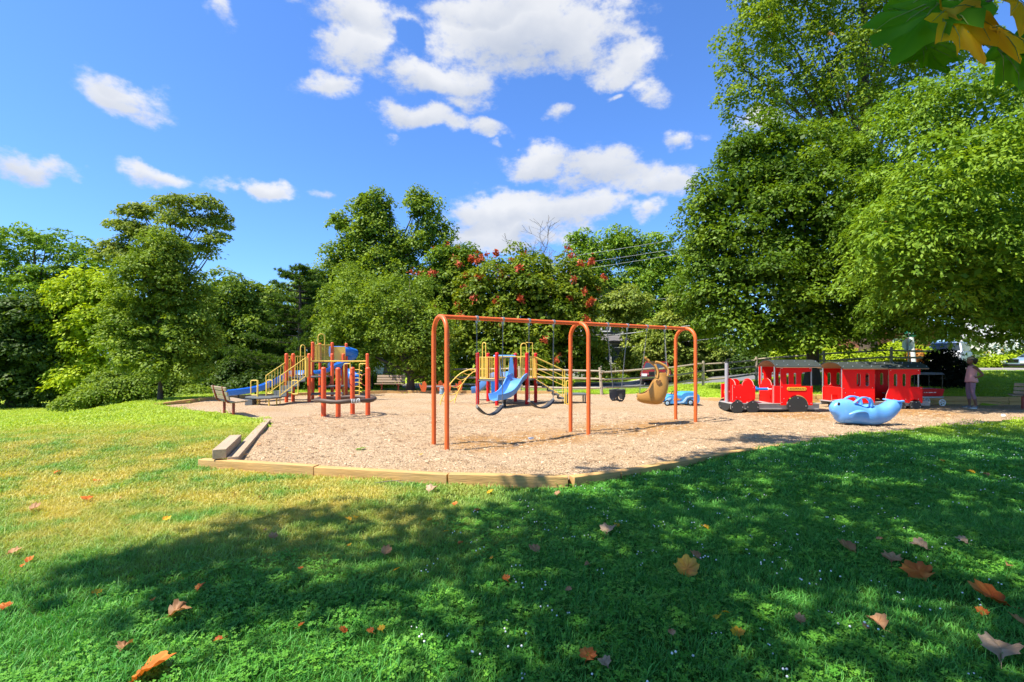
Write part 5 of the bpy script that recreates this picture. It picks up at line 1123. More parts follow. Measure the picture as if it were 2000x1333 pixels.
# ================================================================ toy train: local x along the train, y to the rear, z up
def arc_pts(cx, cz, r, a0, a1, n=10): return [(cx + r * math.cos(R(a0 + (a1 - a0) * k / n)), cz + r * math.sin(R(a0 + (a1 - a0) * k / n))) for k in range(n + 1)]
def slot(x0, x1, z0, z1, n=6): c = (x0 + x1) / 2; r = (x1 - x0) / 2; return arc_pts(c, z1 - r, r, 0, 180, n) + arc_pts(c, z0 + r, r, 180, 360, n)
WT = .90
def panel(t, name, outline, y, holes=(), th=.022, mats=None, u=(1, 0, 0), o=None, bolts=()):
    b = MB(); b.edge_slot = True; b.prism(outline, th, o or (0, y, 0), u=u, holes=holes); ob = b.build(name, mats or [M['trainred'], M['edge_highlight']], t, sharp=30)
    if bolts:
        bb = MB(); uu = Vector(u); nrm = uu.cross(Vector((0, 0, 1)))
        for x, z in bolts: c = Vector(o or (0, y, 0)) + uu * x + Vector((0, 0, z)); bb.cyl(c + nrm * (th / 2 + .006), c + nrm * (th / 2 - .001), .013, 8)
        bb.build('bolts', M['chrome'], ob)
    return ob
def wheel_disc(t, x, y, z, r, bolts=True):
    b = MB(); q = [(px, max(pz, .005)) for px, pz in arc_pts(x, z, r, 0, 350, 30)]; b.prism(q, .03, (0, y, 0)); w = b.build('wheel', M['trainblack'], t, sharp=30)
    bb = MB()
    for a in (0, 90, 180, 270):
        bx = x + r * .8 * math.cos(R(a)); bz = z + r * .8 * math.sin(R(a))
        if bz > .03: bb.cyl((bx, y - .022, bz), (bx, y - .01, bz), .016, 8)
    bb.build('bolts', M['chrome'], w)
def arch_roof(t, x0, x1, z0, rise, wid, over):
    b = MB(); n = 14; ro = []; ri = []
    for k in range(n + 1):
        u = k / n * 2 - 1; y = WT / 2 + u * (wid / 2); z = z0 + rise * (1 - abs(u) ** 2.2); ro.append((y, z + .018)); ri.append((y, z))
    b.loft([[(x, y, z) for y, z in ro + ri[::-1]] for x in (x0, x1)]); r_ = b.build('roof', M['roofgrey'], t, bevel=.004)
    b = MB(); b.loft([[(x, y, z - .002) for y, z in ri] + [(x, y, z - .02) for y, z in ri[::-1]] for x in (x0 + .02, x1 - .02)]); b.build('lining', M['rooflining'], r_)
    b = MB()
    for x in np.arange(x0 + .08, x1, .32):
        for u in (-.86, -.5): y = WT / 2 + u * wid / 2; z = z0 + rise * (1 - abs(u) ** 2.2) + .018; b.ball((x, y, z), .014, n=6, m=4)
    b.build('bolts', M['chrome'], r_, sharp=0); return r_
# --- locomotive
Lo = Vector((6.27, 14.62, 0)); lrz = R(-1)
loco = thing('toy_locomotive', 'red toy locomotive with a grey chimney, yellow name plate and black disc wheels', 'toy train', (Lo.x, Lo.y, 0), lrz)
for y in (.06, WT - .06):
    b = MB(); b.box((1.69, y, .17), (2.66, .03, .16)); b.build('side_beam', M['traingrey'], loco, bevel=.006)
for i, (x0, x1) in enumerate(((.34, 1.15), (1.16, 2.1), (2.11, 3.03))):
    b = MB(); b.box(((x0 + x1) / 2, WT / 2, .265), (x1 - x0 - .01, WT - .02, .025)); b.build('floor_board', M['traingrey'], loco, bevel=.004)
b = MB(); b.box((1.7, WT / 2, .12), (2.5, .6, .18)); b.build('chassis', M['traindark'], loco)
b = MB(); b.prism([(WT / 2 + .40 * math.cos(a), .25 + .23 * math.sin(a)) for a in np.linspace(math.pi, 2 * math.pi, 15)], .03, (.36, 0, 0), u=(0, 1, 0)); b.build('bumper', M['trainblack'], loco)
b = MB(); b.cyl((.41, WT / 2, .27), (.41, WT / 2, 1.50), .054, 16); ch = b.build('chimney', M['polegrey'], loco, bevel=.004)
b = MB(); b.tube([(.41, WT / 2, 1.50), (.41, WT / 2, 1.55)], [.057, .052], 14); b.box((.44, WT / 2, 1.595), (.15, .02, .02), (0, R(-28), 0)); b.build('chimney_cap', M['trainblack'], ch)
b = MB(); b.cyl((.41, WT / 2, .62), (.51, WT / 2, .60), .022, 8); b.build('bracket', M['chrome'], ch)
fo = [(.41, .36)] + arc_pts(.536, .17, .22, 118, 32, 7) + arc_pts(.995, .17, .22, 148, 80, 5) + [(1.09, .40), (1.09, .80), (.98, .81)] + arc_pts(.85, .83, .155, 20, 160, 8) + [(.70, .815), (.41, .83)]
for y in (.03, WT - .03): panel(loco, 'side_panel', fo, y, bolts=[(.46, .76), (1.03, .76), (.52, .46), (.64, .46)] if y < .5 else ())
hump = [(.03, .27), (WT - .03, .27), (WT - .03, .80), (WT - .2, .84)] + arc_pts(WT / 2, .86, .19, 10, 170, 8) + [(.2, .84), (.03, .80)]
hump = [(.03, .27), (WT - .03, .27), (WT - .03, .82)] + [(WT / 2 + .36 * math.cos(a), .82 + .19 * math.sin(a)) for a in np.linspace(0.02, math.pi - .02, 12)] + [(.03, .82)]
for x in (.52, 1.07): panel(loco, 'cross_panel', hump, 0, u=(0, 1, 0), o=(x, 0, 0))
for y in (.12, WT - .12):
    b = MB(); b.prism([(y + .045 * math.cos(a), .56 + .09 * math.sin(a)) for a in np.linspace(0, 2 * math.pi, 19)[:-1]], .02, (.495, 0, 0), u=(0, 1, 0)); lp = b.build('headlamp_plate', M['plateyellow'], loco, bevel=.004)
    b = MB()
    for dz in (-.05, .05): b.cyl((.478, y, .56 + dz), (.486, y, .56 + dz), .014, 8)
    b.build('bolts', M['black'], lp)
for x in (.536, .995):
    for y in (-.01, WT + .01): wheel_disc(loco, x, y, .165, .19)
for y in (-.01, WT + .01): wheel_disc(loco, 2.34, y, .20, .30)
b = MB(); b.cyl((1.07, .12, .70), (1.50, .12, .70), .04, 12); b.cyl((1.07, WT - .12, .70), (1.50, WT - .12, .70), .04, 12); b.build('grab_bar', M['deepblue'], loco)
b = MB(); b.cyl((1.50, .12, .70), (1.80, .12, .70), .014, 8); b.cyl((1.50, .12, .70), (1.52, .12, .70), .045, 10); b.build('piston_rod', M['white'], loco)
cab_o = [(1.84, .22)] + arc_pts(2.34, .20, .33, 176, 4, 14) + [(2.80, .22), (2.80, .80), (2.46, .80), (2.46, 1.02)] + arc_pts(2.56, 1.12, .10, 180, 90, 5) + [(2.77, 1.24), (2.77, 1.37), (1.84, 1.37)]
win = [slot(2.02, 2.085, .84, 1.20), slot(2.24, 2.31, .84, 1.20)]
for y in (.02, WT - .02): panel(loco, 'cab_side', cab_o, y, win, bolts=[(1.88, .77), (1.88, 1.33), (2.74, .77), (2.72, 1.33), (1.94, .42), (1.88, .30), (2.75, .28)] if y < .5 else ())
cf = [(.02, .27), (WT - .02, .27), (WT - .02, .82), (WT - .12, .82)] + [(WT / 2 + .30 * math.cos(a), .82 + .20 * math.sin(a)) for a in np.linspace(0.02, math.pi - .02, 12)] + [(.12, .82), (.02, .82)]
panel(loco, 'cross_panel', cf, 0, u=(0, 1, 0), o=(1.64, 0, 0))
for y in (.02, WT - .02): panel(loco, 'cab_front_side', [(1.62, .27), (1.84, .27), (1.84, .80), (1.62, .80)], y + (.012 if y < .5 else -.012))
panel(loco, 'cab_far_side', [(1.60, .80), (1.84, .80), (1.84, 1.37), (1.60, 1.37)], WT - .034, [slot(1.67, 1.76, .86, 1.18)])
for x, y in ((1.68, .05), (1.68, WT - .05), (2.78, .05), (2.78, WT - .05)): b = MB(); b.cyl((x, y, .80), (x, y, 1.39), .02, 8); b.build('roof_post', M['galv'], loco)
arch_roof(loco, 1.62, 3.0, 1.375, .20, WT + .26, 0)
b = MB(); q = arc_pts(2.08, .715, .052, 90, 270, 8) + arc_pts(2.56, .715, .052, -90, 90, 8); b.prism(q, .014, (0, .0005, 0)); pl_ = b.build('name_plate', M['plateyellow'], loco, bevel=.003)
b = MB()
for x in (2.075, 2.565): b.cyl((x, -.012, .715), (x, -.006, .715), .012, 8)
b.build('bolts', M['black'], pl_)
fc = bpy.data.curves.new('lettering', 'FONT'); fc.body = 'KOMPAN'; fc.size = .085; fc.align_x = 'CENTER'; fc.align_y = 'CENTER'; fc.space_character = 1.25; fc.extrude = .002; fc.materials.append(M['letter'])
LET = link('lettering', fc, pl_, (2.32, -.0085, .715), (R(90), 0, 0))
bpy.context.view_layer.update(); lm_ = bpy.data.meshes.new_from_object(LET.evaluated_get(bpy.context.evaluated_depsgraph_get())); bpy.data.objects.remove(LET)
lm_.name = 'lettering'; link('lettering', lm_, pl_, (2.32, -.0085, .715), (R(90), 0, 0))
# --- carriage
Ca = Vector((10.0, 15.45, 0)); crz = R(5)
car = thing('toy_carriage', 'red toy train carriage with arched windows and a long grey roof, behind the blue whale', 'toy train', (Ca.x, Ca.y, 0), crz)
KL = .00373; KZ = .003492     # metres per unit of the enlarged view
def cx_(v): return (v - 150) * KL
def cz_(v): return max(.02, (752 - v) * KZ)
b = MB(); b.box((2.0, WT / 2, .12), (2.6, .6, .16)); b.build('chassis', M['traindark'], car)
for y in (.06, WT - .06): b = MB(); b.box((2.10, y, .15), (3.2, .03, .12)); b.build('side_beam', M['traingrey'], car, bevel=.005)
for i in range(3): b = MB(); b.box((.45 + 1.05 * i + .55, WT / 2, .225), (1.04, WT - .02, .025)); b.build('floor_board', M['traingrey'], car, bevel=.004)
z_e = cz_(380); z_s = cz_(550)
p1 = [(cx_(310), .20), (cx_(613), .20), (cx_(613), z_e), (cx_(310), z_e)]
w1 = [slot(cx_(445), cx_(480), cz_(542), cz_(420)), slot(cx_(525), cx_(560), cz_(542), cz_(420)), slot(cx_(357), cx_(388), cz_(542), cz_(420))]
p2 = [(cx_(708), .20), (cx_(820), .20)] + arc_pts(cx_(845), .10, .17, 150, 60, 5) + [(cx_(905), .20)] + arc_pts(cx_(990), .06, .24, 150, 30, 8) + [(cx_(1060), .18), (cx_(1060), z_s), (cx_(947), z_s), (cx_(947), cz_(460))] + arc_pts(cx_(947) + .08, cz_(460) + .0, .08, 180, 90, 4) + [(cx_(1040), cz_(430)), (cx_(1040), z_e), (cx_(745), z_e), (cx_(745), cz_(560)), (cx_(722), cz_(620))]
w2 = [slot(cx_(790), cx_(822), cz_(545), cz_(425)), slot(cx_(872), cx_(902), cz_(545), cz_(425))]
for y, bl in ((.02, True), (WT - .02, False)):
    panel(car, 'side_panel', p1, y, w1[:2] if bl else w1, bolts=[(cx_(325), cz_(560)), (cx_(590), cz_(555)), (cx_(340), cz_(600)), (cx_(425), cz_(600)), (cx_(575), cz_(662))] if bl else ())
    panel(car, 'side_panel', p2, y, w2, bolts=[(cx_(760), cz_(395)), (cx_(1020), cz_(395)), (cx_(785), cz_(662)), (cx_(900), cz_(664)), (cx_(1020), cz_(664)), (cx_(1045), cz_(565))] if bl else ())
panel(car, 'door_panel', [(cx_(613), z_e - .16), (cx_(745), z_e - .16), (cx_(745), z_e), (cx_(613), z_e)], WT - .02)
panel(car, 'back_panel', [(cx_(613), .22), (cx_(722), .22), (cx_(740), z_s), (cx_(740), z_e - .165), (cx_(613), z_e - .165)], WT - .024, [slot(cx_(625), cx_(655), cz_(540), cz_(420)), slot(cx_(690), cx_(720), cz_(540), cz_(420))])
fr = [(.03, .24), (.22, .24), (.22, .45), (.50, .45), (.50, .24), (WT - .03, .24), (WT - .03, z_s), (.03, z_s)]; panel(car, 'cross_panel', fr, 0, u=(0, 1, 0), o=(cx_(318), 0, 0)); panel(car, 'cross_panel', [(.03, .24), (WT - .03, .24), (WT - .03, z_s), (.03, z_s)], 0, u=(0, 1, 0), o=(cx_(1048), 0, 0))
for x, y in ((cx_(312), .03), (cx_(312), WT - .03), (cx_(1030), .05), (cx_(1030), WT - .05)): b = MB(); b.cyl((x, y, z_s - .02), (x, y, z_e + .02), .021, 8); b.build('roof_post', M['galv'], car)
arch_roof(car, cx_(288), cx_(1090), z_e + .01, .20, WT + .26, 0)
for x in (cx_(845), cx_(990)):
    for y in (-.01, WT + .01): wheel_disc(car, x, y, .06, .19)
for x in (cx_(480), cx_(930)): b = MB(); b.box((x, WT / 2, .46), (.34, WT - .1, .03)); b.build('bench_seat', M['traingrey'], car, bevel=.006)

# ================================================================ blue whale ride-on
W0 = G(1690, 830.5); wrz = R(0)
wh = thing('whale_rocker', 'light blue moulded plastic whale ride-on with carry handles and a raised tail', 'ride-on toy', (W0.x, W0.y, 0), R(4))
wk = W0.y / F / 11.11
def wp(cx, cy): return ((cx - 1000) * wk, (790 - cy) * wk)
topl = [(212, 400), (225, 350), (280, 285), (350, 240), (430, 222), (520, 216), (610, 225), (700, 270), (800, 320), (900, 370), (960, 385), (1010, 360), (1060, 335), (1120, 338), (1200, 370), (1300, 372), (1400, 345), (1480, 300), (1540, 260), (1600, 240), (1700, 245), (1740, 262), (1760, 300)]
botl = [(212, 430), (225, 500), (290, 585), (330, 630), (355, 690), (400, 735), (480, 748), (600, 755), (700, 762), (800, 770), (900, 780), (980, 788), (1060, 790), (1140, 788), (1220, 780), (1320, 765), (1420, 735), (1500, 695), (1580, 640), (1660, 570), (1720, 490), (1750, 420), (1762, 340)]
TW = dens_(topl, 44); BW = dens_(botl, 44); rows = []
for q in range(44):
    tx, tz = wp(TW[q].x, TW[q].y); bx, bz = wp(BW[q].x, BW[q].y); u = q / 43
    w = .27 * min(1, (math.sin(math.pi * min(1, u * 1.9 + .02) * .5)) ** .6) * (1 - .55 * max(0, u - .55) / .45); w *= 1 if 0 < q < 43 else .35
    cx0, cz0 = (tx + bx) / 2, (tz + bz) / 2; hx, hz = (tx - bx) / 2, (tz - bz) / 2; row = []
    for k in range(18):
        a = 2 * math.pi * k / 18; c_, s_ = math.cos(a), math.sin(a); e = .78
        row.append((cx0 + hx * math.copysign(abs(s_) ** e, s_), w * math.copysign(abs(c_) ** e, c_), cz0 + hz * math.copysign(abs(s_) ** e, s_)))
    rows.append(row)
b = MB(); b.loft(rows); body = b.build('body', M['whale'], wh, sharp=80); sb = body.modifiers.new('smooth', 'SUBSURF'); sb.levels = 1; sb.render_levels = 1
for s in (-1, 1):      # pectoral fins
    b = MB(); rr = []
    for q in range(13):
        u = q / 12; x = (440 + 440 * u - 1000) * wk; t_ = .012 + .045 * math.sin(math.pi * u) ** .7; zc = wp(0, 540 - 70 * math.sin(math.pi * u * .9))[1] + .02
        rr.append([(x, s * (.24), zc + t_), (x, s * (.27 + .12 * math.sin(math.pi * u) ** .8), zc - .02), (x, s * (.24), zc - t_ * 1.2)])
    b.loft(rr); f = b.build('fin', M['whale'], wh, sharp=80); f.modifiers.new('smooth', 'SUBSURF').levels = 1
    pts = curve([Vector((wp(610, 300)[0], s * .17, wp(0, 310)[1])), Vector((wp(680, 220)[0], s * .19, wp(0, 235)[1])), Vector((wp(800, 170)[0], s * .19, wp(0, 180)[1])), Vector((wp(920, 180)[0], s * .18, wp(0, 195)[1])), Vector((wp(1000, 260)[0], s * .17, wp(0, 270)[1])), Vector((wp(1005, 370)[0], s * .16, wp(0, 380)[1]))], 30)
    b = MB(); rr = []
    for i, p_ in enumerate(pts):
        d = (pts[min(i + 1, len(pts) - 1)] - pts[max(i - 1, 0)]).normalized(); n_ = Vector((-d.z, 0, d.x)); w_ = .045 if i > len(pts) * .6 else .03; yy = Vector((0, .035 if i < len(pts) * .6 else .05, 0))
        rr.append([p_ + n_ * w_ * .6 + yy, p_ + n_ * w_ * .6 - yy, p_ - n_ * w_ * .6 - yy, p_ - n_ * w_ * .6 + yy])
    b.loft(rr); b.build('handle', M['whale'], wh, bevel=.01, sharp=60)
    b = MB(); ex, ez = wp(310, 318); b.ball((ex, s * .122, ez), .033, .022, .042, 12, 8); b.build('eye', M['black'], wh, sharp=80)
b = MB(); rr = []
for q in range(9):
    u = q / 8 * 2 - 1; x = wp(1640, 0)[0] + .07 * (1 - u * u); rr.append([(x - .12 * (1 - .4 * u * u), u * .30, wp(0, 290)[1] + .05 * abs(u)), (x, u * .30, wp(0, 262)[1] + .05 * abs(u)), (x + .14 * (1 - .5 * u * u), u * .30, wp(0, 300)[1] + .05 * abs(u)), (x, u * .30, wp(0, 335)[1] + .05 * abs(u))])
b.loft(rr); f = b.build('tail_fluke', M['whale'], wh, sharp=80); f.modifiers.new('smooth', 'SUBSURF').levels = 1

# ================================================================ blue panel car
K0 = G(1330, 792.5); ck = K0.y / F / 10.53
tc_ = thing('toy_car', 'bright blue toy car on springs with white wheels and an orange flame on its door', 'toy car', (K0.x, K0.y, 0), R(3))
def kp(cx, cy): return ((cx - 1053) * ck, (1068 - cy) * ck)
prof = [(715, 1010), (735, 920), (780, 880), (850, 855), (930, 850), (1060, 860), (1090, 830), (1130, 805), (1200, 798), (1330, 796), (1380, 815), (1440, 860), (1450, 930), (1440, 1000), (1400, 1030), (1320, 1030), (860, 1030), (740, 1035)]
for s, y in ((-1, 0), (1, .62)):
    b = MB(); b.prism([kp(*p) for p in prof], .03, (0, y, 0)); b.build('side_panel', M['carblue'], tc_, bevel=.006)
    ys = y + s * .024
    b = MB(); fp = [(720, 985), (745, 935), (800, 905), (850, 905), (830, 940), (790, 960), (760, 1000)]; b.prism([kp(*p) for p in fp], .014, (0, ys, 0))
    fe = [(900, 1000), (1080, 985), (1120, 940), (1160, 890), (1220, 870), (1370, 870), (1370, 890), (1240, 895), (1180, 920), (1150, 970), (1110, 1010), (900, 1020)]; b.prism([kp(*p) for p in fe], .014, (0, ys, 0)); b.build('wing_trim', M['carpale'], tc_, bevel=.004)
    b = MB(); fl_ = [(900, 925), (930, 905), (1000, 915), (960, 930), (1070, 925), (980, 945), (1060, 950), (960, 962), (900, 965), (885, 945)]; b.prism([kp(*p) for p in fl_], .006, (0, ys, 0)); b.build('flame_print', M['flame'], tc_)
    for cx, cy, r in ((755, 1012, 60), (1240, 1003, 66)):
        c_ = kp(cx, cy); b = MB(); b.cyl((c_[0], ys + s * .012, c_[1]), (c_[0], ys + s * .035, c_[1]), r * ck, 22); w = b.build('wheel', M['trainblack'], tc_); b = MB(); b.cyl((c_[0], ys + s * .03, c_[1]), (c_[0], ys + s * .045, c_[1]), r * ck * .55, 16); b.build('hub', M['carpale'], w)
        b = MB(); b.cyl((c_[0], ys + s * .04, c_[1]), (c_[0], ys + s * .055, c_[1]), r * ck * .2, 10); b.build('cap', M['chrome'], w)
b = MB()
for (x0, z0), (x1, z1) in ((kp(735, 930), kp(900, 862)), (kp(1075, 875), kp(1180, 805)), (kp(1180, 802), kp(1400, 802))): b.beam((x0, .31, z0), (x1, .31, z1), .60, .02)
b.build('body_board', M['carblue'], tc_)
x0, z0 = kp(1000, 960); b = MB(); b.box((x0, .31, z0), (.30, .58, .03)); b.build('seat', M['carpale'], tc_, bevel=.006)
x0, z0 = kp(945, 835); b = MB(); b.tube([(x0 + .04 * math.sin(a), .31 + .10 * math.cos(a), z0 + .09 * math.sin(a)) for a in np.linspace(0, 2 * math.pi, 17)[:-1]], .012, 6, True); b.tube([(x0, .31, z0), (x0 - .12, .31, z0 - .06)], .014, 6); b.build('steering_wheel', M['black'], tc_)
b = MB()
for x in (-.2, .25): b.tube([(x + .07 * math.cos(a), .31 + .07 * math.sin(a), .22 * a / 25) for a in np.linspace(0, 25, 80)], .011, 5)
b.build('spring', M['black'], tc_)
# ================================================================ spring seat toy with hand-shaped backs
H0 = G(848, 771); ht = thing('spring_rider', 'orange spring rider with hand-shaped seat backs beyond the left swing arch', 'spring rider', (H0.x, H0.y, 0), R(10))
hand = [(-.13, -.32), (.10, -.32), (.16, -.10), (.17, .10), (.155, .22), (.125, .26), (.10, .24), (.085, .33), (.045, .37), (.01, .36), (-.005, .31), (-.03, .33), (-.065, .32), (-.085, .27), (-.10, .13), (-.14, .06), (-.22, .16), (-.27, .17), (-.285, .12), (-.22, -.06)]
hc_ = Vector((0, 0, 0))
for dx, dy, rz_, sc in ((-.46, -.05, 0, .62), (.28, .45, 8, .62), (.62, -.10, -20, .70), (1.2, .5, -5, .6)):
    m3 = Matrix.Rotation(R(rz_), 3, 'Z'); b = MB(); b.prism([(x * sc * 1.2, z * sc * 1.12) for x, z in hand], .035, (dx, dy, .36), u=tuple(m3 @ Vector((1, 0, 0)))); b.build('hand_seat_back', M['orange'], ht, bevel=.006)
b = MB(); b.box((.35, .15, .36), (1.5, .10, .06)); b.box((.35, .25, .30), (.10, .9, .05)); b.build('beam', M['traingrey'], ht, bevel=.006)
b = MB(); b.tube([(.35 + .10 * math.cos(a), .15 + .10 * math.sin(a), .30 * a / 31) for a in np.linspace(0, 31, 110)], .016, 6); b.build('spring', M['carpale'], ht)
b = MB(); b.cyl((1.0, -.15, .36), (1.0, -.15, .40), .16, 16); b.build('seat', M['maroon'], ht, bevel=.01)
# ================================================================ red wagon behind the carriage
Wg = Vector((14.2, 16.75, 0)); wg = thing('folding_wagon', 'red folding wagon with grey canopy and white-spoked wheels behind the toy train', 'wagon', Wg, R(3))
b = MB(); b.loft([[(-.5, -.25, .34), (.52, -.25, .34), (.52, .25, .34), (-.5, .25, .34)], [(-.54, -.28, .60), (.57, -.28, .60), (.57, .28, .60), (-.54, .28, .60)]]); b.build('tub', M['red'], wg, bevel=.015)
b = MB()
for x0, w_ in ((-.18, .05), (-.11, .06), (-.02, .16), (.16, .10)): b.box((x0 + w_ / 2, -.272, .475), (w_ * .86, .012, .022))
b.build('lettering', M['white'], wg)
b = MB(); b.box((0, 0, .31), (1.1, .5, .05)); b.build('frame', M['galv'], wg)
for x in (-.42, .46):
    for y in (-.29, .29):
        b = MB(); b.tube([(x + .105 * math.cos(a), y, .125 + .105 * math.sin(a)) for a in np.linspace(0, 2 * math.pi, 25)[:-1]], .022, 8, True); w = b.build('wheel', M['white'], wg, sharp=60); b = MB()
        for k in range(5): a = 2 * math.pi * k / 5; b.beam((x, y, .125), (x + .1 * math.cos(a), y, .125 + .1 * math.sin(a)), .03, .025, (0, 1, 0))
        b.cyl((x, y - .02, .125), (x, y + .02, .125), .03, 10); b.build('spokes', M['white'], w)
for x in (-.5, .5):
    for y in (-.25, .25): b = MB(); b.cyl((x, y, .58), (x, y, 1.10), .011, 6); b.build('canopy_pole', M['black'], wg)
b = MB(); b.loft([[(-.56, -.30, 1.08), (.56, -.30, 1.08), (.56, .30, 1.08), (-.56, .30, 1.08)], [(-.54, -.22, 1.15), (.54, -.22, 1.15), (.54, .22, 1.15), (-.54, .22, 1.15)]]); b.build('canopy', mat('grey canopy cloth', (.14, .15, .17), .9, var=.15), wg, bevel=.01)
b = MB(); b.tube([(.58, 0, .33), (.72, 0, .45), (.76, 0, .95)], .014, 6); b.tube([(.76, -.09, .95), (.76, .09, .95)], .016, 6); b.build('pull_handle', M['black'], wg)

# ================================================================ people
def skin_mesh(name, nodes, edges, sub=2):
    me = bpy.data.meshes.new(name); me.from_pydata([n[0] for n in nodes], edges, []); o = bpy.data.objects.new(name, me); C.objects.link(o)
    sm = o.modifiers.new('skin', 'SKIN'); sm.use_smooth_shade = True
    for i, n in enumerate(nodes):
        r = n[1] if isinstance(n[1], tuple) else (n[1], n[1]); me.skin_vertices[0].data[i].radius = r
    me.skin_vertices[0].data[0].use_root = True
    ss_ = o.modifiers.new('sub', 'SUBSURF'); ss_.levels = sub; ss_.render_levels = sub
    bpy.context.view_layer.update(); dg = bpy.context.evaluated_depsgraph_get(); out = bpy.data.meshes.new_from_object(o.evaluated_get(dg)); bpy.data.objects.remove(o); out.name = name
    return out
def mesh_add(me, mb):      # merge extra shapes into an evaluated mesh
    vs = [v.co[:] for v in me.vertices]; fs = [tuple(p.vertices) for p in me.polygons]; b = len(vs); m2 = bpy.data.meshes.new(me.name)
    m2.from_pydata(vs + mb.v, [], fs + [tuple(b + i for i in f) for f in mb.f]); m2.polygons.foreach_set('use_smooth', [True] * len(m2.polygons)); return m2
def fingers(b, wrist, palm, d, side, r=.0085):
    """four fingers and a thumb lying round the hip"""
    d = Vector(d).normalized(); s = Vector(side).normalized(); p = Vector(palm)
    for i, l in enumerate((.060, .072, .068, .052)):
        o = p + s * (.026 - .017 * i); n_ = d.cross(s)
        b.tube([o, o + d * l * .45, o + d * l * .75 + n_ * .006, o + d * l + n_ * .018], [r, r * .95, r * .85, r * .6], 7)
    b.tube([p - d * .03 + s * .03, p - d * .01 + s * .055, p + d * .02 + s * .07], [r * 1.15, r, r * .7], 7)
PW = G(1897, 797.5); person = thing('person', 'woman in a pink sleeveless top and mauve leggings standing hands on hips in the shade', 'person', (PW.x, PW.y, 0), R(72))
# local: +y is where she faces, x to her right
N_ = [((0, 0, .93), (.125, .095)), ((0, .0, 1.06), (.105, .08)), ((0, -.015, 1.20), (.125, .085)), ((0, -.025, 1.33), (.125, .075)), ((0, -.015, 1.40), (.05, .05)), ((0, .005, 1.47), (.047, .048)),
      ((.09, .0, .88), .085), ((.10, .03, .68), .072), ((.105, .035, .48), .052), ((.115, .0, .30), .052), ((.12, -.02, .10), .034), ((.12, .03, .045), .034), ((.125, .13, .03), .03),
      ((-.09, .0, .88), .085), ((-.10, .02, .68), .072), ((-.11, .015, .48), .052), ((-.12, -.04, .30), .052), ((-.13, -.07, .10), .034), ((-.13, -.02, .045), .034), ((-.14, .08, .03), .03),
      ((.165, -.03, 1.345), .048), ((.26, -.07, 1.22), .042), ((.315, -.12, 1.10), .034), ((.24, -.07, 1.05), .03), ((.165, -.02, 1.01), .022), ((.14, .015, 1.0), .02),
      ((-.165, -.03, 1.345), .048), ((-.27, -.09, 1.22), .042), ((-.325, -.16, 1.10), .034), ((-.24, -.10, 1.05), .03), ((-.165, -.04, 1.01), .022), ((-.14, .0, 1.0), .02)]
E_ = [(0, 1), (1, 2), (2, 3), (3, 4), (4, 5), (0, 6), (6, 7), (7, 8), (8, 9), (9, 10), (10, 11), (11, 12), (0, 13), (13, 14), (14, 15), (15, 16), (16, 17), (17, 18), (18, 19), (3, 20), (20, 21), (21, 22), (22, 23), (23, 24), (24, 25), (3, 26), (26, 27), (27, 28), (28, 29), (29, 30), (30, 31)]
me = skin_mesh('body', N_, E_)
hb = MB(); hb.ball((0, .025, 1.565), .074, .092, .108, 18, 14); hb.ball((0, .055, 1.515), .052, .06, .06, 12, 8); hb.tube([(0, .112, 1.585), (0, .130, 1.556), (0, .112, 1.546)], [.007, .014, .009], 7)
for s in (-1, 1): hb.ball((s * .074, .01, 1.562), .012, .022, .03, 8, 6)
hb.ball((0, .103, 1.518), .026, .012, .009, 10, 6)
fingers(hb, None, (.15, .005, 1.0), (-.45, .8, -.3), (.2, .2, .9)); fingers(hb, None, (-.15, -.01, 1.0), (.45, .8, -.3), (-.2, .2, .9))
me = mesh_add(me, hb); me.materials.append(M['skin']); body = link('body', me, person)
eb = MB()
for s in (-1, 1): eb.ball((s * .03, .103, 1.578), .013, .008, .008, 8, 6)
eb.build('eyes', M['white'], person, sharp=80); eb = MB()
for s in (-1, 1): eb.ball((s * .03, .110, 1.578), .006, .004, .006, 8, 6)
eb.build('pupils', M['black'], person, sharp=80)
# sleeveless top: rings hanging from the shoulders, loose at the hem
b = MB(); rows = []
for z, rx, ry, yo in ((.86, .185, .155, .0), (.94, .178, .145, .0), (1.05, .152, .122, .01), (1.16, .152, .118, -.01), (1.26, .158, .115, -.02), (1.33, .142, .098, -.025), (1.385, .105, .078, -.02), (1.405, .075, .066, -.015)):
    rows.append([(rx * math.cos(a) * (1 + .025 * math.sin(7 * a + z * 9)), yo + ry * math.sin(a) * (1 + .03 * math.sin(5 * a + z * 7)), z + (.03 * abs(math.sin(a)) * (-1 if math.sin(a) > 0 else -.2) if z > 1.39 else .012 * math.sin(3 * a) * (z < .9))) for a in np.linspace(0, 2 * math.pi, 33)[:-1]])
b.grid(rows, True); tp = b.build('tank_top', M['pink'], person, sharp=80); sm = tp.modifiers.new('thick', 'SOLIDIFY'); sm.thickness = .008; sm.offset = 1
ln = [((0, .0, .95), (.135, .105)), ((0, 0, .90), (.135, .105))] + [((x, y, z), r * 1.09) for (x, y, z), r in ((N_[6][0], .086), (N_[7][0], .072), (N_[8][0], .053), ((.112, .01, .36), .054), ((.115, .0, .27), .050), (N_[13][0], .086), (N_[14][0], .072), (N_[15][0], .053), ((-.117, -.02, .36), .054), ((-.12, -.04, .27), .050))]
me = skin_mesh('leggings', ln, [(0, 1), (1, 2), (2, 3), (3, 4), (4, 5), (5, 6), (1, 7), (7, 8), (8, 9), (9, 10), (10, 11)]); me.materials.append(M['mauve']); link('leggings', me, person)
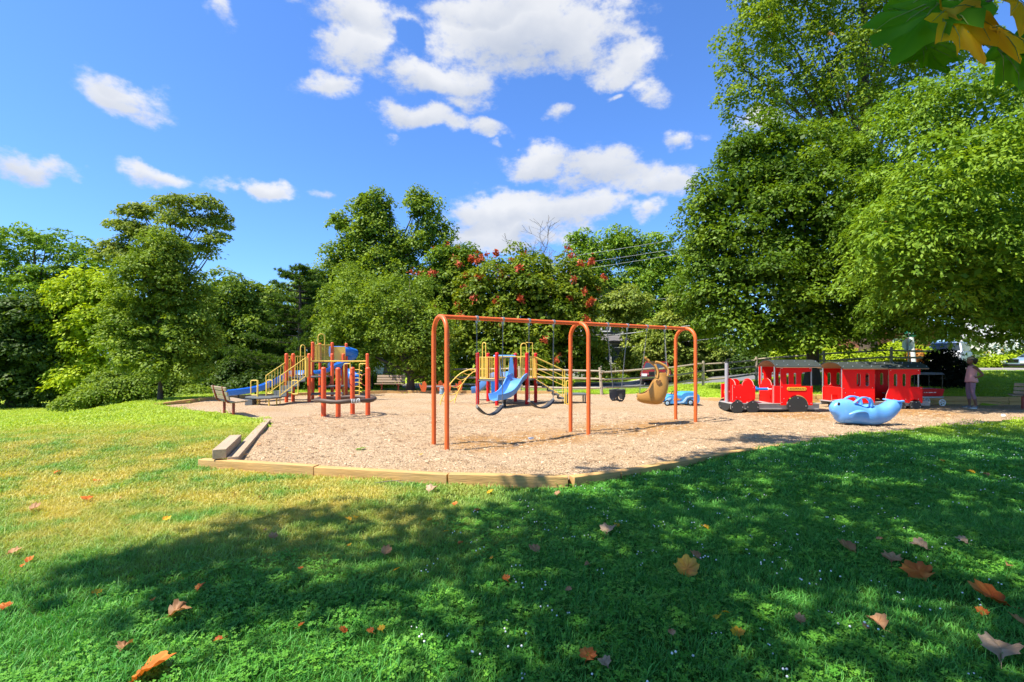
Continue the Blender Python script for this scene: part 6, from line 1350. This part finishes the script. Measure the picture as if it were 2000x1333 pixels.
for x, y in ((.125, .06), (-.137, .01)):
    b = MB(); rows = []
    for u in np.linspace(0, 1, 9):
        yy = y - .10 + .24 * u; hh = .085 - .045 * ss(.25, .9, u); ww = .036 + .012 * math.sin(math.pi * u); rows.append([(x + ww * math.cos(a), yy, max(0.004, .042 + (hh - .042 if math.sin(a) > 0 else .040) * math.sin(a))) for a in np.linspace(0, 2 * math.pi, 15)[:-1]])
    b.loft(rows); sh = b.build('trainer', M['shoe'], person, sharp=80); b = MB(); b.loft([[(x + .046 * math.cos(a), y + .02 + .125 * math.sin(a), z) for a in np.linspace(0, 2 * math.pi, 21)[:-1]] for z in (.0, .025)]); b.build('sole', M['white'], sh)
b = MB(); b.ball((0, -.005, 1.59), .086, .100, .105, 16, 12); b.ball((0, -.115, 1.575), .055, .05, .055, 12, 8); b.tube([(0, -.085, 1.60), (.01, -.10, 1.52), (0, -.085, 1.44)], [.07, .06, .03], 10)
hp = b.build('hair', M['hair'], person, sharp=80); hp.location = (0, -.012, .012)
b = MB(); rows = []
for t_ in np.linspace(0, 1, 7): rows.append([(.093 * math.cos(a) * math.cos(t_ * 1.5), .008 + .108 * math.sin(a) * math.cos(t_ * 1.5), 1.615 + .085 * math.sin(t_ * 1.5)) for a in np.linspace(0, 2 * math.pi, 21)[:-1]])
b.grid(rows, True); b.loft([[(.075 * math.cos(a) * k, .085 + .115 * math.sin(a) * k + .01, 1.622 - .02 * math.sin(a) * k + dz) for a in np.linspace(0, math.pi, 11)] for k, dz in ((1, 0), (1, .008))]); b.build('cap', M['cap'], person, sharp=60)
# child seated in the carriage
cw = Vector((Ca.x, Ca.y, 0)) + Matrix.Rotation(crz, 3, 'Z') @ Vector((cx_(655), WT * .55, 0)); child = thing('person', 'small child in a teal top half hidden inside the carriage doorway', 'person', (cw.x, cw.y, .22), crz + R(155))
cn = [((0, 0, .30), (.085, .07)), ((0, 0, .42), (.08, .065)), ((0, .0, .54), (.085, .06)), ((0, 0, .60), .035), ((0, .01, .64), .034), ((.06, .05, .28), .055), ((.07, .24, .27), .042), ((.07, .27, .10), .034), ((.07, .30, .03), .026), ((.075, .37, .025), .024), ((-.06, .05, .28), .055), ((-.07, .24, .27), .042), ((-.07, .27, .10), .034), ((-.07, .30, .03), .026), ((-.075, .37, .025), .024), ((.115, 0, .545), .032), ((.14, .06, .42), .027), ((.10, .19, .36), .022), ((.09, .23, .36), .018), ((-.115, 0, .545), .032), ((-.14, .06, .42), .027), ((-.10, .19, .36), .022), ((-.09, .23, .36), .018)]
me = skin_mesh('body', cn, [(0, 1), (1, 2), (2, 3), (3, 4), (0, 5), (5, 6), (6, 7), (7, 8), (8, 9), (0, 10), (10, 11), (11, 12), (12, 13), (13, 14), (2, 15), (15, 16), (16, 17), (17, 18), (2, 19), (19, 20), (20, 21), (21, 22)])
hb = MB(); hb.ball((0, .02, .745), .068, .078, .088, 16, 12); hb.ball((0, .098, .735), .011, .014, .013, 8, 6)
for s in (-1, 1): hb.ball((s * .068, .01, .74), .01, .018, .024, 8, 6); fingers(hb, None, (s * .085, .255, .36), (0, 1, -.3), (1, 0, 0), .006)
me = mesh_add(me, hb); me.materials.append(M['skin']); link('body', me, child)
me = skin_mesh('shirt', [((0, 0, .28), (.10, .085)), ((0, 0, .42), (.094, .078)), ((0, 0, .54), (.096, .07)), ((0, 0, .59), .05), ((.12, .0, .54), .042), ((.14, .045, .45), .036), ((-.12, 0, .54), .042), ((-.14, .045, .45), .036)], [(0, 1), (1, 2), (2, 3), (2, 4), (4, 5), (2, 6), (6, 7)]); me.materials.append(M['teal']); link('shirt', me, child)
me = skin_mesh('trousers', [((0, .02, .29), (.095, .08)), ((.062, .06, .285), .063), ((.072, .25, .275), .05), ((.072, .275, .14), .043), ((-.062, .06, .285), .063), ((-.072, .25, .275), .05), ((-.072, .275, .14), .043)], [(0, 1), (1, 2), (2, 3), (0, 4), (4, 5), (5, 6)]); me.materials.append(M['jean']); link('trousers', me, child)
b = MB(); b.ball((0, .0, .775), .076, .082, .082, 14, 10); b.build('hair', M['hair'], child, sharp=80)
b = MB()
for s in (-1, 1): b.ball((s * .026, .088, .755), .009, .006, .007, 8, 6)
b.build('eyes', M['black'], child, sharp=80)
# ================================================================ fallen leaves
M['fall_brown'] = leaf_mat('brown dead leaf', [(.22, .10, .045), (.38, .19, .09), (.48, .28, .15)], .15)
M['fall_tan'] = leaf_mat('pale tan dead leaf', [(.34, .22, .14), (.44, .30, .20), (.50, .36, .24)], .15)
M['fall_red'] = leaf_mat('rusty red leaf', [(.38, .08, .025), (.58, .15, .03), (.62, .26, .06)], .2)
M['fall_yellow'] = leaf_mat('yellow leaf', [(.58, .32, .02), (.68, .42, .03), (.55, .25, .03)], .25)
M['fall_green'] = leaf_mat('big green leaf', [(.05, .19, .004), (.075, .25, .006), (.13, .31, .01)], .5)
M['fall_yb'] = leaf_mat('yellow leaf browning', [(.70, .45, .01), (.70, .33, .01), (.32, .12, .01)], .5)
M['fall_mottled'] = leaf_mat('mottled leaf', [(.30, .12, .03), (.62, .36, .05), (.40, .17, .04)], .2)
def maple_outline():
    half = [(0, -.50), (.05, -.34), (.24, -.36), (.40, -.30), (.30, -.20), (.46, -.10), (.56, .08), (.38, .06), (.30, .12), (.36, .24), (.34, .34), (.20, .24), (.14, .30), (.10, .44), (0, .58)]
    return half + [(-x, y) for x, y in half[-2:0:-1]]
def leaf_mesh(name, m, seed, curl=.25, lobed=True, stem=True, shallow=0.0):
    g = random.Random(seed); g0 = g.uniform(-1, 1); ol = maple_outline() if lobed else [(.36 * math.sin(a) * (1 + .25 * math.cos(a)), -.5 + .5 * (1 - math.cos(a)) ) for a in np.linspace(0, 2 * math.pi, 17)[:-1]]
    ol = [(x * g.uniform(.82, 1.12), y * g.uniform(.88, 1.08)) for x, y in ol]
    if shallow: ol = [(x + (.42 * math.sin(math.atan2(x, y + .1)) - x) * shallow, y + (.44 * math.cos(math.atan2(x, y + .1)) - .1 - y) * shallow) for x, y in ol]
    V = []; Fs = []; n = len(ol); cx, cy = 0, -.12 if lobed else 0
    def zf(x, y): return curl * (abs(x) * .55 + .5 * (y + .1) ** 2 * math.copysign(1, g0)) + .05 * math.sin(5 * x + seed) * math.cos(4 * y + seed * 2) + .035 * math.sin(9 * math.atan2(y + .2, x))
    for k in (0, .38, .72, 1):
        for x, y in ol: X = cx + (x - cx) * k; Y = cy + (y - cy) * k; V.append((X, Y, zf(X, Y)))
    for r_ in range(3):
        for i in range(n): Fs.append((r_ * n + i, r_ * n + (i + 1) % n, (r_ + 1) * n + (i + 1) % n, (r_ + 1) * n + i))
    b = MB(); b.add(V, Fs)
    if stem: b.tube([(0, -.42, zf(0, -.42)), (.03, -.65, .03), (.06, -.95, .05 + .1 * g.random())], [.014, .010, .008], 4)
    me = bpy.data.meshes.new(name); me.from_pydata(b.v, [], b.f); me.materials.append(m); me.polygons.foreach_set('use_smooth', [True] * len(me.polygons))
    a = me.attributes.new('tint', 'FLOAT', 'POINT'); a.data.foreach_set('value', np.array([min(1, max(0, .5 + .5 * math.sin(3.1 * v[0] + seed) * math.cos(2.7 * v[1] + seed * 1.7) + g.gauss(0, .12))) for v in b.v], np.float32)); return me
LM = {}
M['vein'] = mat('leaf vein', (.16, .20, .03), .6)
for k in ('brown', 'tan', 'red', 'yellow', 'mottled'):
    for j in range(3): LM[k, j] = leaf_mesh('fallen_leaf', M['fall_' + k], 10 * j + len(k), (.55 if k in ('brown', 'tan') else .35) * (1.3 + .5 * j), True, True, .42)
rl = random.Random(12)
BIG = [  # px, py, width px, colour, label
    (1342, 1126, 52, 'mottled', 'mottled yellow and brown maple leaf standing up in the shaded grass right of centre'),
    (1356, 1097, 26, 'brown', 'dull mauve-brown leaf folded behind the mottled yellow maple leaf'),
    (1788, 1128, 62, 'red', 'crumpled orange-brown leaf lying beyond the sunlit fleck at right'),
    (1742, 1103, 40, 'brown', 'thin curled brown leaf just left of the crumpled orange-brown one'),
    (1925, 1180, 90, 'red', 'large rusty red leaf with a yellow tip near the right edge'),
    (1918, 1208, 24, 'red', 'small bright red leaf scrap below the large rusty red leaf'),
    (1958, 1284, 78, 'tan', 'long pale tan leaf with a rusty patch at the lower right corner'),
    (1990, 1232, 40, 'brown', 'half-cut brown leaf at the right edge above the long tan leaf'),
    (1440, 1252, 30, 'yellow', 'small clean bright yellow leaf in the clover at lower right'),
    (1710, 1230, 42, 'brown', 'dull brown-grey leaf below the sunlit clover fleck'),
    (1562, 1224, 24, 'brown', 'narrow dark brown leaf left of the dull brown-grey one'),
    (1190, 1044, 40, 'tan', 'greyish tan upright leaf in the middle of the shaded lawn'),
    (1204, 1034, 16, 'yellow', 'small yellowish leaf tucked behind the greyish tan upright leaf'),
    (300, 1324, 90, 'red', 'big bright orange leaf cut by the bottom edge at left'),
    (350, 1208, 46, 'brown', 'folded brown leaf with a long stem at lower left'),
    (247, 1276, 34, 'brown', 'torn reddish brown leaf above the big bright orange leaf'),
    (392, 1158, 24, 'red', 'pinkish orange leaf in the half shade left of centre'),
    (188, 1169, 20, 'yellow', 'small orange-yellow leaf on the sunlit tuft at left'),
    (326, 1021, 18, 'yellow', 'orange-yellow leaf on the dry sunny grass at left'),
    (168, 980, 24, 'red', 'reddish leaf lying on the sunny grass at far left'),
    (845, 963, 30, 'tan', 'pinkish tan leaf just in front of the timber edging'),
    (958, 968, 16, 'yellow', 'buff yellow leaf in front of the middle of the timber edging'),
    (932, 1005, 18, 'red', 'rusty leaf in the shade two leaves right of the pinkish tan one'),
    (988, 1142, 20, 'red', 'orange leaf alone in the dark clover at bottom centre'),
    (1042, 1084, 26, 'brown', 'dark red-brown upright leaf in the centre of the shaded lawn'),
    (756, 1088, 26, 'brown', 'grey-brown curled leaf left of the two sunlit flecks'),
    (776, 1123, 16, 'yellow', 'tiny orange leaf below the grey-brown curled leaf'),
    (1150, 1296, 40, 'red', 'red leaf with a tan one beside it at the bottom centre'),
    (1178, 1309, 34, 'tan', 'tan curled leaf beside the red one at the bottom centre'),
    (722, 1246, 18, 'red', 'faded red leaf at bottom left of centre'),
    (744, 1242, 14, 'yellow', 'tiny amber leaf touching the faded red leaf'),
    (590, 1236, 18, 'red', 'orange red leaf in the clover at lower left'),
    (533, 1058, 22, 'brown', 'brown leaf sticking up in the shade edge left of centre'),
    (1090, 972, 16, 'brown', 'reddish brown leaf under the dark corner of the timber edging'),
    (840, 1024, 14, 'yellow', 'small lemon leaf in the shade below the pinkish tan leaf'),
    (889, 992, 14, 'red', 'small dark red leaf between the lemon leaf and the timber'),
    (1376, 1038, 22, 'yellow', 'golden leaf lying in the bright round fleck of sun'),
    (680, 1022, 16, 'yellow', 'left one of a pair of yellow leaves on the shade edge'),
    (696, 1018, 14, 'yellow', 'right one of a pair of yellow leaves on the shade edge'),
    (683, 1074, 12, 'yellow', 'lone small yellow leaf below the yellow pair'),
    (900, 1069, 14, 'red', 'salmon leaf in the lower of the two sunlit flecks'),
    (1795, 1077, 36, 'tan', 'bleached twisted leaf in the shade towards the right'),
    (1650, 1082, 44, 'brown', 'mauve-brown flat leaf with a rusty partner in the shade at right'),
    (1878, 1066, 24, 'tan', 'buff leaf in the shade near the right side'),
    (1896, 928, 16, 'yellow', 'small orange leaf in the flowering clover at upper right'),
    (1840, 906, 12, 'yellow', 'tiny yellow leaf uppermost in the clover at right'),
    (1925, 934, 14, 'brown', 'small brown leaf right of the orange one in the clover'),
    (30, 1088, 26, 'brown', 'dark curled leaf at the left edge of the lawn near the shade'),
    (12, 1196, 26, 'red', 'orange-brown leaf at the left edge in the shade'),
    (70, 1000, 22, 'brown', 'purplish brown leaf on the dry grass far left'),
    (190, 944, 16, 'red', 'russet leaf on the upper dry lawn at left'),
    (112, 928, 14, 'red', 'reddish speck of a leaf highest on the left lawn'),
]
for px, py, wpx, colr, lab in BIG:
    p = on_ground(px, py); w = max(.05, min(.22, wpx * .98 / F * p.y)); me = LM[colr, rl.randrange(3)]
    o = link('fallen_leaf', me); o.scale = (w, w * rl.uniform(.85, 1.05), w); up = rl.uniform(.15, .5) if wpx >= 24 else rl.uniform(.1, .4)
    if px == 1342: up = 1.0
    o.rotation_euler = (up, rl.uniform(-.3, .3), rl.uniform(-1.2, 1.2)); o.location = (p.x, p.y, p.z + .04 + w * .2 * up); tag(o, lab, 'leaf', 'fallen leaves on the lawn')
zones = [('small brown scrap on the dry sunny lawn at left', 'brown', lambda: (rl.uniform(0, 620), rl.uniform(930, 1060)), 8), ('small rusty scrap in the half-shaded lower left lawn', 'red', lambda: (rl.uniform(0, 700), rl.uniform(1090, 1320)), 6),
         ('small brown scrap in the deep shade at right', 'brown', lambda: (rl.uniform(900, 1980), rl.uniform(940, 1300)), 8), ('small yellow scrap in the deep lawn shade', 'yellow', lambda: (rl.uniform(760, 1980), rl.uniform(950, 1260)), 4)]
ORD = 'leftmost,second from the left,third from the left,fourth from the left,fourth from the right,third from the right,second from the right,rightmost'.split(',')
for lab, colr, fn, n in zones:
    od = {8: ORD, 6: ORD[:3] + ORD[5:], 4: ORD[:2] + ORD[6:]}[n]
    for i, q in enumerate(sorted(fn() for _ in range(n))):
        p = on_ground(*q); w = rl.uniform(.035, .07); o = link('fallen_leaf', LM[colr, rl.randrange(3)]); o.scale = (w, w, w); o.rotation_euler = (rl.uniform(-.4, .5), rl.uniform(-.4, .4), rl.uniform(0, 6.3)); o.location = (p.x, p.y, p.z + .04); tag(o, lab + ', ' + od[i], 'leaf', 'fallen leaves on the lawn')
# leaves and litter on the chips
for px, py, wpx, colr, lab in [(704, 881, 22, 'green', 'fresh green leaf sprig dropped on the wood chips left of the swings'), (823, 892, 9, 'yellow', 'tiny yellow leaf on the wood chips left of the swing legs'), (690, 894, 9, 'brown', 'tiny brown leaf on the chips below the green sprig'), (480, 893, 10, 'brown', 'brown leaf against the stepped grey timber'), (505, 872, 9, 'red', 'reddish leaf by the foot of the grey timber'), (560, 880, 8, 'brown', 'little dark leaf on the chips near the front left corner')]:
    p = G(px, py); w = wpx / F * p.y
    if colr == 'green':
        if ('green', 0) not in LM: LM['green', 0] = leaf_mesh('fallen_leaf', M['fall_green'], 5, .3)
        me = LM['green', 0]
    else: me = LM[colr, 0]
    o = link('fallen_leaf', me); o.scale = (w, w, w); o.rotation_euler = (.25, .1, rl.uniform(0, 6)); o.location = (p.x, p.y, .035); tag(o, lab, 'leaf', 'leaves on the wood chips')
p = G(1037, 856); b = MB(); b.loft([[(.05 * math.cos(a), .05 * math.sin(a), 0) for a in np.linspace(0, 6.28, 9)[:-1]], [(.07 * math.cos(a + .3) * (1 + .2 * math.sin(3 * a)), .04 * math.sin(a), .03) for a in np.linspace(0, 6.28, 9)[:-1]]]); o = b.build('litter', M['white']); o.location = (p.x, p.y, -.02); tag(o, 'crumpled white scrap on the chips under the left swing bay', 'litter')
for px, py, lab in ((1960, 815, 'white paper scrap by the timber edge at the right'),):
    p = G(px, py); b = MB(); b.loft([[(.07 * math.cos(a) * (1 + .2 * math.sin(2 * a)), .05 * math.sin(a), 0) for a in np.linspace(0, 6.28, 9)[:-1]], [(.05 * math.cos(a), .03 * math.sin(a), .04 + .02 * math.sin(3 * a)) for a in np.linspace(0, 6.28, 9)[:-1]]]); o = b.build('litter', M['white']); o.location = (p.x, p.y, .03); tag(o, lab, 'litter')
# twig on the grass in front of the timber
p = on_ground(765, 951); b = MB(); b.tube([(-.22, 0, .05), (-.05, .02, .07), (.06, 0, .08), (.16, -.05, .05)], [.004, .006, .005, .003], 5); b.tube([(.06, 0, .08), (.14, .04, .07), (.3, .05, .05)], [.004, .003, .002], 5); o = b.build('twig', M['twig']); o.location = p; tag(o, 'bare forked twig on the sunny grass before the timber edging', 'twig')

# the leaves hanging into the top right corner: parts of the tree overhead
SP = Vector(SHADE.location)
for px, py, Yd, wpx, m, rz, seed in [(1800, 50, 1.28, 190, 'fall_green', 150, 3), (1790, 15, 1.42, 190, 'fall_green', 110, 8), (1880, 60, 1.22, 150, 'fall_yb', 200, 4), (1955, 75, 1.3, 150, 'fall_yb', 170, 9), (1820, 110, 1.36, 110, 'fall_green', 190, 6), (1985, 130, 1.4, 170, 'fall_green', 215, 7), (1985, 25, 1.18, 120, 'fall_yb', 160, 11), (1900, 5, 1.45, 170, 'fall_green', 175, 12), (2080, 60, 1.35, 200, 'fall_green', 190, 13), (2060, -90, 1.4, 210, 'fall_green', 170, 14), (1930, -110, 1.4, 200, 'fall_green', 160, 15)]:
    p = PT(px, py, Yd); w = wpx / F * Yd; me = leaf_mesh('leaf', M[m], seed, .22); o = link('leaf', me, SHADE); vb = MB(); vv = [v.co for v in me.vertices][:112]
    zn = lambda x, y: min(vv, key=lambda c: (c.x - x) ** 2 + (c.y - y) ** 2).z + .008
    for vx, vy in ((0, .5), (.40, .08), (-.40, .08), (.34, -.24), (-.34, -.24), (.26, .26), (-.26, .26)):
        vb.tube([(vx * u, -.38 + (vy + .38) * u, zn(vx * u, -.38 + (vy + .38) * u)) for u in (0, .25, .5, .75, 1)], [.009, .008, .006, .005, .003], 4)
    vo_ = vb.build('veins', M['vein'], o, sharp=0); o.location = p - SP; o.scale = (w, w, w)
    o.rotation_euler = (R(rl.uniform(62, 100)), R(rl.uniform(-20, 20)), 0); o.rotation_euler = (Matrix.Rotation(R(rl.uniform(-35, 35)), 3, 'Z') @ Matrix.Rotation(R(rl.uniform(60, 95)), 3, 'X') @ Matrix.Rotation(R(rz), 3, 'Z')).to_euler()

# ================================================================ grass, clover, chips scattered over the ground
def tuft(name, n, rad, h, w, seed, m, lean=.45):
    g = np.random.default_rng(seed); V = []; Q = []
    for _ in range(n):
        a, r = g.uniform(0, 6.28), rad * math.sqrt(g.random()); x, y = r * math.cos(a), r * math.sin(a); hh = h * g.uniform(.55, 1.2); d = g.uniform(0, 6.28); ln = lean * g.uniform(.2, 1.6) * hh; ww = w * g.uniform(.7, 1.2) / 2; t = d + 1.57 + g.normal() * .4
        b = len(V)
        for u, k in ((0, 1), (.45, .9), (.8, .6), (1, .08)):
            px, py, pz = x + math.cos(d) * ln * u * u, y + math.sin(d) * ln * u * u, hh * u * (1 - .18 * u * u)
            V += [(px - math.cos(t) * ww * k, py - math.sin(t) * ww * k, pz), (px + math.cos(t) * ww * k, py + math.sin(t) * ww * k, pz)]
        for i in range(3): Q.append((b + 2 * i, b + 2 * i + 1, b + 2 * i + 3, b + 2 * i + 2))
    return np_mesh(name, np.array(V), np.array(Q), m, True)
def clover(name, n, rad, seed, m):
    g = np.random.default_rng(seed); V = []; Q = []
    for _ in range(n):
        a, r = g.uniform(0, 6.28), rad * math.sqrt(g.random()); c = np.array([r * math.cos(a), r * math.sin(a), g.uniform(.018, .042)]); s = g.uniform(.008, .014); rot = g.uniform(0, 6.28); tl = g.normal(size=2) * .25
        for k in range(3):
            th = rot + 2.094 * k; d = np.array([math.cos(th), math.sin(th)]); q = np.array([-d[1], d[0]]); b = len(V)
            for u, v in ((0, 0), (.7, .55), (1.15, .42), (1.05, 0), (1.15, -.42), (.7, -.55)):
                p = d * u * s + q * v * s; V.append((c[0] + p[0], c[1] + p[1], c[2] + tl @ p + abs(v) * s * .25))
            Q += [(b, b + 1, b + 2, b + 3), (b, b + 3, b + 4, b + 5)]
    return np_mesh(name, np.array(V), np.array(Q), m, True)
m, t, p, N, Lk = new_mat('clover leaves')
oi = N('ShaderNodeObjectInfo'); mx = N('ShaderNodeMix'); mx.data_type = 'RGBA'; Lk(oi.outputs['Random'], mx.inputs[0]); mx.inputs[6].default_value = (.055, .225, .022, 1); mx.inputs[7].default_value = (.17, .42, .042, 1); Lk(mx.outputs[2], p.inputs['Base Color']); p.inputs['Roughness'].default_value = .55; p.inputs['Specular IOR Level'].default_value = .2
tr = N('ShaderNodeBsdfTranslucent'); tr.inputs[0].default_value = (.18, .42, .03, 1); ms = N('ShaderNodeMixShader'); ms.inputs[0].default_value = .25; Lk(p.outputs[0], ms.inputs[1]); Lk(tr.outputs[0], ms.inputs[2]); Lk(ms.outputs[0], t.nodes['Material Output'].inputs[0]); M['clover'] = m
def flower(name, seed, n=3):
    g = np.random.default_rng(seed); b = MB()
    for _ in range(n):
        x, y = g.uniform(-.06, .06, 2); z = g.uniform(.035, .06); b.ball((x, y, z), .0055, .0055, .005, 6, 4)
    me = b.mesh(name, M['white'], None, 60); return me
def chip(name, seed):
    g = random.Random(seed); b = MB()
    for _ in range(7):
        l = g.uniform(.012, .034); b.box((g.uniform(-.07, .07), g.uniform(-.07, .07), g.uniform(.0, .012)), (l, l * g.uniform(.2, .45), .006), (g.gauss(0, .3), g.gauss(0, .3), g.uniform(0, 6)))
    return b.mesh(name, M['chip'], None, 0)
m, t, p, N, Lk = new_mat('loose wood chips')
oi = N('ShaderNodeObjectInfo'); ra = N('ShaderNodeValToRGB'); e = ra.color_ramp.elements; e[0].color = (.32, .20, .11, 1); e[1].color = (.80, .61, .41, 1); Lk(oi.outputs['Random'], ra.inputs[0]); Lk(ra.outputs[0], p.inputs['Base Color']); p.inputs['Roughness'].default_value = .9; M['chip'] = m
def scatter(name, base_me, meshes, density, smin, smax, seed, label, tilt=.15):
    col_ = bpy.data.collections.new('sources ' + name)
    for k, me in enumerate(meshes): o = bpy.data.objects.new('source ' + name, me); col_.objects.link(o)
    ng = bpy.data.node_groups.new(name, 'GeometryNodeTree'); ng.interface.new_socket('Geometry', in_out='INPUT', socket_type='NodeSocketGeometry'); ng.interface.new_socket('Geometry', in_out='OUTPUT', socket_type='NodeSocketGeometry')
    nd = lambda ty: ng.nodes.new(ty); lk = ng.links.new; gi = nd('NodeGroupInput'); go = nd('NodeGroupOutput'); ds = nd('GeometryNodeDistributePointsOnFaces'); ds.inputs['Density'].default_value = density; ds.inputs['Seed'].default_value = seed
    lk(gi.outputs[0], ds.inputs['Mesh']); ci = nd('GeometryNodeCollectionInfo'); ci.inputs['Collection'].default_value = col_; ci.inputs['Separate Children'].default_value = True; ci.inputs['Reset Children'].default_value = True
    ip = nd('GeometryNodeInstanceOnPoints'); ip.inputs['Pick Instance'].default_value = True; lk(ds.outputs['Points'], ip.inputs['Points']); lk(ci.outputs[0], ip.inputs['Instance'])
    rv = nd('FunctionNodeRandomValue'); rv.data_type = 'FLOAT_VECTOR'; rv.inputs[0].default_value = (-tilt, -tilt, 0); rv.inputs[1].default_value = (tilt, tilt, 6.283); rv.inputs['Seed'].default_value = seed + 1
    rs = nd('FunctionNodeRandomValue'); rs.data_type = 'FLOAT'; rs.inputs[2].default_value = smin; rs.inputs[3].default_value = smax; rs.inputs['Seed'].default_value = seed + 2
    e2 = nd('FunctionNodeEulerToRotation'); lk(rv.outputs[0], e2.inputs[0]); lk(e2.outputs[0], ip.inputs['Rotation']); lk(rs.outputs[1], ip.inputs['Scale']); lk(ip.outputs[0], go.inputs[0])
    o = link(name, base_me); md = o.modifiers.new('scatter', 'NODES'); md.node_group = ng; tag(o, label, None, None, 'stuff'); return o
def in_view(x, y, m=1.25): return (np.abs(x) < y * 1.06 * m + .5)
def lawn_patch(name, y0, y1, step, cond=None):
    xs = np.arange(-y1 * 1.4 - 1, y1 * 1.4 + 1, step); ys = np.arange(y0, y1 + step * .5, step)
    return grid_mesh(name, xs, ys, lawn_z, M['lawn'], lambda x, y: (poly_sd(x, y) > .20) & in_view(x, y) & (cond(x, y) if cond else True))
shade = lambda x, y: (y < np.interp(x, [-4, -2.2, -.6, 1, 3, 9, 14], [2.6, 3.6, 5.0, 6.6, 9, 12, 14]))
near = [tuft('grass_tuft', 46, .085, .036, .0042, s, M['blades'], .75) for s in range(4)] + [tuft('grass_tuft', 30, .09, .055, .0045, 9, M['blades'], 1.0)]
far = [tuft('grass_tuft', 40, .16, .046, .010, 20 + s, M['blades'], .9) for s in range(3)]
vfar = [tuft('grass_tuft', 36, .3, .055, .022, 30 + s, M['blades'], .9) for s in range(2)]
scatter('grass', lawn_patch('grass', 1.6, 5.6, .2), near, 210, .75, 1.25, 1, 'short lawn grass in the foreground')
scatter('grass', lawn_patch('grass', 5.6, 11.0, .25), far, 90, .8, 1.2, 2, 'lawn grass round the front of the chip bed')
scatter('grass', lawn_patch('grass', 11.0, 27.0, .4), vfar, 16, .7, 1.15, 3, 'lawn grass far from the camera')
cl = [clover('clover_leaves', 26, .10, s, M['clover']) for s in range(3)]
scatter('clover', lawn_patch('clover', 1.6, 7.0, .25, lambda x, y: shade(x, y) & (np.sin(x * 2.2 + np.sin(y * 1.8)) + np.sin(y * 2.9 + x) > -.6)), cl, 55, .75, 1.25, 4, 'patches of clover leaves in the shaded lawn')
scatter('clover_flowers', lawn_patch('clover_flowers', 2.0, 12.5, .25, lambda x, y: shade(x, y) & (x > -.8)), [flower('clover_flower', s) for s in range(3)], 6, .7, 1.25, 5, 'white clover flowers dotted over the shaded lawn')
scatter('loose_chips', grid_mesh('loose_chips', np.arange(-6, 13, .25), np.arange(6.4, 14.5, .25), lambda x, y: mulch_z(x, y) + .004, M['chips'], lambda x, y: (poly_sd(x, y) < -.1) & in_view(x, y)), [chip('wood_chip', s) for s in range(5)], 42, .7, 1.2, 6, 'loose wood chips lying over the bed', .1)
